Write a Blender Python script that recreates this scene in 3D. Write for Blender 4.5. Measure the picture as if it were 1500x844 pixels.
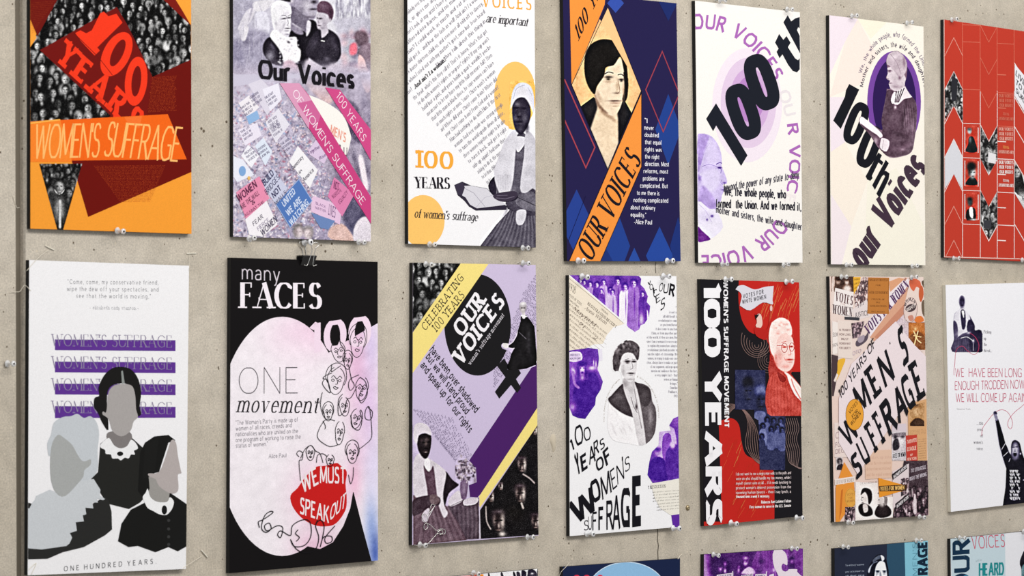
import bpy, math, re, random
import numpy as np
from mathutils import Vector, Matrix
from mathutils.geometry import tessellate_polygon
for o in list(bpy.data.objects): bpy.data.objects.remove(o)
SC = bpy.context.scene; COL = SC.collection

# ---------------------------------------------------------------- camera
DIST = 3.212; CZ = 1.55; T = .0076        # camera to the posters' front plane; camera height; board thickness
YAW, PITCH, ROLL, FPX = math.radians(46.38), math.radians(1.04), math.radians(-.34), 4340.0
cy_, sy_ = math.cos(YAW), math.sin(YAW); cp_, sp_ = math.cos(PITCH), math.sin(PITCH); cr_, sr_ = math.cos(ROLL), math.sin(ROLL)
FW = np.array([sy_*cp_, cy_*cp_, sp_]); R0 = np.array([cy_, -sy_, 0.]); U0 = np.cross(R0, FW)
RT = cr_*R0+sr_*U0; UP = -sr_*R0+cr_*U0
CAM = np.array([0., -DIST-T, CZ])
cam = bpy.data.cameras.new('camera'); camo = bpy.data.objects.new('camera', cam); COL.objects.link(camo)
cam.sensor_width = 36; cam.lens = 36*FPX/1500; cam.clip_start = .1; cam.clip_end = 60
camo.matrix_world = Matrix(((RT[0], UP[0], -FW[0], CAM[0]), (RT[1], UP[1], -FW[1], CAM[1]), (RT[2], UP[2], -FW[2], CAM[2]), (0, 0, 0, 1)))
cam.dof.use_dof = True; cam.dof.focus_distance = 4.95; cam.dof.aperture_fstop = 15
SC.camera = camo

# ---------------------------------------------------------------- light
w = bpy.data.worlds.new('world'); SC.world = w; w.use_nodes = True
bg = w.node_tree.nodes['Background']; bg.inputs[0].default_value = (.93, .96, 1, 1); bg.inputs[1].default_value = .62
def area(name, loc, target, sx, sy, power, col):
    l = bpy.data.lights.new(name, 'AREA'); l.shape = 'RECTANGLE'; l.size = sx; l.size_y = sy; l.energy = power; l.color = col
    o = bpy.data.objects.new(name, l); COL.objects.link(o); o.location = loc
    o.rotation_euler = (Vector(target)-Vector(loc)).to_track_quat('-Z', 'Y').to_euler(); return o
area('ceiling_light', (3.3, -2.3, 3.4), (3.3, 0, 1.4), 4.6, .8, 112, (1, .97, .93))
area('window_light', (8.2, -3.6, 2.2), (4.0, 0, 1.5), 2.4, 2.2, 26, (.97, .98, 1))
SC.view_settings.view_transform = 'Standard'; SC.view_settings.look = 'None'; SC.view_settings.gamma = 1
SC.view_settings.exposure = -0.28

# ---------------------------------------------------------------- geometry of the wall plane
def P(x, y, Y=-T):
    """photo pixel -> point on the plane Y"""
    d = FW*FPX+RT*(x-750)+UP*(422-y)
    t = (Y-CAM[1])/d[1]
    return CAM+d*t
def Pn(xy, Y=-T):
    xy = np.asarray(xy, float)
    d = FW[None]*FPX+RT[None]*(xy[:, :1]-750)+UP[None]*(422-xy[:, 1:2])
    return CAM[None]+d*((Y-CAM[1])/d[:, 1:2])
def proj(p):
    d = np.array(p)-CAM
    return (750+FPX*(d@RT)/(d@FW), 422-FPX*(d@UP)/(d@FW))
def lin(v):
    v = np.asarray(v, float)
    return np.where(v <= .04045, v/12.92, ((v+.055)/1.055)**2.4)
def hx(c):
    if isinstance(c, str): return np.array([int(c[i:i+2], 16)/255 for i in (0, 2, 4)])
    if isinstance(c, (int, float)): return np.array([c, c, c], float)
    return np.array(c, float)

def mat(name, col=(.8, .8, .8), rough=.5, **k):
    m = bpy.data.materials.new(name); m.use_nodes = True; b = m.node_tree.nodes['Principled BSDF']
    b.inputs['Base Color'].default_value = (*col, 1); b.inputs['Roughness'].default_value = rough
    for a, v in k.items(): b.inputs[a.replace('_', ' ')].default_value = v
    return m
def nd(m, t, **k):
    n = m.node_tree.nodes.new(t)
    for a, v in k.items(): setattr(n, a, v)
    return n
# printed ink: the flat colours of the artwork come from a mesh attribute, the paper grain from noise
M_INK = mat('printed_ink', rough=.52); M_INK.node_tree.nodes['Principled BSDF'].inputs['Specular IOR Level'].default_value = .03
_l = M_INK.node_tree.links; _b = M_INK.node_tree.nodes['Principled BSDF']
_a = nd(M_INK, 'ShaderNodeAttribute', attribute_name='ink'); _n = nd(M_INK, 'ShaderNodeTexNoise'); _n.inputs['Scale'].default_value = 900; _n.inputs['Detail'].default_value = 3
_tc = nd(M_INK, 'ShaderNodeTexCoord'); _l.new(_tc.outputs['Object'], _n.inputs['Vector'])
_r = nd(M_INK, 'ShaderNodeMapRange'); _r.inputs[3].default_value = .8; _r.inputs[4].default_value = 1.14; _l.new(_n.outputs[0], _r.inputs[0])
_x = nd(M_INK, 'ShaderNodeMix', data_type='RGBA', blend_type='MULTIPLY'); _x.inputs[0].default_value = 1
_l.new(_a.outputs['Color'], _x.inputs[6]); _l.new(_r.outputs[0], _x.inputs[7]); _l.new(_x.outputs[2], _b.inputs['Base Color'])
_bp = nd(M_INK, 'ShaderNodeBump'); _bp.inputs[0].default_value = .06; _bp.inputs[1].default_value = .0005; _l.new(_n.outputs[0], _bp.inputs['Height']); _l.new(_bp.outputs[0], _b.inputs['Normal'])
M_BLACKFOAM = mat('black_foam', (.006, .006, .007), .8)
M_WHITEFOAM = mat('white_foam', (.72, .68, .58), .8)
M_CLEAR = mat('clear_plastic', (.97, .97, .97), .08, Transmission_Weight=.4, IOR=1.49)
M_FROST = mat('frosted_plastic', (.88, .88, .89), .2, Transmission_Weight=.12, IOR=1.49)
M_STEEL = mat('steel', (.75, .74, .7), .25, Metallic=1.0)
M_BRASS = mat('dull_brass', (.45, .36, .22), .4, Metallic=1.0)
M_CLIP = mat('black_clip_paint', (.012, .012, .013), .35)
M_THREAD = mat('pale_nylon', (.78, .72, .6), .4)

def mesh_obj(name, V, F, m, parent=None, cols=None, smooth=False, loc=(0, 0, 0)):
    me = bpy.data.meshes.new(name); me.from_pydata([tuple(v) for v in V], [], F); me.materials.append(m)
    if cols is not None:
        a = me.attributes.new('ink', 'FLOAT_COLOR', 'POINT'); c = np.ones((len(V), 4), np.float32); c[:, :3] = cols
        a.data.foreach_set('color', c.ravel())
    if smooth: me.polygons.foreach_set('use_smooth', [True]*len(me.polygons))
    o = bpy.data.objects.new(name, me); COL.objects.link(o); o.location = loc
    if parent: o.parent = parent
    return o
def tag(o, label, cat, group=None):
    o['label'] = label; o['category'] = cat
    if group: o['group'] = group
    return o
# ---------------------------------------------------------------- lettering
# Stroke skeletons: cap height 1, x-height .66.  M move, L line, A arc (cx cy rx ry a0 a1); '-' marks a hairline stroke.
GL = {
'A': (.78, "-M0 0L.39 1|ML.39 1L.78 0|-M.15 .34L.63 .34"),
'B': (.58, "M0 0L0 1|M0 1L.28 1A.28 .765 .24 .235 90 -90L0 .53|M.28 .53A.3 .265 .28 .265 90 -90L0 0"),
'C': (.74, "M.72 .78A.42 .5 .42 .5 40 320"),
'D': (.7, "M0 0L0 1|M0 1L.25 1A.25 .5 .45 .5 90 -90L0 0"),
'E': (.52, "M0 0L0 1|-M0 1L.5 1|-M0 .52L.42 .52|-M0 0L.52 0"),
'F': (.5, "M0 0L0 1|-M0 1L.5 1|-M0 .52L.42 .52"),
'G': (.78, "M.72 .8A.42 .5 .42 .5 42 300L.72 .09L.72 .45|-M.45 .45L.74 .45"),
'H': (.68, "M0 0L0 1|M.68 0L.68 1|-M0 .52L.68 .52"),
'I': (.02, "M.01 0L.01 1"),
'J': (.34, "M.32 1L.32 .22A.12 .22 .2 .22 0 -110"),
'K': (.64, "M0 0L0 1|-M.6 1L.02 .4|M.2 .57L.64 0"),
'L': (.48, "M0 0L0 1|-M0 0L.48 0"),
'M': (.86, "-M0 0L.04 1|M.04 1L.43 .1|-M.43 .1L.82 1|M.82 1L.86 0"),
'N': (.7, "-M0 0L0 1|M0 1L.7 0|-M.7 0L.7 1"),
'O': (.84, "A.42 .5 .42 .5 90 450"),
'P': (.56, "M0 0L0 1|M0 1L.27 1A.27 .74 .27 .26 90 -90L0 .48"),
'Q': (.84, "A.42 .5 .42 .5 90 450|M.45 .2L.8 -.12"),
'R': (.6, "M0 0L0 1|M0 1L.27 1A.27 .75 .26 .25 90 -90L0 .5|M.27 .5L.62 0"),
'S': (.54, "M.5 .83A.28 .75 .22 .25 25 180A.28 .75 .22 .25 180 245L.35 .49A.27 .26 .26 .26 65 -90A.27 .26 .27 .26 -90 -155"),
'T': (.64, "M.32 0L.32 1|-M0 1L.64 1"),
'U': (.68, "M0 1L0 .32A.34 .32 .34 .32 180 360|-M.68 .32L.68 1"),
'V': (.74, "M0 1L.37 0|-M.37 0L.74 1"),
'W': (1.06, "M0 1L.28 0|-M.28 0L.53 .95|M.53 .95L.8 0|-M.8 0L1.06 1"),
'X': (.68, "M0 1L.68 0|-M0 0L.66 1"),
'Y': (.66, "M0 1L.33 .48|-M.33 .48L.66 1|M.33 .5L.33 0"),
'Z': (.6, "-M0 1L.58 1|M.58 1L0 0|-M0 0L.6 0"),
'a': (.44, "M.03 .55A.22 .46 .2 .2 140 0L.42 0|M.42 .38A.2 .19 .2 .19 90 360"),
'b': (.48, "M0 1L0 0|A.24 .33 .24 .33 180 540"),
'c': (.44, "M.43 .52A.25 .33 .25 .33 42 318"),
'd': (.48, "M.48 1L.48 0|A.24 .33 .24 .33 0 360"),
'e': (.46, "M.01 .36L.46 .36A.235 .33 .235 .33 5 318"),
'f': (.3, "M.14 0L.14 .8A.3 .8 .16 .2 180 80|-M0 .62L.3 .62"),
'g': (.46, "A.23 .36 .22 .3 0 360|M.46 .66L.46 0A.23 0 .23 .25 0 -140"),
'h': (.46, "M0 1L0 0|M0 .4A.23 .4 .23 .26 180 0L.46 0"),
'i': (.02, "M.01 .66L.01 0|M.01 .86L.01 .96"),
'j': (.1, "M.1 .66L.1 -.1A0 -.08 .1 .17 0 -90|M.1 .86L.1 .96"),
'k': (.44, "M0 1L0 0|-M.4 .66L.02 .28|M.14 .4L.44 0"),
'l': (.02, "M.01 1L.01 0"),
'm': (.78, "M0 .66L0 0|M0 .42A.195 .42 .195 .24 180 0L.39 0|M.39 .42A.585 .42 .195 .24 180 0L.78 0"),
'n': (.46, "M0 .66L0 0|M0 .4A.23 .4 .23 .26 180 0L.46 0"),
'o': (.5, "A.25 .33 .25 .33 90 450"),
'p': (.48, "M0 .66L0 -.28|A.24 .33 .24 .33 180 540"),
'q': (.48, "M.48 .66L.48 -.28|A.24 .33 .24 .33 0 360"),
'r': (.3, "M0 .66L0 0|M0 .4A.22 .42 .22 .24 180 60"),
's': (.36, "M.34 .55A.18 .49 .16 .17 30 240L.24 .32A.18 .17 .17 .17 60 -150"),
't': (.3, "M.13 .86L.13 .14A.27 .14 .14 .14 180 270|-M0 .62L.3 .62"),
'u': (.46, "M0 .66L0 .24A.22 .24 .22 .24 180 350|M.46 .66L.46 0"),
'v': (.46, "M0 .66L.23 0|-M.23 0L.46 .66"),
'w': (.72, "M0 .66L.19 0|-M.19 0L.36 .62|M.36 .62L.54 0|-M.54 0L.72 .66"),
'x': (.44, "M0 .66L.44 0|-M0 0L.43 .66"),
'y': (.46, "M0 .66L.24 0|-M.46 .66L.2 -.14A.08 -.12 .12 .14 -20 -100"),
'z': (.4, "-M0 .66L.38 .66|M.38 .66L0 0|-M0 0L.4 0"),
'0': (.56, "A.28 .5 .28 .5 90 450"),
'1': (.24, "M.2 0L.2 1|-M.2 1L0 .82"),
'2': (.52, "M.02 .76A.26 .74 .24 .26 170 -30L0 0|-M0 0L.52 0"),
'3': (.52, "M.04 .82A.26 .76 .22 .24 155 -90|M.26 .52A.26 .26 .25 .26 90 -155"),
'8': (.52, "A.26 .76 .22 .24 90 450|A.26 .26 .26 .26 90 450"),
'9': (.52, "A.27 .7 .24 .3 0 360|M.51 .7A.2 .6 .31 .6 0 -75"),
'.': (.06, "M.03 0L.03 .1"), ',': (.06, "M.04 .1L0 -.12"), "'": (.04, "M.02 1L.02 .74"),
'"': (.16, "M.02 1L.02 .76|M.14 1L.14 .76"), '-': (.26, "-M0 .34L.26 .34"),
'?': (.42, "M.02 .78A.21 .76 .2 .24 170 -60L.2 .28|M.2 0L.2 .1"), '!': (.06, "M.03 1L.03 .3|M.03 0L.03 .1"),
'$': (.5, "M.46 .83A.26 .75 .2 .2 25 240L.33 .49A.25 .26 .24 .22 65 -155|-M.26 -.1L.26 1.1"),
':': (.06, "M.03 0L.03 .1|M.03 .5L.03 .6"), '&': (.6, "M.6 0L.15 .7A.27 .8 .15 .18 200 -50L.1 .4A.25 .23 .23 .23 130 340L.6 .45"),
}
_gp = {}
def glyph_paths(ch, q):
    k = (ch, q)
    if k in _gp: return _gp[k]
    w, s = GL.get(ch, GL.get(ch.upper(), (.3, "")))
    out = []
    for st in s.split('|'):
        if not st: continue
        thin = st[0] == '-'
        pts = []; closed = False; curved = []
        for c, args in re.findall(r'([MLA])([^MLA]*)', st):
            a = [float(v) for v in args.split()]
            if c in 'ML':
                if a: pts.append((a[0], a[1]))
            else:
                cx, cy, rx, ry, a0, a1 = a
                n = max(3, int(abs(a1-a0)/90*q))
                for i in range(n+1):
                    t = math.radians(a0+(a1-a0)*i/n)
                    p = (cx+rx*math.cos(t), cy+ry*math.sin(t))
                    if not pts or (abs(p[0]-pts[-1][0])+abs(p[1]-pts[-1][1])) > 1e-3: pts.append(p)
                if abs(a1-a0) >= 359 and len(args.split()) and st.lstrip('-').startswith('A'): closed = True
        out.append((thin, closed, pts))
    _gp[k] = (w, out)
    return _gp[k]
# styles: thick stem, hairline, serif (None / 'slab' / 'roman'), slant, tracking, end cap extension
STY = {
 "sans": (.13, .12, None, 0, .2), "light": (.075, .07, None, 0, .24), "hair": (.03, .03, None, 0, .26),
 'bold':   (.2, .17, None, 0, .2),  'black': (.27, .22, None, 0, .2),
 'roman':  (.13, .05, 'roman', 0, .3), 'italic': (.12, .045, 'roman', .25, .2), 'didone': (.17, .035, 'roman', 0, .32),
 'bitalic': (.17, .06, 'roman', .25, .24), 'slab': (.2, .12, 'slab', 0, .42), 'slabl': (.1, .08, 'slab', 0, .36), 'text': (.11, .07, None, 0, .2),
 'brush':  (.12, .06, None, .12, .14), 'mono': (.09, .08, 'slab', 0, .3),
}
def stroke_poly(pts, wfun, closed=False):
    """quads along a polyline, mitred; wfun(dx,dy)->half width"""
    n = len(pts); L = []; Rr = []
    if n < 2: return []
    segs = [(pts[(i+1) % n][0]-pts[i][0], pts[(i+1) % n][1]-pts[i][1]) for i in range(n if closed else n-1)]
    if closed and abs(pts[0][0]-pts[-1][0])+abs(pts[0][1]-pts[-1][1]) < 1e-3:
        return stroke_poly(pts[:-1], wfun, True)
    def nrm(d):
        l = math.hypot(*d) or 1e-9
        return (d[0]/l, d[1]/l)
    D = [nrm(s) for s in segs]
    quads = []
    for i in range(n):
        a = D[(i-1) % len(D)] if (closed or i > 0) else D[0]
        b = D[i % len(D)] if (closed or i < n-1) else D[-1]
        m = (-(a[1]+b[1]), a[0]+b[0]); l = math.hypot(*m)
        if l < .3: m = (-b[1], b[0]); l = 1
        m = (m[0]/l, m[1]/l)
        c = max(.45, m[0]*-b[1]+m[1]*b[0])
        w = (wfun(*a)+wfun(*b))/2/c
        L.append((pts[i][0]+m[0]*w, pts[i][1]+m[1]*w)); Rr.append((pts[i][0]-m[0]*w, pts[i][1]-m[1]*w))
    for i in range(len(segs)):
        j = (i+1) % n
        quads.append([L[i], L[j], Rr[j], Rr[i]])
    return quads
def layout(s, sty='sans', q=4, track=None, wt=1.0):
    """-> list of quads in text units, total width"""
    thick, thin, serif, slant, tr = STY[sty]
    thick *= wt; thin *= wt
    if track is not None: tr = track
    x = thick/2; out = []
    for ch in s:
        if ch == ' ': x += .32+tr*.4; continue
        w, strokes = glyph_paths(ch, q)
        ends = []
        allv = [p for _, _, pts in strokes for p in pts]
        top = 1-thin/2; 
        def fy(y):  # keep outer edges on the cap / base line
            h = thin/2
            if y >= .99: return y-h
            if -.01 <= y <= .01: return y+h
            return y
        for isthin, closed, pts in strokes:
            flat = [(px+x, min(max(py, thin/2), 1-thin/2) if (-.001 <= py <= 1.001) else py) for px, py in pts]
            straight = len(pts) == 2
            if straight:
                dx, dy = pts[1][0]-pts[0][0], pts[1][1]-pts[0][1]
                if abs(dy) > abs(dx)*.5:   # stems keep full height
                    flat = [(px+x, py) for px, py in pts]
                wv = thin if (isthin or abs(dy) < .3*abs(dx)) else thick
                if isthin and serif is None and abs(dy) > .3*abs(dx): wv = thick*.9
                wf = lambda a, b, wv=wv: wv/2
            else:
                wf = lambda a, b: (thin+(thick-thin)*abs(b)**1.3)/2
            out += stroke_poly(flat, wf, closed)
            if serif and not closed:
                for e, nb in ((0, 1), (-1, -2)):
                    px, py = pts[e]; dx, dy = px-pts[nb][0], py-pts[nb][1]
                    joined = sum(1 for v in allv if abs(v[0]-px)+abs(v[1]-py) < .02) > 1
                    if joined and not (len(pts) == 2 and pts[0][0] == pts[1][0] and serif == 'slab'): continue
                    sh = .055 if serif == 'roman' else .13*wt
                    sl = thick/2+(.1 if serif == 'roman' else .13)
                    if abs(dy) > abs(dx)*.5 and len(pts) == 2 or (straight is False and abs(dx) < .02 and (abs(py) < .01 or abs(py-.66) < .01 or abs(py-1) < .01)):
                        if abs(py) < .01 or py < -.2: y0, y1 = py, py+sh
                        elif abs(py-.66) < .02 or abs(py-1) < .01: y0, y1 = py-sh, py
                        else: continue
                        xl = x+px-sl; xr = x+px+sl
                        if ch.islower() and py > .5: xr = x+px+thick/2
                        out.append([(xl, y0), (xr, y0), (xr, y1), (xl, y1)])
                    elif abs(dx) > abs(dy)*2 and len(pts) == 2:
                        hh = .2; s1 = 1 if py < .3 else -1
                        ww = .05 if serif == 'roman' else .1
                        y0, y1 = (py-hh*.4, py+hh*.4) if .3 < py < .9 else (py, py+s1*hh)
                        out.append([(x+px-ww, y0), (x+px, y0), (x+px, y1), (x+px-ww, y1)])
        x += w+tr+thick*.35
    if slant: out = [[(a+slant*b, b) for a, b in qd] for qd in out]
    return out, x-tr
# ---------------------------------------------------------------- poster artwork engine
# The artwork of every poster is digitised on the photograph and laid on the flat front of its own board (homography).
VW = [0, 0, 1.0]
def V(ox, oy, s): VW[:] = [ox, oy, s]
def c2(p): return (VW[0]+p[0]/VW[2], VW[1]+p[1]/VW[2])
def clipconv(pts, cl, cols=None):
    """Sutherland-Hodgman against a convex polygon; pts (x,y[,r,g,b])"""
    out = pts
    for i in range(len(cl)):
        a = cl[i]; b = cl[(i+1) % len(cl)]
        ex, ey = b[0]-a[0], b[1]-a[1]
        def sd(p): return ex*(p[1]-a[1])-ey*(p[0]-a[0])
        inp, out = out, []
        for j in range(len(inp)):
            p, q = inp[j-1], inp[j]; sp, sq = sd(p), sd(q)
            if (sp >= 0) != (sq >= 0):
                t = sp/(sp-sq); out.append(tuple(p[k]+t*(q[k]-p[k]) for k in range(len(p))))
            if sq >= 0: out.append(q)
        if not out: return []
    return out
CUR = None; CLIP = None
class Poster:
    W, H = .2794, .4318
    def __init__(s, label, tl=None, tr=None, br=None, bl=None, paper='F4F2EE', thick=T, group='student posters pinned to the concrete wall', board=M_BLACKFOAM, lift=0):
        global CUR
        g = lambda p: None if p is None else P(*p)
        a, b, c, d = g(tl), g(tr), g(br), g(bl)
        def perp(p, q, L, s=1):   # unit perpendicular of q-p in the wall plane
            e = (q-p)/np.linalg.norm(q-p); return np.array([-e[2], 0, e[0]])*L*s
        if a is None and b is None: a = d+perp(d, c, s.H); b = c+perp(d, c, s.H)
        elif c is None and d is None: d = a-perp(a, b, s.H); c = b-perp(a, b, s.H)
        elif b is None and c is None: b = a+perp(d, a, s.W, -1); c = d+perp(d, a, s.W, -1)
        s.q = [a, b, c, d]; s.px = [proj(p) for p in s.q]     # TL TR BR BL
        s.base = (c+d)/2; s.Y = -T
        e = bpy.data.objects.new('poster', None); COL.objects.link(e); e.location = s.base; e.empty_display_size = .05
        tag(e, label, 'poster', group); s.e = e; s.layer = 0; s.parts = []
        # foam board
        f = [p-s.base for p in s.q]; k = [p+np.array([0, T+ (thick-T)*0 - .0002, 0]) for p in f]
        mesh_obj('foam_board', f+k, [[0, 3, 2, 1], [4, 5, 6, 7], [0, 1, 5, 4], [1, 2, 6, 5], [2, 3, 7, 6], [3, 0, 4, 7]], board, e)
        # the printed sheet, a thin slab glued on the board
        y0, y1 = np.array([0, -.00005, 0]), np.array([0, -.0003, 0])
        ff = [p+y1 for p in f]; kk = [p+y0 for p in f]
        mesh_obj('printed_sheet', ff+kk, [[0, 3, 2, 1], [4, 5, 6, 7], [0, 1, 5, 4], [1, 2, 6, 5], [2, 3, 7, 6], [3, 0, 4, 7]], M_INK, e, cols=np.tile(lin(hx(paper)), (8, 1)))
        s.clip = [tuple(p) for p in s.px]
        CUR = s; s.buf = None
    def part(s, name, label=None):
        s.flush(); s.layer += 1; s.name = name; s.lab = label; s.buf = [[], [], []]; s.nv = 0
    sub = 0; last = None; hold = None
    def up(s): pass
    def kind(s, k):
        k = s.hold or k
        if not (k == 'text' and s.last == 'text'): s.layer += .3
        s.last = k
    def add(s, pts, cols, faces):
        """pts px (n,2), cols (n,3) srgb"""
        V_, F_, C_ = s.buf; n = s.nv; pts = np.asarray(pts, float)
        V_.append(np.column_stack([pts, np.full(len(pts), s.layer+s.sub)])); C_.append(np.asarray(cols, float)); s.nv += len(pts)
        if isinstance(faces, np.ndarray): F_.append((faces[:, ::-1]+n).astype(np.int32)); return
        for f in faces:
            q = pts[f]; x, y = q[:, 0], q[:, 1]
            f = [i+n for i in f]
            if float(x@np.roll(y, -1)-np.roll(x, -1)@y) > 0: f = f[::-1]
            F_.append(f)
    def flush(s):
        if s.buf and s.buf[0]:
            V_, F_, C_ = s.buf; vv = np.concatenate(V_); w_ = Pn(vv[:, :2], -T)-s.base; w_[:, 1] = -.0003-vv[:, 2]*2.2e-5
            idx = []; tot = []
            for f in F_:
                if isinstance(f, np.ndarray): idx.append(f.ravel()); tot.append(np.full(len(f), f.shape[1], np.int32))
                else: idx.append(np.array(f, np.int32)); tot.append(np.array([len(f)], np.int32))
            idx = np.concatenate(idx); tot = np.concatenate(tot)
            me = bpy.data.meshes.new(s.name); me.vertices.add(len(w_)); me.vertices.foreach_set('co', w_.astype(np.float32).ravel())
            me.loops.add(len(idx)); me.loops.foreach_set('vertex_index', idx); me.polygons.add(len(tot))
            me.polygons.foreach_set('loop_start', np.concatenate([[0], np.cumsum(tot)[:-1]]).astype(np.int32)); me.update(calc_edges=True)
            a = me.attributes.new('ink', 'FLOAT_COLOR', 'POINT'); c = np.ones((len(w_), 4), np.float32); c[:, :3] = lin(np.clip(np.concatenate(C_), 0, 1))
            a.data.foreach_set('color', c.ravel()); me.materials.append(M_INK)
            o = bpy.data.objects.new(s.name, me); COL.objects.link(o); o.parent = s.e
            if s.lab: o['label'] = s.lab
            if s.name == 'small_print': o['kind'] = 'stuff'
        s.buf = None
def inside(p, cl):
    for i in range(4):
        a, b = cl[i], cl[(i+1) % 4]
        if (b[0]-a[0])*(p[1]-a[1])-(b[1]-a[1])*(p[0]-a[0]) < 0: return False
    return True
def _emit(polys, col, clip=None):
    """convex px polygons of one colour"""
    col = hx(col); cl = CUR.clip
    CUR.kind('poly')
    for i_, pts in enumerate(polys):
        CUR.sub = (i_ % 13)*.02
        if clip: 
            pts = clipconv([tuple(p) for p in pts], clip)
            if len(pts) < 3: continue
        if not all(inside(p, cl) for p in pts):
            pts = clipconv([tuple(p) for p in pts], cl)
        if len(pts) < 3: continue
        CUR.add(pts, np.tile(col, (len(pts), 1)), [list(range(len(pts)))])
def cw(cl):
    cl = [c2(p) for p in cl]
    a = sum(cl[i][0]*cl[(i+1) % len(cl)][1]-cl[(i+1) % len(cl)][0]*cl[i][1] for i in range(len(cl)))
    return cl if a > 0 else cl[::-1]
def poly(pts, col, up=False, clip=None):
    if up: CUR.up()
    q = [c2(p) for p in pts]
    t = tessellate_polygon([[Vector((x, y, 0)) for x, y in q]])
    _emit([[q[i] for i in tr] for tr in t], col, cw(clip) if clip else None)
def smooth(pts, n=5, closed=True):
    out = []; m = len(pts)
    for i in range(m if closed else m-1):
        p0, p1, p2, p3 = (pts[(i-1) % m], pts[i], pts[(i+1) % m], pts[(i+2) % m]) if closed else (pts[max(i-1, 0)], pts[i], pts[i+1], pts[min(i+2, m-1)])
        for k in range(n):
            t = k/n
            out.append(tuple(.5*(2*p1[j]+(p2[j]-p0[j])*t+(2*p0[j]-5*p1[j]+4*p2[j]-p3[j])*t*t+(3*p1[j]-p0[j]-3*p2[j]+p3[j])*t**3) for j in (0, 1)))
    if not closed: out.append(tuple(pts[-1]))
    return out
def blob(pts, col, up=False, n=4, clip=None): poly(smooth(pts, n), col, up, clip)
def line(pts, w_, col, closed=False, sm=0, up=False, clip=None):
    if up: CUR.up()
    if sm: pts = smooth(pts, sm, closed)
    qs = stroke_poly(pts, lambda a, b: w_/2, closed)
    _emit([[c2(p) for p in q] for q in qs], col, cw(clip) if clip else None)
def ellp(cx, cy, rx, ry, rot=0, n=40, a0=0, a1=360):
    r = math.radians(rot); out = []
    for i in range(n if a1-a0 >= 360 else n+1):
        t = math.radians(a0+(a1-a0)*i/n); x, y = rx*math.cos(t), ry*math.sin(t)
        out.append((cx+x*math.cos(r)-y*math.sin(r), cy+x*math.sin(r)+y*math.cos(r)))
    return out
def ell(cx, cy, rx, ry, col, rot=0, up=False, n=40, clip=None): poly(ellp(cx, cy, rx, ry, rot, n), col, up, clip)
def TX(s, p0, p1, h, col, sty='sans', cond=1, wt=1, up=False, q=4, track=None, clip=None):
    """text from p0 to p1 along the baseline; h = height (true vertical of the wall) or an explicit up vector"""
    if up: CUR.up()
    old = STY[sty]
    qs, wd = layout_c(s, sty, q, track, wt, cond)
    dx, dy = p1[0]-p0[0], p1[1]-p0[1]
    if isinstance(h, (int, float)):
        a, b = P(*c2(p0)), P(*c2(p1)); e = (b-a)/np.linalg.norm(b-a); n = np.array([-e[2], 0, e[0]])
        m = (a+b)/2; z0, z1 = proj(m), proj(m+n*.01); vv = proj(m+np.array([0, 0, .01]))
        k = abs(vv[1]-z0[1])/.01/1000   # px per mm vertical
        L = h/VW[2]/k/1000
        z1 = proj(m+n*L); ux, uy = (z1[0]-z0[0])*VW[2], (z1[1]-z0[1])*VW[2]
    else: ux, uy = h
    f = lambda a, b: c2((p0[0]+dx*a/wd+ux*b, p0[1]+dy*a/wd+uy*b))
    CUR.hold = 'text'; _emit([[f(a, b) for a, b in qd] for qd in qs], col, cw(clip) if clip else None); CUR.hold = None
def layout_c(s, sty, q, track, wt, cond):
    if cond == 1: return layout(s, sty, q, track, wt)
    global _gp
    save = {}
    for ch in set(s):
        if ch == ' ': continue
        w_, st = glyph_paths(ch, q); save[(ch, q)] = _gp[(ch, q)]
        _gp[(ch, q)] = (w_*cond, [(a, b, [(x*cond, y) for x, y in pts]) for a, b, pts in st])
    r = layout(s, sty, q, track if track is not None else STY[sty][4]*max(cond, .6), wt)
    _gp.update(save); return r
def ARC(s, cx, cy, rx, ry, a0, a1, h, col, sty='sans', wt=1, q=3, cond=1, inward=False, hx_=None):
    """text along an ellipse from angle a0 to a1 (degrees, y down); letters stand outward"""
    adv = []; tot = 0
    thick, thin, serif, slant, tr = STY[sty]
    for ch in s:
        a = (.3 if ch == ' ' else GL.get(ch, GL.get(ch.upper(), (.3, "")))[0]*cond)+tr+thick*.35; adv.append((tot, a, ch)); tot += a
    for st, a, ch in adv:
        if ch == ' ': continue
        qs, wd = layout_c(ch, sty, q, None, wt, cond)
        t = math.radians(a0+(a1-a0)*(st+a/2)/tot); d = 1 if a1 > a0 else -1
        x, y = cx+rx*math.cos(t), cy+ry*math.sin(t)
        tx, ty = -rx*math.sin(t)*d, ry*math.cos(t)*d; sp = math.hypot(tx, ty)
        step = sp*abs(math.radians(a1-a0))/tot; tx, ty = tx/sp, ty/sp
        nx, ny = ty, -tx
        fx = (rx/ry) if rx < ry else 1
        hh = h*math.hypot(nx*fx, ny)
        f = lambda u, v: c2((x+tx*(u-wd/2)*step+nx*v*hh, y+ty*(u-wd/2)*step+ny*v*hh))
        CUR.hold = 'text'; _emit([[f(u, v) for u, v in qd] for qd in qs], col); CUR.hold = None
WORDS = "we the women of this nation ask for equal rights and a voice in the law that governs us all because no people is free while half of them are silent".split()
def filler(n, rnd):
    s = ''
    while len(s) < n: s += rnd.choice(WORDS)+' '
    return s[:n].strip()
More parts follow.
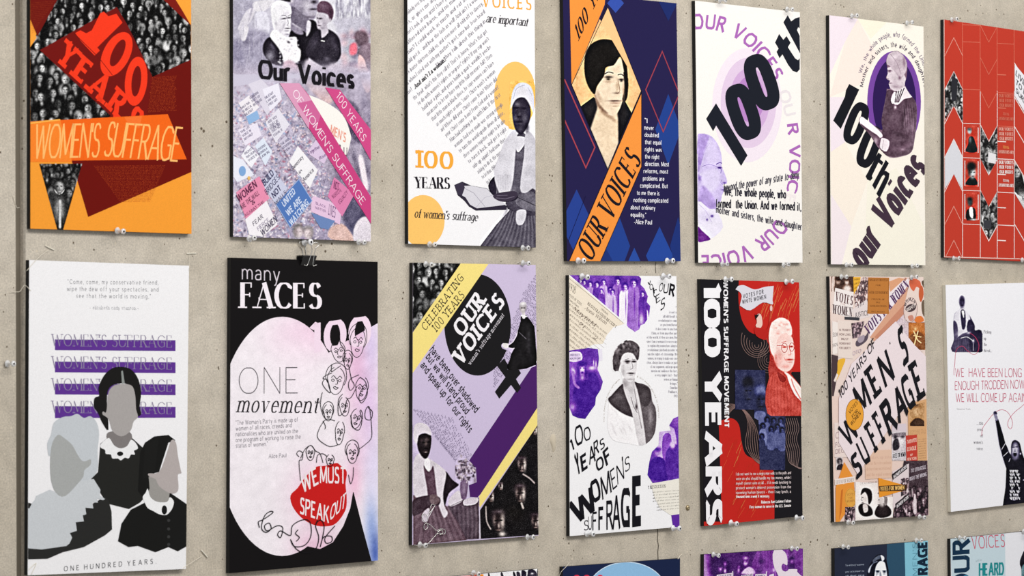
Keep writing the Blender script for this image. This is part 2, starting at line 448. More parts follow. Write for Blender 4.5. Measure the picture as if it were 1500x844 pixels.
def PARA(lines, x, y, x1, dy, h, col, sty='text', slope=0, al='l', wt=1, track=None, sk=0, nat=None):
    """lines of small print; nat = width per character for ragged lines"""
    for i, t in enumerate(lines):
        if not t: continue
        w_ = (x1-x) if nat is None else min(len(t)*nat, (x1-x)*1.15)
        xa = x+sk*i if al == 'l' else (x1-w_+sk*i if al == 'r' else (x+x1-w_)/2+sk*i)
        ya = y+dy*i
        TX(t, (xa, ya+slope*(xa-x)), (xa+w_, ya+slope*(xa+w_-x)), (0, -h), col, sty, wt=wt, q=2, track=track)
def ring(o, i, col):
    """band between two closed outlines of equal length"""
    n = len(o); _emit([[c2(o[k]), c2(o[(k+1) % n]), c2(i[(k+1) % n]), c2(i[k])] for k in range(n)], col)
def stad(cx, cy, ax, ay, hx_, hy, wt, col, p=3.2, n=44, ih=.34, iw=.3):
    """heavy condensed zero: half axis (ax,ay), half width vector (hx_,hy)"""
    def o(a, b):
        out = []
        for k in range(n):
            t = 2*math.pi*k/n; c, s_ = math.cos(t), math.sin(t)
            u = math.copysign(abs(c)**(2/p), c)*a; v = math.copysign(abs(s_)**(2/p), s_)*b
            out.append((cx+ax*u+hx_*v, cy+ay*u+hy*v))
        return out
    ring(o(1, 1), o(1-ih, iw), col)
class R:
    """a printed photograph: a fine grid of printed dots (vertex colours) painted in view coordinates"""
    def __init__(s, x0, y0, x1, y1, bg, step=1.0, seed=1):
        d = step*VW[2]; s.nx, s.ny = int((x1-x0)/d)+1, int((y1-y0)/d)+1
        s.xs = np.linspace(x0, x1, s.nx+1); s.ys = np.linspace(y0, y1, s.ny+1)
        s.X, s.Y = np.meshgrid(s.xs, s.ys); s.d = d
        s.c = np.tile(hx(bg), s.X.shape+(1,)).astype(float); s.rng = np.random.default_rng(seed); s.m = None
    def cov(s, pts):
        pts = np.asarray(pts, float); a = np.zeros(s.X.shape)
        x0, y0 = pts.min(0)-s.d; x1, y1 = pts.max(0)+s.d
        i0, i1 = np.searchsorted(s.xs, [x0, x1]); j0, j1 = np.searchsorted(s.ys, [y0, y1])
        if i0 >= i1 or j0 >= j1: return a, None
        X, Y = s.X[j0:j1, i0:i1], s.Y[j0:j1, i0:i1]
        xa, ya = pts[:, 0], pts[:, 1]; xb, yb = np.roll(xa, -1), np.roll(ya, -1)
        acc = np.zeros(X.shape)
        for ox, oy in ((-.25, -.25), (.25, -.25), (-.25, .25), (.25, .25)):
            x, y = X+ox*s.d, Y+oy*s.d; ins = np.zeros(X.shape, bool)
            for k in range(len(xa)):
                if ya[k] == yb[k]: continue
                cnd = (ya[k] > y) != (yb[k] > y)
                ins ^= cnd & (x < (xb[k]-xa[k])*(y-ya[k])/(yb[k]-ya[k])+xa[k])
            acc += ins/4
        a[j0:j1, i0:i1] = acc; return a, (j0, j1, i0, i1)
    def paint(s, a, bb, col, b, al):
        if bb is None: return s
        j0, j1, i0, i1 = bb
        if b:
            m = int(2*max(1, round(b/s.d)))+1; j0, j1, i0, i1 = max(0, j0-m), min(a.shape[0], j1+m), max(0, i0-m), min(a.shape[1], i1+m)
        v = a[j0:j1, i0:i1]
        if b: v = s.blur(v, b)
        v = (v*al)[..., None]; s.c[j0:j1, i0:i1] = s.c[j0:j1, i0:i1]*(1-v)+hx(col)*v; return s
    def blur(s, a, r):
        n = max(1, int(round(r/s.d))); k = np.exp(-.5*(np.arange(-2*n, 2*n+1)/n)**2); k /= k.sum(); h, w_ = a.shape
        p_ = np.pad(a, ((2*n, 2*n), (0, 0)), 'edge'); a = sum(k[t]*p_[t:t+h] for t in range(4*n+1))
        p_ = np.pad(a, ((0, 0), (2*n, 2*n)), 'edge'); return sum(k[t]*p_[:, t:t+w_] for t in range(4*n+1))
    def put(s, a, col): s.c = s.c*(1-a[..., None])+hx(col)*a[..., None]
    def p(s, pts, col, sm=True, b=0, al=1, n=3):
        a, bb = s.cov(smooth(pts, n) if sm else pts); return s.paint(a, bb, col, b, al)
    def g(s, cx, cy, rx, ry, col, al=1, rot=0, e=2.0):
        """soft dab"""
        t = math.radians(rot); m = 2.2*max(rx, ry)
        i0, i1 = np.searchsorted(s.xs, [cx-m, cx+m]); j0, j1 = np.searchsorted(s.ys, [cy-m, cy+m])
        if i0 >= i1 or j0 >= j1: return s
        x = s.X[j0:j1, i0:i1]-cx; y = s.Y[j0:j1, i0:i1]-cy
        u = (x*math.cos(t)+y*math.sin(t))/rx; v = (-x*math.sin(t)+y*math.cos(t))/ry
        a = (al*np.exp(-(u*u+v*v)**(e/2)))[..., None]
        s.c[j0:j1, i0:i1] = s.c[j0:j1, i0:i1]*(1-a)+hx(col)*a; return s
    def l(s, pts, w_, col, sm=3, al=1, b=0):
        q = smooth(pts, sm, False) if sm else pts
        a = np.zeros(s.X.shape)
        for (xa, ya), (xb, yb) in zip(q[:-1], q[1:]):
            m = w_+2*s.d
            i0, i1 = np.searchsorted(s.xs, [min(xa, xb)-m, max(xa, xb)+m]); j0, j1 = np.searchsorted(s.ys, [min(ya, yb)-m, max(ya, yb)+m])
            if i0 >= i1 or j0 >= j1: continue
            X, Y = s.X[j0:j1, i0:i1], s.Y[j0:j1, i0:i1]; dx, dy = xb-xa, yb-ya
            t = np.clip(((X-xa)*dx+(Y-ya)*dy)/(dx*dx+dy*dy+1e-9), 0, 1)
            dd = np.hypot(X-xa-t*dx, Y-ya-t*dy)
            a[j0:j1, i0:i1] = np.maximum(a[j0:j1, i0:i1], np.clip((w_/2-dd)/s.d+.5, 0, 1))
        xs_ = [v[0] for v in q]; ys_ = [v[1] for v in q]; m = w_+2*s.d
        i0, i1 = np.searchsorted(s.xs, [min(xs_)-m, max(xs_)+m]); j0, j1 = np.searchsorted(s.ys, [min(ys_)-m, max(ys_)+m])
        return s.paint(a, (j0, j1, i0, i1), col, b, al) if i1 > i0 and j1 > j0 else s
    def grad(s, c0, c1, x0, y0, x1, y1, al=1):
        dx, dy = x1-x0, y1-y0; t = np.clip(((s.X-x0)*dx+(s.Y-y0)*dy)/(dx*dx+dy*dy), 0, 1)[..., None]
        s.c = s.c*(1-al)+al*(hx(c0)*(1-t)+hx(c1)*t); return s
    def grain(s, amt, sc=1):
        n = s.rng.normal(0, 1, s.X.shape)
        if sc > 1: n = s.blur(n, sc*s.d)*sc*2.2
        s.c = s.c+amt*n[..., None]; return s
    def tint(s, c0, c1, mid=None):
        v = np.clip((s.c.mean(-1, keepdims=True)-.5)*1.18+.5, 0, 1)
        if mid is None: s.c = hx(c0)*(1-v)+hx(c1)*v
        else: s.c = np.where(v < .5, hx(c0)*(1-2*v)+hx(mid)*2*v, hx(mid)*(2-2*v)+hx(c1)*(2*v-1))
        return s
    def face(s, x, y, r, lit=.8, dark=.1, side=1, hair=None, turn=.0):
        """a small head: hair, face, shaded side, eyes, nose, mouth; r = half face height"""
        hair = dark if hair is None else hair
        s.g(x, y-r*.25, r*.95, r*1.1, hair, 1, 0, 5)
        s.g(x+turn*r*.3, y+r*.12, r*.66, r*.86, lit, 1, 0, 5)
        s.g(x-side*r*.5, y+r*.15, r*.38, r*.85, dark*.6+lit*.25, .85)
        for e in (-1, 1): s.g(x+turn*r*.3+e*r*.28, y-r*.02, r*.15, r*.1, dark, .9)
        s.g(x+turn*r*.45, y+r*.25, r*.1, r*.12, (lit+dark)*.45, .7)
        s.g(x+turn*r*.35, y+r*.52, r*.24, r*.08, dark+.1, .8); return s
    def crowd(s, x0, y0, x1, y1, r, lit=.75, dark=.05, seed=3, dens=1.0, light=.25):
        rd = random.Random(seed); y = y0-r
        while y < y1+2*r:
            rr = r*(.8+.4*(y-y0)/max(1, y1-y0)); x = x0+rd.uniform(-rr, rr)
            while x < x1+rr:
                li = lit*rd.uniform(.35, 1.2); yy = y+rd.uniform(-.9, .9)*rr
                cl = dark if rd.random() > light else rd.uniform(.45, .85)
                s.g(x, yy+rr*2.2, rr*1.5, rr*1.5, cl, .95, 0, 5)
                s.g(x, yy+rr*1.4, rr*.35, rr*.6, .8 if cl < .3 else dark, .7)
                s.face(x, yy, rr*.95, li, dark, rd.choice((-1, 1)), None if rd.random() > .15 else .6, rd.uniform(-1, 1))
                x += rr*rd.uniform(1.7, 3.4)/dens
            y += rr*1.9/dens
        return s
    def emit(s, mask=None, cut=None, us=.6, tex=.05):
        px_ = VW[2]
        if us:   # the crisp halftone look of the prints: local contrast and blotchy dots
            for r_, k_ in ((1.1, us), (5, us*.45)):
                bl = np.stack([s.blur(s.c[..., q], r_*px_) for q in range(3)], -1); s.c = s.c+k_*(s.c-bl)
            s.c = np.clip(s.c, 0, 1)
        if tex:
            n = s.blur(s.rng.normal(0, 1, s.X.shape), .8*px_); n /= n.std()+1e-9; m = s.blur(s.rng.normal(0, 1, s.X.shape), 2.6*px_); m /= m.std()+1e-9
            lum = s.c.mean(-1); s.c = s.c+((.6*n+.6*m)*tex*np.clip(4.2*lum*(1-lum), 0, 1))[..., None]
        pts = np.stack([VW[0]+s.X/VW[2], VW[1]+s.Y/VW[2]], -1).reshape(-1, 2); cols = s.c.reshape(-1, 3); W = s.nx+1
        q = []
        mk = None
        if mask is not None:
            mk, _ = s.cov(mask); M = np.asarray([c2(p) for p in mask]); Mb = np.roll(M, -1, 0)
            v_ = (mk.ravel() >= .5).reshape(s.X.shape); kp = (mk[:-1, :-1]+mk[:-1, 1:]+mk[1:, :-1]+mk[1:, 1:]) >= 2
            use = np.zeros(s.X.shape, bool); use[:-1, :-1] |= kp; use[:-1, 1:] |= kp; use[1:, :-1] |= kp; use[1:, 1:] |= kp
            nk = np.pad(kp, 1); edge = use & ~(nk[:-1, :-1] & nk[:-1, 1:] & nk[1:, :-1] & nk[1:, 1:])
            ix = np.nonzero(edge.ravel())[0]
            if len(ix):
                p_ = pts[ix]; d_ = Mb-M; tt = np.clip(((p_[:, None]-M[None])*d_[None]).sum(-1)/((d_**2).sum(-1)[None]+1e-12), 0, 1)
                q_ = M[None]+tt[..., None]*d_[None]; dist = ((q_-p_[:, None])**2).sum(-1); j_ = dist.argmin(1)
                near = dist[np.arange(len(ix)), j_] < (1.6*s.d/VW[2])**2; pts[ix[near]] = q_[np.arange(len(ix)), j_][near]
        cl = cw(cut) if cut else None
        ins = np.ones(len(pts), bool); k = CUR.clip
        for i in range(4):
            a, b = k[i], k[(i+1) % 4]; ins &= ((b[0]-a[0])*(pts[:, 1]-a[1])-(b[1]-a[1])*(pts[:, 0]-a[0])) >= 0
        insc = np.ones(len(pts), bool)
        if cl:
            for i in range(len(cl)):
                a, b = cl[i], cl[(i+1) % len(cl)]; insc &= ((b[0]-a[0])*(pts[:, 1]-a[1])-(b[1]-a[1])*(pts[:, 0]-a[0])) >= 0
        both = (ins & insc).reshape(s.X.shape).astype(int); I = ins.reshape(s.X.shape).astype(int); C = insc.reshape(s.X.shape).astype(int); extra = []
        q4 = lambda m: m[:-1, :-1]+m[:-1, 1:]+m[1:, :-1]+m[1:, 1:]
        ok = np.ones((s.ny, s.nx), bool) if mk is None else q4(mk) >= 2
        full = (q4(both) == 4) & ok; part_ = ok & ~full & (q4(I) > 0) & (q4(C) > 0)
        CUR.kind('image'); CUR.sub = 0
        aa = (np.arange(s.ny)[:, None]*W+np.arange(s.nx)[None])
        a = aa[full]
        if len(a):
            fa = np.stack([a, a+1, a+W+1, a+W], 1); u, inv = np.unique(fa, return_inverse=True); CUR.add(pts[u], cols[u], inv.reshape(fa.shape))
        for a in aa[part_]:
            pp = [tuple(pts[v])+tuple(cols[v]) for v in (a, a+1, a+W+1, a+W)]
            if cl: pp = clipconv(pp, cl)
            if pp: pp = clipconv(pp, k)
            if len(pp) >= 3: extra.append(pp)
        for pp in extra:
            CUR.add([v[:2] for v in pp], np.array([v[2:] for v in pp]), [list(range(len(pp)))])
# ---------------------------------------------------------------- the setting
M_WALL = mat('cast_concrete', rough=.85); M_WALL.node_tree.nodes['Principled BSDF'].inputs['Specular IOR Level'].default_value = .2
def build_wall_material(m):
    L = m.node_tree.links; b = m.node_tree.nodes['Principled BSDF']
    tc = nd(m, 'ShaderNodeTexCoord')
    def noise(s, d=4, r=.6):
        n = nd(m, 'ShaderNodeTexNoise'); n.inputs['Scale'].default_value = s; n.inputs['Detail'].default_value = d; n.inputs['Roughness'].default_value = r
        L.new(tc.outputs['Object'], n.inputs['Vector']); return n.outputs[0]
    def ramp(v, *st):
        r = nd(m, 'ShaderNodeValToRGB'); e = r.color_ramp.elements
        while len(e) < len(st): e.new(.5)
        for k, (p, c) in enumerate(st): e[k].position = p; e[k].color = (*c, 1)
        L.new(v, r.inputs[0]); return r.outputs[0]
    def mix(f, a, c, bt='MIX'):
        x = nd(m, 'ShaderNodeMix', data_type='RGBA', blend_type=bt)
        if isinstance(f, float): x.inputs[0].default_value = f
        else: L.new(f, x.inputs[0])
        L.new(a, x.inputs[6]); L.new(c, x.inputs[7]); return x.outputs[2]
    base = ramp(noise(2.2, 5), (.3, (.49, .43, .345)), (.7, (.60, .54, .46)))
    mot = ramp(noise(28, 6, .7), (.3, (.84, .84, .84)), (.7, (1.1, 1.1, 1.1)))
    fine = ramp(noise(420, 3, .7), (.25, (.66, .67, .68)), (.75, (1.28, 1.28, 1.26)))
    c = mix(1.0, mix(1.0, base, mot, 'MULTIPLY'), fine, 'MULTIPLY')
    v = nd(m, 'ShaderNodeTexVoronoi'); v.inputs['Scale'].default_value = 62; v.inputs['Randomness'].default_value = 1; L.new(tc.outputs['Object'], v.inputs['Vector'])
    dn = noise(9, 2)
    th = nd(m, 'ShaderNodeMapRange'); th.inputs[1].default_value = .42; th.inputs[2].default_value = .72; th.inputs[3].default_value = .04; th.inputs[4].default_value = .15; L.new(dn, th.inputs[0])
    lt = nd(m, 'ShaderNodeMath', operation='LESS_THAN'); L.new(v.outputs['Distance'], lt.inputs[0]); L.new(th.outputs[0], lt.inputs[1])
    dk = nd(m, 'ShaderNodeRGB'); dk.outputs[0].default_value = (.13, .1, .07, 1)
    c = mix(lt.outputs[0], c, dk.outputs[0])
    v2 = nd(m, 'ShaderNodeTexVoronoi'); v2.inputs['Scale'].default_value = 34; L.new(tc.outputs['Object'], v2.inputs['Vector'])
    lt2 = nd(m, 'ShaderNodeMath', operation='LESS_THAN'); L.new(v2.outputs['Distance'], lt2.inputs[0]); lt2.inputs[1].default_value = .06
    pl = nd(m, 'ShaderNodeRGB'); pl.outputs[0].default_value = (.62, .55, .44, 1)
    c = mix(lt2.outputs[0], c, pl.outputs[0]); L.new(c, b.inputs['Base Color'])
    ad = nd(m, 'ShaderNodeMath', operation='SUBTRACT'); L.new(noise(300, 4, .7), ad.inputs[0]); L.new(lt.outputs[0], ad.inputs[1])
    bp = nd(m, 'ShaderNodeBump'); bp.inputs[0].default_value = .35; bp.inputs[1].default_value = .001; L.new(ad.outputs[0], bp.inputs['Height']); L.new(bp.outputs[0], b.inputs['Normal'])
build_wall_material(M_WALL)
def structure(o): o['kind'] = 'structure'; return o
gx0, gx1 = P(23.5, 200, 0)[0], P(36, 200, 0)[0]
def extrude(name, prof, z0, z1, m):
    n = len(prof); Vv = [(x, y, z) for z in (z0, z1) for x, y in prof]
    return mesh_obj(name, Vv, [[i, (i+1) % n, n+(i+1) % n, n+i] for i in range(n)]+[list(range(n))[::-1], list(range(n, 2*n))], m)
gd = .009
structure(extrude('wall_back', [(-1.5, 0), (gx0-.0015, 0), (gx0, .0015), (gx0+.0005, gd), (gx1-.0012, gd), (gx1-.0004, .003), (gx1+.0012, 0), (9.5, 0), (9.5, .2), (-1.5, .2)], 0, 3.6, M_WALL))
# seam of darker filler in the bottom of the joint
M_FILL = mat('joint_filler', (.17, .145, .11), .9)
o = structure(extrude('trim_1', [(gx0+.0006, gd-.0004), (gx1-.0013, gd-.0004), (gx1-.0013, gd+.002), (gx0+.0006, gd+.002)], 0, 3.6, M_FILL))
M_FLOOR = mat('floor_concrete', (.33, .31, .28), .5)
structure(mesh_obj('floor', [(-1.5, -6, 0), (9.5, -6, 0), (9.5, .2, 0), (-1.5, .2, 0), (-1.5, -6, -.1), (9.5, -6, -.1), (9.5, .2, -.1), (-1.5, .2, -.1)], [[0, 1, 2, 3], [7, 6, 5, 4], [0, 4, 5, 1], [1, 5, 6, 2], [2, 6, 7, 3], [3, 7, 4, 0]], M_FLOOR))
# ---------------------------------------------------------------- poster A: orange and maroon
def poster_orange():
    pz = Poster('orange and maroon poster with a crowd photograph behind red lettering', None, None, (280.4, 342.7), (44.4, 335), 'F39C35')
    V(0, 0, 2.343); rd = random.Random(4)
    pz.part('crowd_photograph')
    im = R(85, -6, 660, 420, .03, .62, 5); im.crowd(85, -6, 660, 420, 15, .74, .01, 7, .95, .12).grain(.045)
    im.emit(cut=[(88, 180), (195, -4), (560, -4), (655, 85), (655, 205), (380, 408), (100, 418)])
    pz.part('maroon_shapes')
    poly([(84, -4), (198, -4), (128, 125), (88, 30)], '6B150F'); poly([(553, -8), (600, -8), (655, 88)], '7A1A12')
    poly([(84, 25), (125, 130), (88, 184)], 'F7A03A'); poly([(598, -8), (660, -8), (660, 92)], 'F7A03A')
    poly([(505, 272), (660, 202), (662, 588), (302, 745), (243, 545), (380, 395)], '6A120C')
    poly([(400, 24), (438, 88), (522, 262), (503, 398), (405, 408), (380, 398), (136, 172)], '701410', True)
    pz.part('small_print')
    for i in range(24):
        y = 268+i*5.1; x0 = 520-i*.6+rd.uniform(0, 3); TX(filler(26, rd), (x0, y), (606-rd.uniform(0, 14)*.7, y-6), (0, -3.2), 'B8481F', 'text', q=1)
    for i in range(24):
        y = 572+i*5.3; x0 = 322+i*3.9; x1 = 566-i*2.2
        if x1-x0 > 20: TX(filler(int((x1-x0)/3.6), rd), (x0, y), (x1, y-2), (0, -3.3), 'B8481F', 'text', q=1)
    for i in range(17):
        TX(filler(24, rd), (96+i*.8, 12+i*6.4), (186-i*4.2, 6+i*6.4), (0, -3), 'A03A1C', 'text', q=1)
    pz.part('headline')
    V(40, 0, 3.376)
    poly([(236, 163), (262, 150), (290, 165), (318, 150), (334, 118), (360, 65), (378, 58), (400, 80), (440, 68), (470, 112), (345, 235), (358, 250), (332, 275), (296, 238), (262, 200)], 'F23A1E')
    ring(ellp(440, 268, 66, 118, 27, 40), ellp(446, 262, 27, 72, 25, 40), 'F23A1E'); ring(ellp(537, 402, 55, 122, 6, 40), ellp(538, 402, 23, 76, 6, 40), 'F23A1E')
    for s_, a, b in (('Y', (136, 296), (196, 352)), ('E', (214, 372), (272, 424)), ('A', (286, 440), (362, 508)), ('R', (386, 530), (440, 584)), ('S', (470, 612), (520, 664))):
        TX(s_, a, b, (64, -100), 'F23A1E', 'slab', wt=1.35)
    line([(232, 166), (350, 282), (420, 372)], 3, '701410'); V(0, 0, 2.343)
    pz.part('orange_band')
    poly([(100, 418), (575, 392), (640, 547), (104, 553)], 'EF6519'); poly([(100, 418), (205, 409), (247, 556), (104, 556)], 'F4822B', True)
    poly([(425, 402), (487, 398), (478, 440), (440, 425)], 'F37430')
    TX("WOMEN'S", (112, 545), (338, 540), (6, -118), 'FABB6E', 'brush', wt=.9, up=True, track=.06, cond=.85)
    TX("SUFFRAGE", (352, 536), (610, 556), (14, -120), 'FABB6E', 'brush', wt=.9, track=.06, cond=.85)
    line([(100, 424), (150, 417), (206, 411)], 5, 'F6B04D')
    pz.part('portrait_photograph')
    im = R(130, 560, 285, 792, .04, .6, 3); im.crowd(130, 555, 285, 640, 13, .5, .02, 12)
    im.g(203, 700, 34, 60, .08, 1, 0, 4).g(203, 718, 16, 38, .82, .9).g(203, 735, 5, 36, .1, .8).face(203, 640, 24, .72, .03, 1)
    im.p([(186, 650), (203, 668), (220, 650), (212, 664), (194, 664)], .9); im.l([(205, 690), (205, 780)], 8, .75, b=2); im.grain(.05)
    im.emit(cut=[(134, 562), (281, 562), (216, 789), (196, 789)])
    pz.flush()

# ---------------------------------------------------------------- poster B: lilac collage
def poster_collage():
    pz = Poster('lilac photo collage poster with three old portraits and two pink diagonal ribbons', None, None, (542.9, 353.7), (341.5, 346.6), 'C9C4D6')
    pz.part('crowd_photograph'); V(335, 110, 3.377)
    im = R(-5, -30, 735, 850, 'B9B0C4', .85, 8); rd = random.Random(5)
    im.grad('CFC8D8', '9A90AA', 0, 0, 740, 300)
    for k in range(2600):
        x, y = rd.uniform(0, 600), rd.uniform(40, 830)
        im.g(x, y, rd.uniform(2.5, 6), rd.uniform(4, 13), rd.choice(['8D8298', 'DCC6CC', 'E6D6DC', 'A59AB2', 'B87E94', '8C9ABC', 'F0E6EC', '958AA4', '6E667E', 'E2DCE8', 'CFC6D6']), .7, rd.uniform(0, 180), 3)
    for k in range(150):
        x, y = rd.uniform(180, 470), rd.uniform(90, 760)
        im.g(x, y+7, 8, 7, rd.choice(['7C7088', '9A6F86', '77809A', '8A8098']), .7, 0, 4).g(x, y, 4.5, 6, 'E2CDD0', .8, 0, 3).g(x, y-5, 5, 3, '645870', .6)
    # big marchers at the right
    im.p([(300, 60), (360, 30), (735, -30), (735, 850), (600, 700), (470, 440)], 'A69CB0', b=6)
    for k in range(90): 
        x = rd.uniform(520, 730); y = rd.uniform(60, 760); im.g(x, y, rd.uniform(8, 30), rd.uniform(20, 60), rd.choice(['5B536A', '6C6480', 'C8C0D0', '857C96', '4B4458']), .4, rd.uniform(-30, 10))
    im.p([(640, -30), (735, -30), (735, 160), (690, 120), (655, 60)], '8B7F92', b=4); im.p([(655, -30), (690, -20), (700, 70), (680, 85), (655, 30)], 'E6C2C4', b=3)
    im.p([(370, 20), (440, -10), (520, 60), (505, 140), (440, 110)], 'D9B0A8', b=5).p([(440, -20), (560, -30), (590, 60), (520, 90)], '5C5166', b=6)
    im.p([(560, 120), (640, 160), (660, 330), (600, 300), (580, 220)], '4E475E', b=6).p([(640, 410), (665, 410), (690, 560), (665, 545)], 'E8DDE6', b=2)
    im.p([(620, 560), (700, 700), (640, 820), (560, 700)], '5A5670', b=8).p([(500, 760), (560, 735), (610, 790), (625, 830), (500, 810)], 'D8B7B0', b=3)
    im.p([(625, 740), (680, 700), (720, 790), (700, 835), (620, 830)], 'DCD4DE', b=3)
    im.face(345, 775, 30, 'D8C0C8' and .82, .45, 1).face(392, 782, 28, .84, .45, -1).grain(.03)
    for x, y in ((345, 775), (392, 782)): im.g(x, y, 26, 30, 'E4BCC8', .35, 0, 4)
    t_ = np.clip((200-im.Y)/190, 0, 1)[..., None]; im.c = im.c*(1-t_)+hx('BDB5C8')*t_
    im.emit(cut=[(-5, 60), (735, -40), (735, 860), (-5, 860)])
    sg = [([(95, 45), (160, 20), (250, 110), (190, 200)], 'D9D4E2'), ([(165, 70), (245, 40), (262, 120), (205, 180)], 'E9E6F2'), ([(48, 140), (100, 100), (150, 160), (92, 210)], 'EDE8EE'),
          ([(85, 205), (140, 175), (152, 215), (100, 245)], '8FB3DC'), ([(45, 270), (140, 235), (160, 300), (80, 350)], 'E8E2F0'), ([(180, 235), (245, 165), (300, 245), (232, 335)], 'E2DFEA'),
          ([(60, 400), (95, 345), (150, 400), (110, 460)], 'EFEFF6'), ([(128, 350), (170, 310), (215, 380), (180, 450)], 'DCE4F2'), ([(245, 335), (280, 300), (320, 350), (290, 395)], 'CFC9DC'),
          ([(22, 400), (70, 420), (125, 495), (40, 530), (20, 500)], 'E6E8F4'), ([(298, 430), (340, 350), (440, 470), (400, 560)], 'F0EEF2'), ([(385, 385), (430, 320), (490, 400), (470, 440)], 'D9C6E0'),
          ([(160, 540), (215, 460), (290, 560), (232, 640)], 'C9CCE2'), ([(35, 580), (150, 500), (200, 610), (85, 715)], 'E690B0'), ([(80, 715), (185, 622), (240, 740), (165, 800), (100, 790)], 'F1EDF2'),
          ([(408, 610), (420, 598), (560, 650), (548, 740), (405, 675)], 'E3C3DE'), ([(520, 505), (620, 590), (560, 700), (488, 600)], 'DB82AE'), ([(405, 680), (525, 722), (490, 765), (450, 755)], '6C86B8')]
    for k, (pt, cc) in enumerate(sg): pz.part('protest_sign'); poly(pt, cc)
    poly([(230, 640), (345, 513), (413, 622), (302, 757)], '5277B8', True)
    line([(232, 640), (345, 516), (411, 622), (302, 754)], 3, 'A9BCE0', True)
    ell(66, 475, 17, 25, '7FA6D6'); ell(98, 510, 7, 10, 'E6B96A')
    pz.part('sign_lettering')
    def t(s, a, b, h, c='4A4258', st='sans', w_=1): TX(s, a, b, h, c, st, wt=w_, q=2)
    t('UNITED', (272, 655), (330, 583), (-14, -28), 'D8E2F4', 'bold'); t('WE ARE', (292, 700), (362, 627), (-14, -28), 'D8E2F4', 'bold'); t('WATCHING', (308, 748), (395, 636), (-14, -26), 'D8E2F4', 'bold')
    t('WOMEN', (48, 632), (140, 552), (-14, -34), '5B2A48', 'bold'); t('ARE THE WALL', (62, 668), (152, 590), (-10, -22), '5B2A48'); t('&', (115, 645), (130, 632), (-8, -20), '5B2A48'); t('AGAINST THIS', (82, 702), (176, 632), (-8, -12), '7A3A5C')
    t('BUILD', (176, 552), (224, 492), (-16, -28), '3D3B60', 'bold'); t('BRIDGES', (188, 595), (252, 512), (-14, -24), '3D3B60'); t('NOT', (222, 612), (260, 566), (-14, -26), '3D3B60', 'bold'); t('WALLS', (234, 645), (285, 585), (-10, -16), '3D3B60')
    t('FEAR', (122, 748), (170, 706), (-8, -20)); t('FIERCE', (145, 772), (200, 722), (-8, -18), '8A7F9A'); t('WOMEN', (165, 800), (240, 722), (-12, -30), '5A5268', 'bold')
    t('LIVES', (490, 690), (524, 708), (6, -52), '6A4A78', 'sans'); t('BLACK', (430, 640), (480, 660), (-2, -14), '8A6A96'); t('MATTER', (428, 662), (480, 682), (-2, -14), '8A6A96')
    t('NOT', (515, 560), (540, 575), (6, -40), '6E2A56', 'bold'); t('WITHOUT US', (505, 598), (545, 560), (12, 14), '6E2A56'); t('EQUALITY', (548, 640), (590, 585), (-10, -16), '6E2A56')
    t('Democracy', (318, 470), (368, 410), (-10, -16)); t('in', (350, 490), (362, 475), (-8, -14)); t('America', (372, 530), (420, 475), (-10, -18)); t('Together', (395, 395), (452, 360), (-8, -16), '7A5A8A'); t('Rise', (450, 420), (480, 400), (-6, -14), '7A5A8A')
    for (x, y) in ((180, 120), (105, 120), (62, 170), (195, 240), (60, 290), (80, 395), (140, 380), (258, 350), (205, 270)):
        for k in range(3): t(filler(7, rd).upper(), (x+k*9, y+k*17), (x+k*9+42, y+k*17-30), (-5, -11), '7A7390')
    pz.part('torn_banner')
    poly(smooth([(375, 92), (470, 130), (560, 195), (600, 290), (600, 330), (578, 410), (560, 420)], 4, False)+[(455, 255)], 'F3F0EA')
    TX("MEN'S", (498, 290), (575, 335), (6, -46), 'E79A86', 'bold', up=True); TX('U', (566, 398), (584, 405), (0, -46), '6A5A66', 'bold'); TX('I', (545, 372), (552, 376), (0, -30), '6A5A66', 'bold')
    # top: three portraits, printed on the sheet under the signs
    L0 = pz.layer; pz.flush(); pz.layer = 1.2
    pz.part('portrait_photograph'); V(335, 0, 6.977)
    im = R(30, -10, 1470, 760, 'B4B0C0', .72, 11)
    im.grad('D8D6DE', 'A9A5B8', 900, 0, 200, 700)
    for k in range(220):
        x = rd.uniform(1080, 1450); im.g(x, rd.uniform(0, 170), rd.uniform(4, 14), rd.uniform(20, 60), rd.choice(['8E8A9E', 'ECECF2', 'A8A4B4', 'F4F4F8', '787488']), .5)
    im.p([(1070, 200), (1470, 190), (1470, 420), (1250, 560), (1100, 700), (1100, 300)], 'BDBAC8', b=14)
    # soft marchers in the left
    im.p([(60, 0), (230, 0), (240, 120), (130, 260), (60, 200)], 'A8A4B6', b=10).p([(180, 110), (270, 90), (240, 190), (170, 280), (90, 300)], 'D6D2DC', b=5).p([(260, 20), (450, -10), (440, 50), (330, 130), (250, 90)], 'DCD9E0', b=6)
    im.p([(270, 140), (385, 130), (420, 340), (350, 375), (275, 330)], 'DAD8E4', b=4).p([(200, 300), (440, 380), (380, 760), (120, 760), (110, 480)], '9C97AC', b=18)
    im.p([(110, 300), (200, 270), (170, 410), (120, 400)], 'DCD8E0', b=7); im.p([(40, 450), (110, 430), (170, 760), (40, 760)], '8D88A0', b=14)
    for k in range(40): im.g(rd.uniform(50, 420), rd.uniform(0, 740), rd.uniform(4, 12), rd.uniform(40, 110), rd.choice(['C8C4D2', '807A94', 'B0ACC0']), .3, rd.uniform(-20, 30))
    # pinkish crowd at lower right
    for k in range(60): im.g(rd.uniform(1150, 1470), rd.uniform(330, 800), rd.uniform(18, 50), rd.uniform(18, 50), rd.choice(['C77A8C', '8F7C92', 'E0B8BC', '6F6480', 'D9A0A8']), .45)
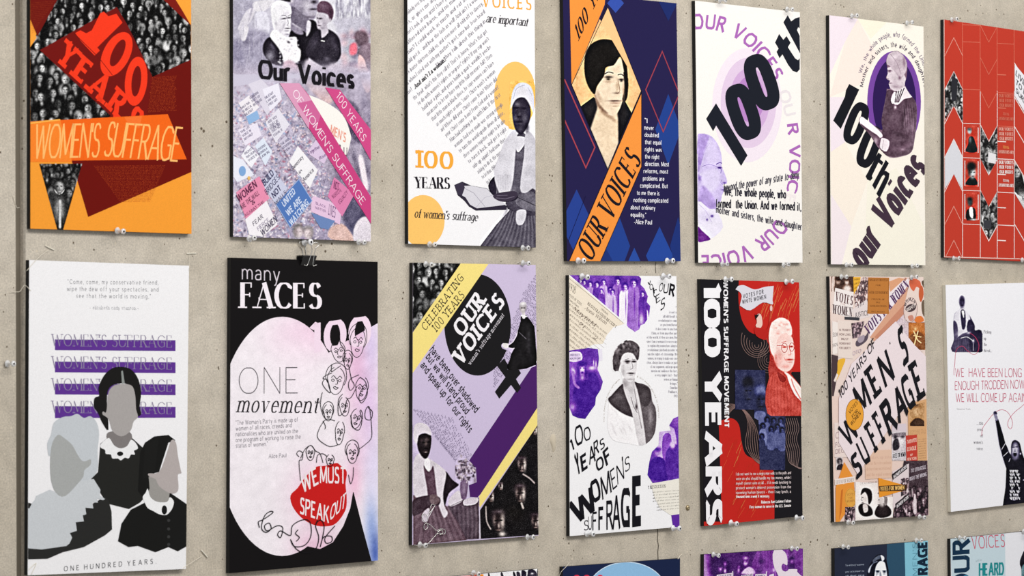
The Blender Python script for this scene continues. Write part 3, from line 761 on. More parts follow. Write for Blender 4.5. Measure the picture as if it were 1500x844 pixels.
    im.p([(1290, 330), (1400, 330), (1430, 440), (1310, 470)], '6E5A66', b=8).p([(1240, 460), (1300, 440), (1310, 540), (1240, 560)], 'E87A8C', b=8)
    im.p([(1320, 500), (1470, 450), (1470, 780), (1420, 700), (1340, 620)], '8A7684', b=6).p([(1330, 560), (1390, 620), (1410, 760), (1340, 780), (1320, 680)], 'E6C2C4', b=5)
    im.g(1360, 690, 26, 9, '8F6470', .8).g(1345, 760, 14, 16, 'C08A90', .7)
    # centre: big man's chin and coat
    im.p([(620, 330), (800, 190), (920, 260), (960, 420), (830, 480), (800, 760), (690, 760), (640, 560)], '17131C', b=2)
    im.p([(640, -10), (900, -10), (905, 60), (880, 190), (800, 200), (640, 240), (640, 100)], '9B93A6', b=3).p([(640, 60), (760, 150), (820, 195), (800, 330), (740, 300), (640, 230)], '6E6678', b=5)
    im.p([(640, 230), (740, 300), (760, 350), (690, 345), (620, 280)], '8C8496', b=4).p([(800, 215), (840, 230), (830, 320), (790, 370)], 'C8C4CE', b=2)
    im.g(800, 60, 60, 70, 'C9C4CE', .8).g(745, 110, 40, 60, '5B5464', .5).g(865, 95, 45, 12, '3A323E', .95).g(860, 140, 40, 28, 'B9B3BF', .8).g(870, 20, 30, 20, '2B242E', .95).g(820, 175, 50, 14, '4C4452', .6)
    im.g(640, 10, 25, 25, 'D0CAD4', .8).p([(500, -10), (620, -10), (625, 20), (560, 10)], '2A242E', b=3)
    im.l([(640, 235), (760, 310)], 9, 'D4D0DA', al=.6, b=4)
    # right: woman with hair piled up
    im.p([(800, 470), (880, 330), (960, 290), (1060, 320), (1130, 400), (1145, 560), (1090, 650), (1010, 700), (900, 650), (830, 600), (790, 560)], '26212C', b=3)
    im.g(880, 430, 40, 60, '4A4452', .6, 30).g(1080, 460, 30, 80, '4A4452', .6, -20).g(980, 520, 60, 90, '312C38', .5).g(1000, 600, 40, 20, '6C6676', .5)
    im.p([(900, 130), (1000, 120), (1045, 200), (1000, 250), (1020, 330), (950, 390), (940, 310), (905, 290), (895, 200)], 'C2BBC6', b=3)
    im.p([(905, 50), (950, 10), (1020, 25), (1065, 90), (1068, 160), (1040, 210), (1010, 150), (960, 130), (905, 120)], '5A4152', b=3).g(980, 60, 50, 30, '70586A', .6).g(1040, 130, 16, 50, '3E2C3A', .7)
    im.g(935, 190, 20, 9, '3A333E', .95).g(905, 185, 8, 8, '3A333E', .8).g(915, 225, 10, 18, '8F8794', .8).g(925, 262, 18, 7, '5A505C', .9).g(975, 250, 24, 40, 'A59DAA', .6).g(1038, 205, 8, 20, 'B2A9B4', 1).g(955, 285, 22, 12, '8F8794', .6)
    im.l([(945, 415), (975, 422)], 9, 'EDEBF0').l([(960, 400), (985, 380), (1010, 345)], 6, '17131C')
    # left: woman with white hair and lace
    im.p([(360, 560), (350, 460), (410, 380), (500, 420), (560, 560), (570, 670), (440, 650)], '221D28', b=2)
    im.g(420, 570, 50, 60, 'A9A5B4', .75, 20).g(450, 480, 20, 40, '5B5566', .7, -30)
    im.p([(430, 60), (500, 5), (570, 20), (630, 70), (636, 150), (560, 160), (520, 230), (470, 310), (440, 220)], 'EBEAEE', b=2)
    im.p([(540, 150), (620, 110), (632, 200), (628, 320), (600, 370), (560, 360), (500, 320), (470, 290), (500, 220)], 'E0DDE4', b=2)
    for k in range(14): im.l([(445+k*12, 250-k*8), (440+k*12, 120-k*3), (520+k*7, 30+k*4)], 2.5, 'C4C1CC', al=.5)
    im.g(565, 190, 26, 8, '3E3845', .9, -8).g(615, 182, 18, 8, '3E3845', .9).l([(540, 160), (575, 158), (590, 172)], 5, '6A6472', al=.8).l([(603, 165), (630, 150)], 5, '6A6472', al=.8)
    im.l([(600, 200), (608, 240), (596, 262), (618, 268)], 5, '8D8794', al=.8).g(600, 290, 26, 6, '4A4450', .95).g(595, 315, 26, 8, '9A94A2', .7).g(600, 352, 26, 10, 'A29CAA', .8).g(560, 270, 12, 40, 'BCB7C2', .7, 20).g(480, 240, 14, 24, 'B9B5C0', .8).g(525, 320, 14, 26, 'B5B0BC', .6)
    im.p([(420, 370), (470, 300), (560, 360), (610, 380), (690, 380), (700, 470), (735, 520), (720, 620), (640, 660), (570, 650), (545, 560), (500, 480)], 'EFEDF0', b=2)
    for k in range(60): im.g(rd.uniform(500, 720), rd.uniform(380, 650), 9, 9, rd.choice(['C9C6D0', 'FFFFFF', 'D8D5DE']), .6)
    im.g(610, 430, 18, 12, '4A4450', .9, 30).g(640, 400, 20, 8, '8D8794', .7)
    im.p([(560, 640), (640, 620), (720, 700), (720, 760), (560, 760)], 'D8B9C6', b=10).p([(800, 600), (960, 690), (1100, 640), (1150, 760), (800, 760)], 'D6CCD8', b=14)
    t_ = np.clip((im.Y-600)/150, 0, 1)[..., None]; im.c = im.c*(1-t_)+hx('BDB5C8')*t_
    im.grain(.018)
    im.emit(cut=[(30, -10), (1480, -10), (1480, 765), (30, 765)]); pz.flush(); pz.layer = L0
    pz.part('pink_ribbon'); V(320, 0, 2.279)
    poly([(203, 278), (268, 278), (300, 318), (512, 665), (512, 755), (500, 735)], 'C8437F')
    pz.part('pink_ribbon'); poly([(355, 292), (404, 300), (512, 440), (512, 545), (470, 470)], 'CE4B86')
    poly([(203, 278), (268, 278), (310, 335), (300, 430)], 'D99ABA', True); poly([(262, 345), (310, 335), (340, 385), (322, 435)], 'CC6598')
    pz.part('ribbon_lettering')
    TX("OF WOMEN'S SUFFRAGE", (244, 312), (476, 686), (15, -17), 'F4E8F0', 'light', wt=1.15, track=.14)
    TX('100 YEARS', (390, 322), (480, 475), (14, -18), 'F4E8F0', 'light', wt=1.15)
    pz.part('headline', 'heavy black title lettering')
    TX('Our Voices', (131, 262), (452, 297), (0, -64), '17141A', 'black', cond=.82, wt=.8, q=5, track=.16)
    pz.flush()

# ---------------------------------------------------------------- poster C: white with gold discs
TRUTH = ["nobody ever helps me into carriages", "es, or gives me any best place!", "me! Look at my arm! I have ploughed and", "athered into barns, and no man could head", "man? I could work as much and eat as much as a",
 "ould get it - and bear the lash as well! And ain't I a woman", "ve borne thirteen children, and seen most all sold off to slavery,", "d when I cried out with my mother's grief, none but Jesus heard", "me!                        Then they talk about this thing in",
 "the head; what's this they call it? That's it, honey. What's that got", "to do with women's rights or negroes' rights? If my cup won't", "hold but a pint, and yours holds a quart, wouldn't you be", "mean not to let me have my little half measure full? Then",
 "that little man in black there, he says women can't have", "as much rights as men, 'cause Christ wasn't a woman", "an! Where did your Christ come from? Where did", "your Christ come from? From God and a woman!", "Man had nothing to do with Him. If the first",
 "woman God ever made was strong enough", "to turn the world upside down all alone,", "these women together ought to be able", "to turn it back, and get it right", "side up again! And now they is", "asking to do it, the men", "ter let them. Obliged", "for hearing"]
def poster_woman():
    pz = Poster('white poster with diagonal small print, gold discs and woman holding an open book', None, None, (784.6, 362.8), (598, 357), 'F3F2F4')
    V(580, 0, 2.282); pz.part('gold_disc')
    ell(398, 318, 70, 112, 'F8C46C'); pz.part('gold_disc'); ell(90, 740, 72, 88, 'F8C46C'); pz.part('headline'); TX('VOICES', (288, 22), (452, 34), (0, -42), 'F2A83A', 'slab', wt=.85, up=True)
    pz.part('small_print')
    n = len(TRUTH)
    for i, s_ in enumerate(TRUTH):
        t = (i-8)   # line 8 starts at (45, 318)
        if t <= 0: x0, y0 = 38, 318+t*33.5
        else: x0, y0 = 45+t*15.3, 318+t*17.6
        rx = [160, 190, 225, 262, 292, 285, 292, 298, 300, 305, 312, 318, 322, 328, 332, 338, 343, 350, 357, 362, 366, 370, 376, 352, 340, 330][i]
        x1 = rx; y1 = y0-(x1-x0)*.93*(1 if i < 18 else .95)
        if i < 3: y1 = y0-(x1-x0)*.9
        TX(s_, (x0, y0), (x1, y1), (-6, -12), '85818C', 'roman', wt=1.35, q=1, track=.18)
    TX("And ain't I a woman?", (64, 298), (168, 202), (-6, -13), '1B181E', 'slab', wt=1.2, q=2, track=.2)
    pz.part('headline')
    TX('100', (60, 560), (190, 566), (0, -58), 'F2A83A', 'slab', wt=.95, track=.22); TX('YEARS', (62, 629), (180, 632), (0, -38), '1E1A22', 'didone', cond=.75, track=.14, wt=1.15)
    pz.part('caption')
    TX('are important', (300, 74), (440, 88), (0, -29), '2A262E', 'bitalic', cond=.8, q=3, wt=.85, track=.12); TX("of women's suffrage", (60, 727), (272, 740), (0, -29), '2A262E', 'bitalic', cond=.8, q=3, wt=.85, track=.12)
    pz.part('portrait_photograph'); V(690, 90, 3.01)
    im = R(0, 85, 292, 826, .97, .55, 4); BG = (.97, .972, .975)
    im.c[:] = hx('F3F2F4'); im.p(ellp(192, 153, 93, 149, 0, 40), 'F8C46C', False)
    # skirt
    im.p([(38, 816), (110, 720), (175, 650), (292, 640), (292, 830), (38, 830)], .36, False)
    for k in range(26):
        im.l([(160+k*5, 640), (110+k*8, 740), (50+k*11, 826)], 4, .22 if k % 2 else .52, al=.45, b=1.5)
    im.p([(75, 545), (115, 500), (185, 520), (200, 600), (150, 620), (95, 590)], .2)
    im.p([(195, 330), (250, 330), (285, 480), (292, 600), (292, 680), (160, 650), (165, 560), (190, 420)], .3).p([(200, 560), (260, 570), (292, 600), (292, 660), (230, 650), (195, 620)], .42).l([(205, 600), (292, 640)], 3, .2)
    im.p([(190, 350), (240, 330), (235, 560), (175, 580)], .38, b=2); im.p([(190, 340), (215, 330), (245, 345), (210, 400), (196, 380)], .86)
    im.p([(190, 300), (135, 370), (105, 440), (103, 520), (130, 590), (165, 585), (185, 520), (195, 400), (205, 350)], .84, b=1); im.p([(240, 310), (275, 330), (292, 400), (292, 560), (270, 560), (240, 580), (215, 560), (232, 420)], .8, b=1)
    for k in range(14): im.l([(110+k*5, 500), (112+k*5, 588-k)], 2, .66, al=.6)
    im.p([(200, 660), (240, 655), (240, 690), (225, 720), (200, 715)], .82, b=2)
    im.p([(185, 180), (215, 155), (250, 165), (262, 220), (255, 270), (225, 322), (205, 315), (190, 290), (180, 230)], .2, b=1)
    im.g(205, 190, 14, 10, .5, .7).g(235, 250, 12, 20, .38, .7).g(195, 250, 9, 14, .42, .7).g(198, 205, 10, 4, .03, .9).g(232, 208, 10, 4, .03, .9).g(213, 232, 7, 12, .4, .7).g(210, 244, 10, 4, .06, .8).g(210, 266, 16, 4, .06, .9).g(214, 275, 12, 4, .35, .6).g(215, 298, 12, 10, .36, .5).g(245, 290, 10, 22, .08, .7)
    im.p([(173, 210), (180, 140), (200, 102), (230, 93), (262, 110), (277, 160), (275, 230), (262, 200), (235, 160), (200, 165), (183, 190)], .88, b=1).l([(186, 165), (200, 120), (235, 105)], 3, .7, al=.6).l([(250, 115), (268, 150)], 3, .72, al=.6)
    im.p([(95, 590), (160, 575), (205, 590), (195, 612), (150, 620), (110, 612)], .2).l([(110, 600), (170, 604)], 3, .45)
    im.tint('1B1626', 'F1EFF4', '6E6880') if False else None
    a = np.clip((im.c.mean(-1, keepdims=True)-.55)*1.25+.52, 0, 1); gold = (im.c[..., 0]-im.c[..., 2] > .1)[..., None]; wht = (im.c.mean(-1, keepdims=True) > .93)
    im.c = np.where(gold | wht, im.c, hx('1E1828')*(1-a)+hx('EFEDF4')*a)
    im.grain(.016); im.emit(cut=[(0, 86), (292, 86), (292, 828), (30, 828), (0, 826)], mask=[(170, 86), (292, 86), (292, 828), (36, 828), (36, 790), (150, 655), (70, 560), (100, 480), (165, 300)])
    pz.part('open_book')
    poly([(-75, 545), (-40, 530), (0, 548), (70, 560), (100, 590), (158, 640), (155, 655), (20, 658), (-10, 640), (-30, 615), (-60, 590)], '2B2536')
    poly([(-55, 550), (-5, 548), (70, 562), (95, 590), (155, 632), (25, 648), (-5, 632), (-25, 600), (-50, 585)], 'D6D4DC', True); poly([(-72, 546), (-40, 532), (-28, 556), (-40, 590), (-60, 588)], '3A3346', True)
    line([(-28, 560), (10, 580), (60, 640)], 2, '9A96A4'); line([(95, 590), (60, 600), (20, 645)], 1.5, 'A9A5B4')
    poly(smooth([(95, 596), (120, 580), (190, 572), (205, 590), (180, 612), (130, 618)], 3), '3A3142', True); line([(110, 602), (150, 606), (190, 596)], 3, '6F6678'); line([(112, 592), (160, 590)], 2, '6F6678')
    pz.flush()

# ---------------------------------------------------------------- poster D: navy with orange lozenge
def poster_navy():
    pz = Poster('navy blue poster with an orange diagonal band and lozenge portrait of a dark-haired woman', None, None, (996.7, 382.8), (830.6, 382.4), '241F4A')
    V(815, 0, 2.1077)
    for cx, cy, w_, h_, cc in ((345, 400, 40, 110, '22408C'), (62, 690, 50, 105, '27408F'), (185, 760, 42, 115, '24418E'), (318, 790, 42, 90, '26479A'), (240, 845, 36, 80, '2A4C9E'), (135, 845, 60, 110, '1E3276'), (375, 760, 25, 90, '1E3276'), (182, 10, 26, 30, '3550A8'), (345, 5, 30, 60, '1D2B66')):
        pz.part('blue_lozenge'); poly([(cx, cy-h_), (cx+w_, cy), (cx, cy+h_), (cx-w_, cy)], cc)
    line([(36, 745), (90, 605)], 1.5, '15123A')
    pz.part('red_outline')
    line([(326, 159), (379, 290), (329, 407), (275, 277)], 3.5, '9C3F4E', True); pz.part('red_outline'); line([(24, 245), (118, 455), (90, 518), (24, 370)], 4, 'A84450')
    pz.part('orange_band')
    poly([(40, -5), (150, -5), (148, 15), (46, 262)], 'F2943F'); poly([(262, 285), (262, 515), (132, 812), (36, 812)], 'F2943F')
    line([(46, 264), (156, 14)], 2, '17141E', up=True); line([(262, 280), (262, 520)], 2, '17141E'); line([(36, 812), (262, 286)], 2, '17141E'); line([(262, 515), (133, 812)], 2, '17141E')
    pz.part('portrait_photograph')
    LZ = [(158, 22), (261, 281), (157, 522), (46, 262)]; poly(LZ, 'F7C68C')
    V(835, 30, 3.836); im = R(5, -5, 402, 838, 'F7C68C', .5, 3)
    im.p([(55, 485), (130, 430), (200, 480), (270, 500), (300, 440), (345, 520), (262, 720), (210, 835), (110, 610)], '1D1A1C', False)
    im.p([(112, 610), (150, 500), (160, 440), (262, 500), (268, 560), (270, 690), (215, 850)], 'EBD3B4', False, b=3).p([(150, 450), (190, 505), (245, 548), (262, 575), (215, 548), (165, 510)], 'B39478', b=5)
    im.p([(140, 400), (190, 300), (240, 230), (290, 220), (310, 300), (302, 380), (288, 470), (260, 525), (230, 535), (180, 500), (145, 450)], 'EED8BC', b=2)
    im.p([(135, 410), (150, 440), (175, 485), (215, 525), (185, 512), (150, 475)], '8A6C58', b=4).g(160, 430, 14, 40, 'B89A80', .6, -20)
    im.p(smooth([(80, 300), (82, 200), (110, 140), (160, 110), (215, 107), (270, 130), (305, 190), (322, 300), (318, 430), (300, 450), (305, 340), (298, 270), (280, 205), (245, 250), (200, 265), (190, 310), (150, 370), (135, 415), (100, 370)]), '14110F', False, b=1)
    im.p([(298, 290), (325, 330), (320, 430), (300, 455), (292, 440), (305, 380)], '1A1513', b=1)
    im.g(215, 318, 22, 7, '2E2320', .95).g(213, 330, 10, 6, '17110F', .8).l([(195, 300), (215, 290), (240, 296)], 6, '4A3A32').g(287, 332, 16, 6, '2E2320', .95).g(287, 340, 8, 6, '17110F', .8).l([(268, 306), (285, 302), (300, 312)], 6, '4A3A32')
    im.g(215, 345, 24, 8, 'B89A80', .6).g(265, 370, 10, 30, 'D0B496', .8).l([(268, 340), (278, 395), (262, 412)], 4, '9A7A64', al=.7).g(258, 408, 20, 6, '6B5042', .8).g(250, 452, 34, 5, '5A3F36', .95).g(252, 464, 26, 6, 'A88270', .7).g(250, 482, 24, 5, 'B89A80', .7).g(300, 400, 8, 60, 'A88A70', .6)
    im.g(240, 400, 20, 30, 'F6E4CC', .5); im.grain(.014); im.emit(cut=[(165, -38+30), (398, 394), (211, 836), (7, 362)])
    V(815, 0, 2.1077); line(LZ, 2, '17141E', True, up=True)
    pz.part('band_lettering')
    TX('100 YEARS', (66, 130), (180, -112), (-18, -32), '17141E', 'bitalic', cond=.7, q=4, wt=.8)
    TX('OUR VOICES', (106, 812), (262, 498), (-44, -50), '17141E', 'roman', cond=.75, q=5, wt=1.35)
    pz.part('quotation')
    L = ['"I', 'never', 'doubted', 'that equal', 'rights was', 'the right', 'direction. Most', 'reforms, most', 'problems are', 'complicated. But', 'to me there is', 'nothing complicated', 'about ordinary', 'equality."', '-Alice Paul']
    X = [(271, 9), (270, 30), (271, 44), (272, 51), (272, 52), (272, 45), (272, 75), (268, 76), (266, 66), (257, 86), (247, 70), (237, 107), (228, 76), (228, 48), (238, 56)]
    for i, s_ in enumerate(L): TX(s_, (X[i][0], 378+i*22.4), (X[i][0]+X[i][1], 380+i*22.4), (0, -14), 'E9E7F0', 'sans', q=2, wt=1.1, cond=.8)
    pz.flush()
# ---------------------------------------------------------------- poster E: cream, leaning black 100
def poster_hundred():
    pz = Poster('cream poster with circling purple lettering, huge leaning black 100 and pale profile', (1018, 1), (1171.6, 18), (1175.4, 384.8), (1022.7, 384.8), 'F5F1EC')
    V(1000, 0, 2.11); pz.part('tinted_ovals')
    ell(199, 325, 108, 177, 'F0E4EE'); ell(203, 318, 86, 140, 'E0C9E2'); ell(206, 312, 62, 102, 'CFAAD6'); ell(208, 306, 44, 72, 'B985C6')
    pz.part('circular_lettering', 'purple capitals set on a circle')
    pu = 'AA66B6'; cx, cy = 62, 482
    ARC('OUR VOICES', cx, cy, 272, 392, -97, -36, 48, pu, 'bold'); ARC('OU', cx, cy, 268, 385, -31, -18, 48, 'E7DFE2', 'bold'); ARC('R VOIC', cx, cy, 268, 385, -15, 17, 48, pu, 'bold'); ARC('E', cx, cy, 268, 385, 17, 22, 48, 'EFE6E6', 'bold')
    pz.part('circular_lettering'); ARC('OUR VOICE', cx, 556, 266, 232, 30, 92, 48, pu, 'bold')
    pz.part('numeral', 'huge leaning black numerals')
    bk = '1B1E28'
    V(1025, 10, 3.516); poly([(83, 497), (32, 577), (68, 641), (84, 612), (212, 820), (245, 765)], bk)
    stad(223, 541, 48, 140, 70, -26, 1, bk, iw=.14, ih=.46, p=2.7); stad(318, 388, 48, 140, 70, -26, 1, bk, iw=.14, ih=.46, p=2.7)
    poly([(408, 140), (430, 170), (446, 150), (467, 185), (453, 208), (490, 265), (505, 275), (514, 265), (514, 322), (500, 338), (478, 330), (455, 300), (425, 245), (410, 265), (395, 232), (405, 215), (387, 184)], bk)
    poly([(452, 43), (470, 75), (490, 60), (514, 52), (514, 112), (506, 105), (500, 120), (514, 150), (516, 240), (430, 80)], bk)
    pz.part('profile_photograph'); V(1015, 180, 4.686)
    im = R(30, 74, 245, 820, 'F5F1EC', .45, 4)
    im.p([(33, 84), (80, 76), (125, 92), (165, 140), (190, 205), (198, 262), (196, 300), (214, 340), (233, 398), (226, 420), (204, 424), (213, 450), (208, 478), (198, 498), (190, 540), (160, 560), (150, 600), (33, 560)], 'CFC0EA', b=1)
    im.p([(33, 84), (85, 80), (110, 110), (70, 200), (50, 300), (33, 330)], 'B79FDC', b=5).p([(110, 110), (170, 160), (190, 250), (120, 290), (90, 230)], 'D9CCF0', b=7).p([(60, 340), (170, 320), (180, 420), (120, 480), (70, 430)], 'DDD2F2', b=8)
    for k in range(9): im.l([(40+k*9, 110+k*4), (42+k*5, 190), (36+k*2, 290)], 2.5, '8F6FC4', al=.4)
    im.l([(60, 300), (110, 286), (160, 300), (190, 312)], 3, '8B72BC', al=.8).l([(160, 284), (185, 272), (197, 280)], 6, '6F4FA8', al=.8).g(182, 308, 14, 6, '4E2C8A', .95).l([(175, 312), (192, 318), (190, 345)], 4, '7A5CB4').g(216, 412, 12, 6, '7A5CB4', .8).l([(205, 424), (190, 410), (196, 395)], 3, '9E86CC').g(205, 460, 12, 4, '7A5CB4', .9).g(45, 375, 12, 26, '6F4FA8', .7).g(52, 355, 10, 12, 'E5DCF6', .8)
    im.p([(60, 430), (120, 480), (160, 560), (120, 600), (50, 560), (36, 520)], 'B9A2DE', b=6)
    im.p([(33, 540), (110, 590), (160, 600), (205, 715), (125, 795), (90, 770), (40, 720)], 'EAE4F4', b=2); im.g(90, 640, 50, 40, 'D5CAEC', .6).g(130, 640, 10, 9, '5B3C9A', .9).g(96, 665, 6, 8, '5B3C9A', .8).l([(40, 560), (90, 610), (125, 680)], 3, 'B8A6DC', al=.6)
    im.p([(33, 715), (60, 740), (120, 798), (80, 812), (33, 814)], '6F2C8C', b=1).grain(.012); im.emit(mask=smooth([(30, 80), (80, 74), (125, 90), (168, 140), (194, 205), (200, 300), (236, 400), (214, 440), (215, 480), (196, 550), (160, 590), (208, 715), (125, 797), (80, 815), (30, 816)], 3))
    pz.part('quotation'); V(1000, 0, 2.11)
    TX('beyond the power of any state to deny', (125, 593), (358, 551), (2, -25), '4A4752', 'bold', cond=.6, wt=.8, q=3)
    TX('We, the whole people, who', (127, 604), (319, 614), (0, -27), '2E2C38', 'bold', cond=.6, wt=.9, q=3)
    TX('formed  the Union. And we formed it,', (101, 642), (366, 652), (0, -27), '26242F', 'bold', cond=.6, q=3, wt=.9)
    TX('mother and sisters, the wife and daughters', (102, 658), (374, 714), (0, -23), '4A4752', 'bold', cond=.6, wt=.8, q=3)
    pz.flush()

# ---------------------------------------------------------------- poster F: cream, purple oval
def poster_oval():
    pz = Poster('cream poster with a woman reading in a purple oval above slanting black 100th lettering', (1214.6, 22.3), (1352.6, 38.9), (1355.4, 388.6), (1217, 387.2), 'F7F0E4')
    V(1190, 0, 2.11); pz.part('pale_facets')
    poly([(52, 47), (140, 58), (100, 130), (54, 230)], 'EFE2EA'); poly([(100, 130), (140, 58), (200, 170), (150, 260), (54, 300)], 'F5E6DC'); poly([(140, 58), (230, 68), (180, 120)], 'F4EEDA'); poly([(54, 300), (120, 300), (100, 440), (56, 470)], 'F0E3EA')
    poly([(56, 470), (100, 440), (170, 560), (120, 700), (57, 600)], 'F6EBDD'); poly([(57, 600), (120, 700), (90, 818), (58, 818)], 'F1E5E8'); poly([(170, 560), (260, 520), (346, 700), (346, 820), (160, 820)], 'F4EFDF')
    pz.part('oval_frame', 'purple oval ring')
    ring(ellp(252, 316, 83, 158, 0, 48), ellp(253, 316, 66, 136, 0, 48), '7646A0'); ell(253, 316, 67, 137, '2C1850')
    pz.part('circular_lettering')
    ARC('We, the whole people, who formed the Union', 250, 318, 110, 204, 206, 330, 17, '6B5A78', 'sans', cond=.9); ARC('Mother and sisters, the wife and daughters', 250, 318, 98, 172, 196, 344, 17, '3A2C48', 'bold', cond=.9, wt=.8)
    pz.part('numeral', 'heavy black slanting lettering')
    bk = '15161E'; V(1210, 110, 2.913); poly([(98, 38), (141, 62), (62, 230), (30, 194), (80, 92), (84, 66)], bk)
    stad(128, 206, 33, -86, 38, 18, 1, bk, ih=.38, iw=.2, p=2.7); stad(184, 306, 33, -86, 38, 18, 1, bk, ih=.38, iw=.2, p=2.7)
    poly([(222, 330), (238, 342), (195, 430), (198, 440), (188, 452), (175, 446), (168, 432), (176, 418)], bk); poly([(203, 356), (210, 342), (244, 372), (238, 386)], bk)
    poly([(254, 362), (267, 376), (208, 490), (196, 470)], bk); poly([(228, 526), (214, 506), (251, 432), (246, 425), (236, 434), (240, 416), (254, 408), (270, 420), (266, 446)], bk)
    pz.part('headline')
    TX('our Voices', (160, 842), (432, 404), (-78, -98), '41303F', 'black', cond=.58, wt=.84, q=4, track=.17)
    pz.part('portrait_photograph'); V(1260, 60, 4.69)
    im = R(-6, 66, 420, 800, .5, .45, 6)
    im.p([(180, 345), (230, 340), (330, 370), (382, 430), (384, 560), (370, 680), (350, 760), (290, 790), (210, 795), (150, 770), (130, 700), (150, 610), (145, 540), (170, 420)], .3, b=2)
    im.g(220, 560, 45, 90, .38, .6).g(330, 560, 25, 90, .52, .5, -10).g(360, 600, 10, 60, .65, .5).g(300, 500, 10, 90, .12, .7, 10).g(200, 480, 20, 80, .22, .6).g(260, 640, 60, 14, .15, .6, 20).g(320, 720, 40, 20, .6, .5, -30).g(250, 740, 50, 20, .42, .6).g(290, 745, 16, 10, .78, .6)
    for k in range(10): im.l([(290+k*8, 440), (300+k*8, 540), (310+k*6, 640)], 3, .18 if k % 2 else .5, al=.4)
    im.p([(240, 340), (300, 310), (340, 340), (355, 385), (300, 400), (255, 440), (215, 420), (215, 380)], .88, b=1)
    for k in range(4): im.l([(300-k*18, 325+k*10), (262-k*8, 420)], 7, .2, sm=2, al=.8)
    im.l([(232, 380), (212, 400), (222, 430), (240, 380)], 4, .95).g(240, 455, 10, 14, .9, .9).p([(215, 340), (255, 355), (240, 330)], .4)
    im.p([(180, 190), (230, 180), (300, 230), (310, 300), (250, 345), (205, 325), (195, 290), (205, 275), (178, 255), (188, 225)], .82, b=1)
    im.p([(180, 130), (200, 85), (250, 70), (290, 95), (318, 150), (316, 200), (295, 240), (270, 260), (235, 210), (200, 170), (182, 160)], .74, b=1).g(230, 110, 30, 20, .86, .6).l([(205, 90), (250, 150), (280, 230)], 3, .55, al=.7).g(300, 140, 10, 40, .5, .6)
    im.g(200, 205, 12, 5, .25, .9).g(200, 212, 10, 5, .4, .6).l([(184, 225), (178, 250), (195, 262)], 4, .55, al=.6).g(205, 290, 16, 4, .35, .8).g(270, 255, 10, 14, .5, .8).g(235, 290, 20, 26, .7, .6).g(250, 315, 30, 10, .55, .5)
    im.p([(5, 520), (60, 555), (150, 640), (130, 665), (60, 610), (0, 570)], .93, b=1).p([(0, 568), (60, 612), (130, 662), (120, 720), (60, 650)], .35, b=1).g(105, 685, 16, 26, .72, .9)
    im.p([(150, 665), (200, 690), (180, 760), (135, 735), (138, 690)], .87, b=1).l([(160, 680), (150, 740)], 3, .6, al=.6)
    im.tint('2A1A24', 'F2E8EC', '8A6E80').grain(.015)
    im.emit(mask=smooth([(182, 330), (180, 345), (168, 420), (145, 540), (148, 615), (60, 556), (4, 518), (-4, 568), (60, 640), (115, 722), (135, 745), (200, 800), (290, 793), (352, 762), (372, 680), (386, 560), (384, 430), (335, 360), (305, 300), (318, 240), (320, 150), (290, 93), (250, 68), (200, 83), (178, 130), (186, 190), (187, 225), (176, 256), (200, 275), (194, 295), (205, 328)], 3))
    pz.flush()

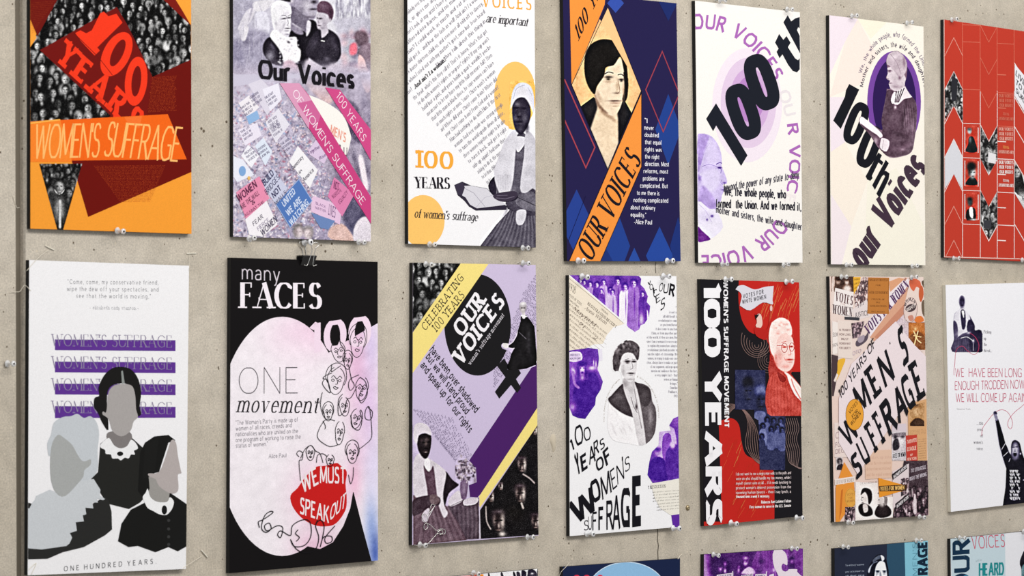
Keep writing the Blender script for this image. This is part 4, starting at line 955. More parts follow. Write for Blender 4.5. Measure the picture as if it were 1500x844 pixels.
# ---------------------------------------------------------------- poster G: red grid
def poster_grid():
    pz = Poster('red poster with a white line grid of chevrons, small photographs and repeated slogans', (1382.3, 28.5), None, None, (1382.8, 377.3), 'BF3B2B')
    V(1375, 90, 3.014); W_ = 'F3E8E4'; F1, F2 = 'D9755F', 'E5A08F'; rd = random.Random(3)
    sl = lambda x: (x-27)*.035     # the rows fall slightly to the right
    pz.part('grid_lines')
    for x in (105, 183, 258, 333): line([(x-1, -190), (x, 130)], 2, F1); line([(x, 130), (x, 868)], 2.4, W_)
    line([(23, -187), (24, 865)], 2.5, 'EBD9CF'); line([(24, 863), (400, 873)], 3, 'EBD9CF'); 
    for k, y in enumerate((-165, -90, 120, 270, 422, 566, 715)): line([(105, y+3), (183, y+6)], 2.4, F1 if k < 3 else W_)
    for k, y in enumerate((-80, 137, 285, 430, 577, 722)): line([(258, y), (333, y+4)], 3 if k > 2 else 2, W_ if k > 2 else F1)
    for k, y in enumerate((-105, 45, 195, 343, 495, 640, 790)): line([(25, y+82), (66, y), (105, y+80)], 2.2, W_ if 0 < k < 5 else F2)
    for k, y in enumerate((-85, 58, 205, 355, 500, 645, 793)): line([(183, y-75), (220, y), (258, y-70)], 3 if k > 2 else 2, W_ if k > 2 else F1)
    for k, y in enumerate((205, 353, 498, 645, 790, 58)): line([(258, y), (296, y+2)], 4, F1 if k in (0, 5) else W_)
    for y in (10, 160, 290, 440, 580, 722): line([(333, y-4), (400, y+110)], 3, W_)
    pz.part('grey_chevron'); poly([(66, 345), (104, 424), (104, 566), (66, 497), (26, 564), (26, 424)], 'D6D6DC')
    pz.part('chevron_photograph')
    def ph(x0, y0, x1, y1, cut, seed, r=15):
        im = R(x0, y0, x1, y1, .1, .6, seed); im.crowd(x0, y0, x1, y1, r, .85, .08, seed, 1.0, .5).grain(.05); im.emit(cut=cut)
    ph(26, 45, 105, 275, [(26, 125), (66, 46), (104, 125), (104, 200), (26, 200)], 3, 13); ph(26, 190, 105, 275, [(26, 190), (66, 190), (26, 262)], 4, 13); ph(60, 190, 106, 275, [(66, 190), (105, 190), (105, 270)], 5, 13)
    poly([(66, 60), (82, 90), (78, 175), (56, 175), (54, 90)], '2A2A30')
    for y0, sd in ((285, 6), (572, 8)):
        ph(183, y0, 259, y0+225, [(184, y0), (221, y0+72), (221, y0+214), (184, y0+146)], sd, 14); ph(183, y0, 259, y0+225, [(221, y0+72), (258, y0), (258, y0+148), (221, y0+214)], sd+1, 14)
    poly([(218, 400), (252, 410), (250, 452), (216, 446)], 'E4E2E4'); poly([(198, 700), (232, 704), (230, 740), (196, 736)], '3A3A40')
    for y0, sd, k in ((296, 1, 0), (445, 2, 1), (592, 3, 2)):
        pz.part('framed_photograph')
        line([(114, y0-5), (173, y0-2), (173, y0+106), (114, y0+103)], 3.2, W_, True)
        im = R(116, y0-12, 171, y0+110, 'BF3B2B', .5, 3); x, y = 143, y0+20
        if k == 0: im.p([(132, y+20), (150, y+16), (160, y+40), (168, y+84), (118, y+82), (128, y+50)], .12).g(135, y-8, 9, 12, .75, 1, 0, 4).g(134, y-16, 10, 7, .3, .9).g(138, y+30, 6, 14, .6, .7)
        if k == 1: im.p([(124, y+60), (140, y+45), (160, y+50), (170, y+80), (118, y+80)], .1).g(147, y+26, 16, 26, .8, 1, 0, 4).g(143, y-2, 22, 20, .08, 1, 0, 4).g(134, y+18, 7, 24, .1, .9).g(142, y+24, 4, 2.5, .1).g(155, y+25, 4, 2.5, .1).g(150, y+42, 6, 2.5, .25)
        if k == 2: im.p([(120, y+50), (140, y+34), (160, y+40), (160, y+90), (122, y+90)], .1).g(137, y+10, 12, 18, .25, 1, 0, 4).g(135, y-4, 13, 9, .1).p([(134, y+36), (148, y+34), (150, y+80), (136, y+70)], .9).g(152, y+88, 16, 6, .9, .9)
        im.grain(.02); im.emit()
    pz.part('slogans')
    for y0, c1, c2_ in ((0, 'D5745F', 'D9755F'), (147, 'E8AE9F', 'F0A25A'), (294, W_, W_)):
        for i, s_ in enumerate(('OUR VOICES', 'OUR VOTES', 'OUR RIGHTS')): TX(s_, (263+i*2, 158+y0+i*21), (328-i*1, 160+y0+i*21), (0, -14), c1, 'didone', q=2, wt=1.5, cond=.7)
        TX('100th', (282, 237+y0), (308, 239+y0), (0, -12), c2_, 'slab', q=2); TX('ANNIVERSARY', (262, 258+y0), (330, 261+y0), (0, -13), c1, 'didone', q=2, wt=1.5, cond=.7)
    pz.part('banner_photograph')
    poly([(334, 12), (400, 90), (400, 260), (334, 152)], 'E9E7EC'); TX('LIVING', (337, 60), (400, 140), (4, -22), '2A2A33', 'bold', q=2); TX('TO BE', (337, 98), (392, 168), (4, -22), '2A2A33', 'bold', q=2); TX('SURE', (337, 134), (382, 196), (4, -20), '2A2A33', 'bold', q=2)
    im = R(334, 440, 420, 760, .82, .6, 4); im.p([(334, 500), (350, 470), (366, 500), (380, 560), (380, 600), (334, 575)], .12).face(344, 490, 24, .7, .1, 1).g(372, 600, 30, 24, .9, .8).grain(.04); im.emit(cut=[(334, 444), (400, 556), (400, 690), (334, 582)])
    TX('19', (362, 615), (376, 628), (3, -18), '333', 'bold') if False else TX('19', (362, 612), (378, 626), (3, -18), '33333A', 'bold')
    pz.flush()

# ---------------------------------------------------------------- poster H: three women, flat shapes
def poster_three():
    pz = Poster('white poster with three faceless women in grey and black under four purple bars', (42.7, 380.9), (276.7, 389.4), (272.2, 833.6), (40.4, 843), 'F1F0F2')
    V(20, 365, 1.7607); pz.part('quotation')
    for s_, x, y, x1 in (('"Come, come, my conservative friend,', 139, 90, 373), ('wipe the dew off your spectacles, and', 137, 108, 373), ('see that the world is moving."', 161, 126, 353)):
        TX(s_, (x, y), (x1, y+2), (0, -12), '6E6E74', 'sans', q=2, wt=.75, track=.34)
    TX('- elizabeth cady stanton -', (196, 155), (322, 157), (0, -9), '8E8E94', 'mono', q=2)
    for i, y in enumerate((233, 290, 347, 405)):
        pz.part('purple_bar'); poly([(106, y), (417, y+2), (417, y+30), (106, y+28 if i < 3 else y+31)], '5F3590')
    pz.part('outline_lettering')
    for y in (251, 308, 365, 423):
        TX("WOMEN'S SUFFRAGE", (98, y-1), (408, y+3), (0, -31), '8F86A0', 'didone', wt=.62, q=3, track=.2)
    def fig(name): pz.part(name)
    V(40, 530, 2.908)
    fig('woman_silhouette')
    poly([(310, 350), (345, 320), (440, 320), (490, 365), (505, 380), (520, 480), (515, 560), (480, 600), (432, 628), (340, 605), (270, 500), (300, 470)], '262624')
    blob([(345, 300), (436, 300), (440, 350), (405, 378), (370, 362), (342, 340)], '7F7A79')
    poly(smooth([(298, 215), (283, 195), (285, 155), (305, 145), (302, 110), (325, 60), (360, 28), (400, 22), (440, 32), (470, 70), (484, 130), (478, 190), (484, 225), (462, 232), (452, 200), (440, 110), (400, 92), (350, 110), (338, 170), (345, 290), (318, 260)], 3), '1D1C1B')
    blob([(345, 130), (378, 98), (440, 100), (458, 140), (462, 200), (470, 235), (452, 255), (438, 295), (400, 318), (362, 295), (345, 245), (320, 225), (322, 212), (336, 212)], 'A9A4A2')
    poly([(399, 40), (406, 38), (414, 92), (402, 94)], '8E9390')
    V(20, 365, 1.7607)
    poly(smooth([(245, 487), (225, 502), (224, 512), (235, 518), (237, 528), (250, 530), (254, 540), (268, 540), (276, 545), (286, 538), (296, 540), (302, 530), (312, 530), (310, 520), (320, 514), (314, 500), (302, 492), (292, 508), (275, 514), (258, 506)], 3), 'EEEEEF'); ell(274, 528, 8, 6, '1A1A1A')
    V(40, 530, 2.908); fig('woman_silhouette')
    poly([(330, 575), (345, 590), (358, 640), (360, 715), (330, 740), (240, 790), (150, 812), (85, 840), (2, 842), (2, 790), (60, 700), (180, 660)], '2B2B2A')
    poly([(2, 622), (30, 590), (36, 572), (95, 545), (130, 560), (215, 515), (225, 505), (282, 500), (310, 545), (308, 570), (330, 585), (322, 590), (296, 584), (300, 600), (276, 600), (280, 625), (246, 622), (250, 650), (235, 655), (240, 680), (205, 684), (210, 720), (180, 730), (190, 750), (178, 775), (165, 785), (60, 800), (2, 795)], 'C9CDD1')
    poly([(2, 600), (18, 605), (8, 625), (2, 624)], '2B2B2A')
    poly(smooth([(90, 400), (84, 350), (100, 310), (112, 260), (150, 236), (185, 232), (212, 222), (240, 240), (268, 232), (295, 260), (305, 310), (298, 380), (300, 450), (280, 490), (235, 508), (160, 480), (100, 405)], 3), 'C5CACF')
    poly(smooth([(96, 420), (104, 350), (128, 312), (152, 322), (190, 355), (215, 400), (238, 425), (268, 416), (268, 440), (242, 462), (238, 488), (215, 518), (160, 573), (122, 560), (100, 505)], 3), 'A8AAA9')
    fig('woman_silhouette')
    poly([(500, 600), (540, 580), (610, 560), (690, 615), (690, 780), (640, 808), (600, 790), (545, 812), (470, 785), (430, 790), (385, 765), (400, 690), (440, 630)], '1B1B1A')
    poly([(515, 490), (560, 500), (605, 555), (600, 610), (560, 620), (520, 590), (508, 560)], '9B9894')
    poly([(480, 385), (500, 345), (540, 318), (600, 312), (630, 335), (600, 345), (560, 470), (515, 480), (520, 540), (500, 590), (470, 550)], '1A1A19'); poly([(500, 350), (560, 318), (540, 480), (490, 500)], '1D1D1C')
    poly(smooth([(612, 335), (632, 345), (640, 400), (652, 460), (655, 475), (640, 482), (643, 530), (636, 556), (605, 560), (560, 530), (545, 500), (520, 490), (515, 476), (560, 470), (590, 400)], 3), 'B3AAA8')
    V(20, 365, 1.7607)
    poly(smooth([(345, 618), (340, 628), (332, 640), (338, 655), (345, 668), (360, 676), (375, 684), (392, 686), (402, 678), (410, 665), (412, 650), (402, 640), (395, 652), (370, 652), (352, 640)], 3), 'F0F0F1'); ell(388, 673, 7, 12, '1A1A1A')
    for y in (700, 722, 742, 762): ell(399, y, 4, 4, '3A3A3A')
    pz.part('caption'); TX('ONE HUNDRED YEARS.', (129, 831), (367, 811), (0, -13), '4A4A4E', 'sans', track=.7, q=3, wt=.8)
    pz.flush()

# ---------------------------------------------------------------- poster I: black, pink disc
def poster_lips():
    pz = Poster('black poster with a pale pink disc, tangled line-drawn faces and red lips', (338, 377.5), (553, 383.7), (553.6, 821.3), (335.9, 840), '161415')
    V(320, 365, 1.764); pz.part('pink_disc', 'pale pink watercolour disc')
    def wash(x0, y0, x1, y1, cut, mask=None, seed=1):
        im = R(x0, y0, x1, y1, 'F4EDF3', 1.0, seed)
        for gx, gy, rx, ry, cc, al in ((230, 220, 90, 60, 'F0C9E2', .8), (260, 640, 70, 90, 'F2C4DE', .8), (250, 770, 60, 40, 'EEBFD8', .8), (200, 300, 60, 100, 'F8EAF4', .6), (360, 300, 40, 160, 'E9B6D8', .8), (390, 420, 30, 120, 'E3C4EC', .8), (395, 250, 20, 70, 'D8C8F0', .7), (370, 520, 30, 60, 'F0D0E8', .7), (395, 720, 18, 90, '9CB2E6', .9), (405, 790, 14, 60, '4C66B8', .9), (400, 560, 25, 90, 'DFD6F4', .7), (350, 600, 20, 60, 'F0B4D2', .7)):
            im.g(gx, gy, rx, ry, cc, al)
        im.grain(.012).grain(.012, 4); im.emit(mask=mask, cut=cut, us=0, tex=.02)
    disc = [p for p in ellp(164, 484, 168, 309, 0, 72)]
    wash(28, 170, 335, 796, None, disc)
    m2 = [(262, 284), (310, 250), (370, 215), (414, 190), (414, 806), (395, 806), (372, 720), (348, 624), (340, 670), (322, 716), (295, 758), (262, 775), (230, 768), (200, 740), (200, 700), (240, 400)]
    wash(196, 185, 414, 806, None, m2, 2)
    pz.part('headline')
    TX('many', (60, 78), (158, 84), (0, -40), 'D8CFD8', 'light', cond=.9, q=5); TX('FACES', (56, 152), (266, 154), (0, -66), 'F6EEF5', 'didone', wt=1.15, q=5, cond=.8, track=.16)
    TX('100', (232, 270), (392, 248), (0, -76), 'F4DDEE', 'bold', cond=.8, q=6, wt=.85)
    pz.part('caption'); dk = '2A272B'
    TX('ONE', (52, 374), (205, 373), (0, -68), '5A565C', 'hair', q=8, wt=1.2); TX('movement', (47, 422), (256, 424), (2, -45), dk, 'bitalic', q=5, wt=.8, track=.28)
    for i, (s_, x1) in enumerate((('"The Woman\'s Party is made up of', 205), ('women of all races, creeds and', 189), ('nationalities who are united on the', 205), ('one program of working to raise the', 212), ('status of women."', 127))):
        TX(s_, (44, 455+i*14.7), (x1, 446+i*14.7+(4 if i == 4 else 0)), (0, -12), '8B868E', 'sans', q=2)
    TX('Alice Paul', (129, 541), (175, 538), (0, -11), '8B868E', 'sans', q=2)
    pz.part('red_lips')
    V(420, 450, 2.281)
    poly(smooth([(12, 630), (35, 605), (60, 570), (95, 535), (130, 530), (165, 521), (180, 530), (200, 550), (196, 590), (200, 640), (195, 680), (165, 722), (130, 733), (90, 728), (50, 705), (20, 668)], 4), 'C9201F')
    TX('WE', (52, 622), (108, 590), (-10, -58), 'F3E9EC', 'sans', cond=.8, wt=1.1, q=5); TX('MUST', (110, 588), (196, 590), (0, -56), 'F3E9EC', 'sans', cond=.8, wt=1.1, q=5)
    TX('SPEAK', (42, 690), (140, 722), (2, -56), 'F3E9EC', 'sans', cond=.8, wt=1.1, q=5); TX('OUT', (142, 716), (194, 668), (6, -52), 'F3E9EC', 'sans', cond=.8, wt=1.1, q=5)
    pz.part('line_drawn_faces', 'black single-line drawing of many faces')
    k = '1A181B'
    def L(*p, w_=2.1, c=False): line(list(p), w_, k, c, sm=5)
    def face(x, y, rx, ry, rot=0, hair=1, look=1):
        r = math.radians(rot); f = lambda u, v: (x+rx*u*math.cos(r)-ry*v*math.sin(r), y+rx*u*math.sin(r)+ry*v*math.cos(r))
        L(*[f(math.cos(t)*(1-.15*(math.sin(t) > 0)), math.sin(t)) for t in [a*.35-1.2 for a in range(17)]])
        L(f(-.55, -.2), f(-.3, -.35), f(0, -.15)); L(f(.15, -.15), f(.4, -.35), f(.65, -.2)); L(f(.05, -.2), f(.2*look, .2), f(-.05, .25))
        for e in (-.35, .4): L(f(e-.16, -.02), f(e, -.12), f(e+.16, -.02), f(e, .06), c=True, w_=2)
        L(f(-.25, .5), f(-.05, .42), f(.05, .47), f(.3, .5), f(.05, .62), c=True, w_=2.2)
        if hair: L(f(-.9, .2), f(-1.2, -.3), f(-.9, -.95), f(0, -1.3), f(.9, -1), f(1.15, -.2), f(.9, .3))
    face(236, 118, 26, 50, 4); face(172, 148, 24, 36, -10, 0, -1); face(203, 180, 14, 28, 0); face(164, 246, 30, 46, 4); face(250, 272, 22, 40, 6, 0); face(138, 352, 16, 28, 0, 1, -1); face(192, 332, 18, 32, -4, 0); face(232, 372, 20, 34, 12, 0); face(176, 420, 16, 40, 5, 0); face(218, 488, 20, 34, 0); face(78, 488, 15, 24, 0, 0); face(144, 512, 14, 20, 0, 0); None
    L((176, 86), (178, 120), (190, 140), (194, 165), (190, 185)); L((118, 285), (114, 300), (112, 330), (120, 360), (130, 375)); L((125, 240), (118, 255), (130, 275), (145, 285), (135, 245), (120, 238), (130, 228), (150, 220))
    L((160, 380), (130, 375), (106, 410), (104, 440), (140, 465), (170, 460)); L((270, 335), (285, 350), (280, 375), (262, 372), (262, 345), (275, 335), (283, 410), (280, 440), (260, 460), (240, 475)); L((245, 235), (262, 250), (268, 290), (250, 320), (240, 300), (255, 262))
    L((206, 195), (215, 240), (225, 262), (212, 278), (205, 262), (212, 240), (240, 226)); L((186, 290), (172, 310), (172, 360), (190, 350), (200, 310), (215, 300), (235, 262)); L((212, 360), (220, 400), (240, 410), (250, 380), (243, 345))
    L((40, 500), (32, 490), (40, 480), (52, 488), (50, 510), (40, 516), (45, 580)); L((45, 505), (60, 475), (80, 462), (95, 480), (110, 490), (120, 520)); L((98, 520), (102, 495), (120, 490), (135, 500)); L((205, 560), (212, 590), (220, 570), (222, 535))
    L((150, 190), (148, 215), (165, 205), (180, 195)); L((120, 380), (128, 398), (126, 408))
    V(320, 365, 1.764)
    L((105, 720), (102, 705), (112, 700), (128, 690), (140, 680), (132, 678), (118, 690), (110, 720), (122, 732), (135, 722), (130, 708), (118, 715), (125, 728), (150, 715), (165, 720), (160, 745), (152, 738), (160, 728), (185, 740), (190, 715), (215, 700), (235, 705), (238, 740), (222, 765), (195, 768), (185, 750), w_=2.2)
    L((185, 750), (200, 775), (225, 785), (250, 775), (258, 745), (250, 715), (262, 700), (272, 715), (268, 745), (262, 770), (270, 745), (290, 742), (292, 755), (278, 760), (275, 745), (300, 715), w_=2.2)
    L((205, 725), (198, 735), (208, 745), (200, 755), w_=2.2); L((255, 700), (250, 712), w_=2.2)
    pz.flush()
# ---------------------------------------------------------------- poster J: mauve and yellow
def poster_mauve():
    pz = Poster('mauve poster with yellow and dark purple diagonal bands and a black disc', (604.7, 384.8), (784.5, 388.2), (788.5, 784.6), (603.6, 798.8), 'CDBFDC')
    V(590, 365, 1.7636); rd = random.Random(9)
    pz.part('small_print')
    for i in range(15):
        x0, y0 = 345-i*.3, 70+i*9.5; n = min(26, 8+i*2)
        TX(filler(n+4, rd), (345-n*4.2, 72+i*9+n*6.2), (345, 70+i*9), (-4, -5), '6E6280', 'text', q=1)
    for i in range(14):
        TX(filler(26, rd), (26+i*9, 415+i*2-(10-i)*0), (80+i*8+30, 520+i*10), (4, -5), '6E6280', 'text', q=1, clip=[(24, 410), (120, 420), (210, 590), (24, 640)])
    pz.part('black_disc'); ell(193, 196, 86, 131, '1B1A1C', 0, n=56)
    pz.part('yellow_band'); poly([(147, 36), (222, 37), (24, 322), (24, 218)], 'F4DF86')
    pz.part('crowd_photograph'); im = R(22, 30, 160, 225, .04, .62, 3); im.crowd(22, 36, 160, 225, 12, .7, .03, 5, 1, .15).grain(.04); im.emit(cut=[(24, 34), (150, 36), (24, 217)])
    pz.part('purple_band'); poly([(347, 284), (347, 414), (208, 625), (175, 660), (165, 555)], '4A2165')
    pz.part('yellow_band'); poly([(347, 410), (347, 456), (196, 672), (196, 640)], 'F4DF86')
    pz.part('cross_symbol', 'black cross below the disc'); V(600, 380, 3.836); poly([(490, 598), (530, 556), (625, 722), (603, 752)], '1B1A1C'); poly([(478, 745), (503, 783), (625, 640), (592, 585)], '1B1A1C'); V(590, 365, 1.7636)
    pz.part('headline', 'white slab serif title')
    TX('OUR', (152, 230), (214, 136), (-26, -29), 'F4F1F5', 'slab', wt=1.35, track=.34); TX('VOICES', (150, 303), (264, 140), (-24, -31), 'F4F1F5', 'slab', wt=1.35, track=.34)
    pz.part('caption'); dk = '252128'
    TX('CELEBRATING', (58, 212), (158, 76), (-12, -15), dk, 'slabl', q=3); TX('100 YEARS', (86, 216), (160, 122), (-13, -16), dk, 'slabl', q=3)
    TX("woman's suffrage movement", (174, 300), (262, 172), (-7, -8), 'E9E4EC', 'slabl', q=2)
    for s_, p0, p1 in (('have been over shadowed', (68, 262), (186, 424)), ('but we will stand proud', (58, 280), (162, 428)), ('and speak up for our rights', (44, 302), (170, 476))):
        TX(s_, p0, p1, (13, -15), dk, 'sans', q=3, wt=1.15)
    pz.part('standing_figure', 'photograph of a woman in a long black dress')
    im = R(255, 130, 348, 312, 'CDBFDC', .45, 3)
    im.p([(305, 178), (320, 176), (338, 200), (343, 250), (340, 300), (270, 312), (280, 270), (298, 240), (300, 210)], '1A181A', b=1).p([(270, 252), (285, 240), (300, 215), (306, 235), (290, 255)], '1D1B1D')
    im.p([(256, 246), (270, 242), (272, 254), (262, 256)], 'E4DEE2').p([(303, 172), (319, 170), (340, 200), (345, 300), (280, 300), (296, 215)], '1A181A', False).l([(311, 160), (312, 176)], 8, 'D9D2D6').g(310, 150, 10, 14, '8F868C', 1, 0, 4).g(310, 141, 10, 8, 'EDE9EC', 1).g(309, 156, 6, 9, 'CFC7CA', 1, 0, 3).l([(306, 172), (318, 174)], 4, 'E8E4E8').g(313, 152, 2, 1.5, '3A3438').g(307, 152, 2, 1.5, '3A3438').g(325, 240, 6, 30, '3A373C', .6).l([(300, 215), (318, 232)], 2, '4A464C')
    im.emit(mask=smooth([(300, 150), (304, 138), (318, 138), (321, 158), (320, 174), (338, 196), (346, 250), (342, 302), (270, 314), (280, 270), (256, 256), (258, 243), (282, 240), (304, 186)], 3))
    pz.part('crowd_photograph'); V(600, 600, 4.22)
    im = R(430, 80, 800, 800, '0F0C0E', .6, 5)
    def hd(x, y, s_, a=1):
        im.g(x, y-28*s_, 38*s_, 34*s_, '2A1F24', 1, 0, 4).g(x+4*s_, y+6*s_, 28*s_, 52*s_, '241A1C', 1, 0, 5).g(x+22*s_*a, y+2*s_, 11*s_, 38*s_, 'E9DAD2', .9).g(x-18*s_, y-4*s_, 9*s_, 24*s_, 'A08C88', .7).g(x+4*s_, y+22*s_, 6*s_, 14*s_, 'C9B6AE', .8).g(x+4*s_, y+44*s_, 12*s_, 4*s_, '8F7A74', .9)
        im.g(x-10*s_, y-2*s_, 8*s_, 4*s_, '0A0808', 1).g(x+14*s_, y-4*s_, 8*s_, 4*s_, '0A0808', 1).g(x, y-46*s_, 24*s_, 8*s_, '5E4E56', .6)
    hd(690, 340, .9); hd(680, 520, 1.05); hd(545, 690, 1.25); hd(560, 475, .45); hd(775, 690, .9); hd(500, 540, .6); hd(770, 130, .5)
    im.l([(700, 400), (740, 425), (770, 455)], 8, 'B7A8A6', b=3).l([(690, 580), (700, 610)], 12, 'D9CCC6', b=3).l([(470, 600), (475, 690), (500, 740)], 6, 'C8BAB6', b=2).g(570, 770, 20, 14, 'EDE0D8', .9).g(650, 640, 60, 60, '17120F', .6).grain(.035)
    im.emit(cut=[(790, 95), (797, 775), (432, 800), (432, 625)])
    line([(429, 600), (434, 800)], 7, 'E3DAE4')
    pz.part('seated_figure', 'photograph of a seated woman in a white shawl and cap')
    im = R(14, 70, 432, 840, 'CDBFDC', .6, 5)
    im.p([(230, 600), (300, 560), (425, 545), (428, 800), (210, 810), (200, 640)], '5A4A56', False, b=1)
    for k in range(14): im.l([(250+k*13, 600), (256+k*13, 700), (262+k*12, 800)], 5, '352A34' if k % 2 else '7A6874', al=.5, b=2)
    im.p([(340, 555), (420, 548), (405, 585), (335, 592)], 'D5CBD6').p([(240, 560), (300, 500), (330, 560), (250, 600)], 'D8CED8', b=1).l([(245, 600), (330, 560)], 3, '6A5A66')
    im.p([(312, 450), (358, 440), (350, 545), (318, 548)], '7A6280', b=1).g(335, 490, 8, 40, 'A08CA4', .6)
    for k in range(150):
        a = rd.uniform(0, 6.28); r_ = rd.uniform(0, 1)**.6; im.g(340+62*r_*math.cos(a), 375+75*r_*math.sin(a), rd.uniform(4, 10), rd.uniform(4, 9), rd.choice(['4A3C4A', '8A7888', 'B5A6B4', '6A5866', 'D5C8D2', '3A2E3A']), .85)
    im.g(318, 285, 8, 14, 'B5A6B0', .8).g(402, 440, 8, 26, '9A8A98', .7)
    im.p([(20, 530), (100, 520), (170, 560), (230, 600), (300, 700), (350, 810), (20, 840)], '6B5460', False, b=1)
    for k in range(16): im.l([(60+k*12, 590), (70+k*15, 700), (60+k*20, 820)], 5, '46353F' if k % 2 else '8A7480', al=.5, b=2)
    im.p([(215, 380), (260, 430), (290, 455), (300, 470), (240, 520), (215, 600), (195, 560), (200, 470)], '2A2028', b=1)
    im.p([(22, 330), (60, 270), (130, 310), (200, 360), (225, 400), (205, 520), (215, 600), (235, 640), (210, 670), (180, 600), (165, 540), (150, 560), (90, 560), (40, 545), (22, 500)], 'DAD1DA', b=1)
    im.p([(85, 345), (125, 380), (145, 350), (160, 470), (165, 550), (120, 570), (105, 480)], '5E4654', b=1).p([(100, 300), (125, 320), (120, 385), (88, 345)], 'F0EAF0')
    im.p([(20, 560), (120, 530), (185, 545), (180, 590), (130, 600), (22, 660)], '43333D', b=1).p([(125, 530), (165, 530), (185, 570), (150, 590), (125, 570)], '6E5A60', b=1).l([(150, 600), (120, 660)], 3, 'E6DEE6')
    im.p([(80, 640), (120, 610), (110, 690), (75, 690)], 'D2C6D2', b=1)
    im.p([(45, 180), (60, 155), (110, 145), (132, 165), (130, 230), (115, 285), (92, 305), (60, 270), (45, 220)], '221A1E', b=1).g(105, 185, 14, 10, '5A4A4C', .7).g(98, 210, 9, 16, '6A5A58', .7).g(72, 190, 8, 10, '4A3C40', .7).g(85, 205, 9, 4, '0C0809').g(115, 202, 8, 4, '0C0809').g(98, 240, 16, 4, '0C0809').g(98, 262, 14, 8, '4A3A3C', .7).g(98, 264, 8, 3, 'B0A0A0', .7)
    im.p([(22, 170), (28, 100), (60, 82), (105, 95), (132, 140), (128, 160), (90, 145), (55, 160), (44, 210), (30, 200)], 'DED5DE', b=1).grain(.02)
    im.emit(mask=[(14, 200), (14, 100), (60, 76), (112, 92), (136, 140), (134, 235), (122, 300), (205, 355), (280, 450), (280, 330), (310, 275), (350, 300), (408, 360), (412, 450), (360, 470), (352, 540), (430, 543), (430, 800), (14, 838)])
    pz.flush()

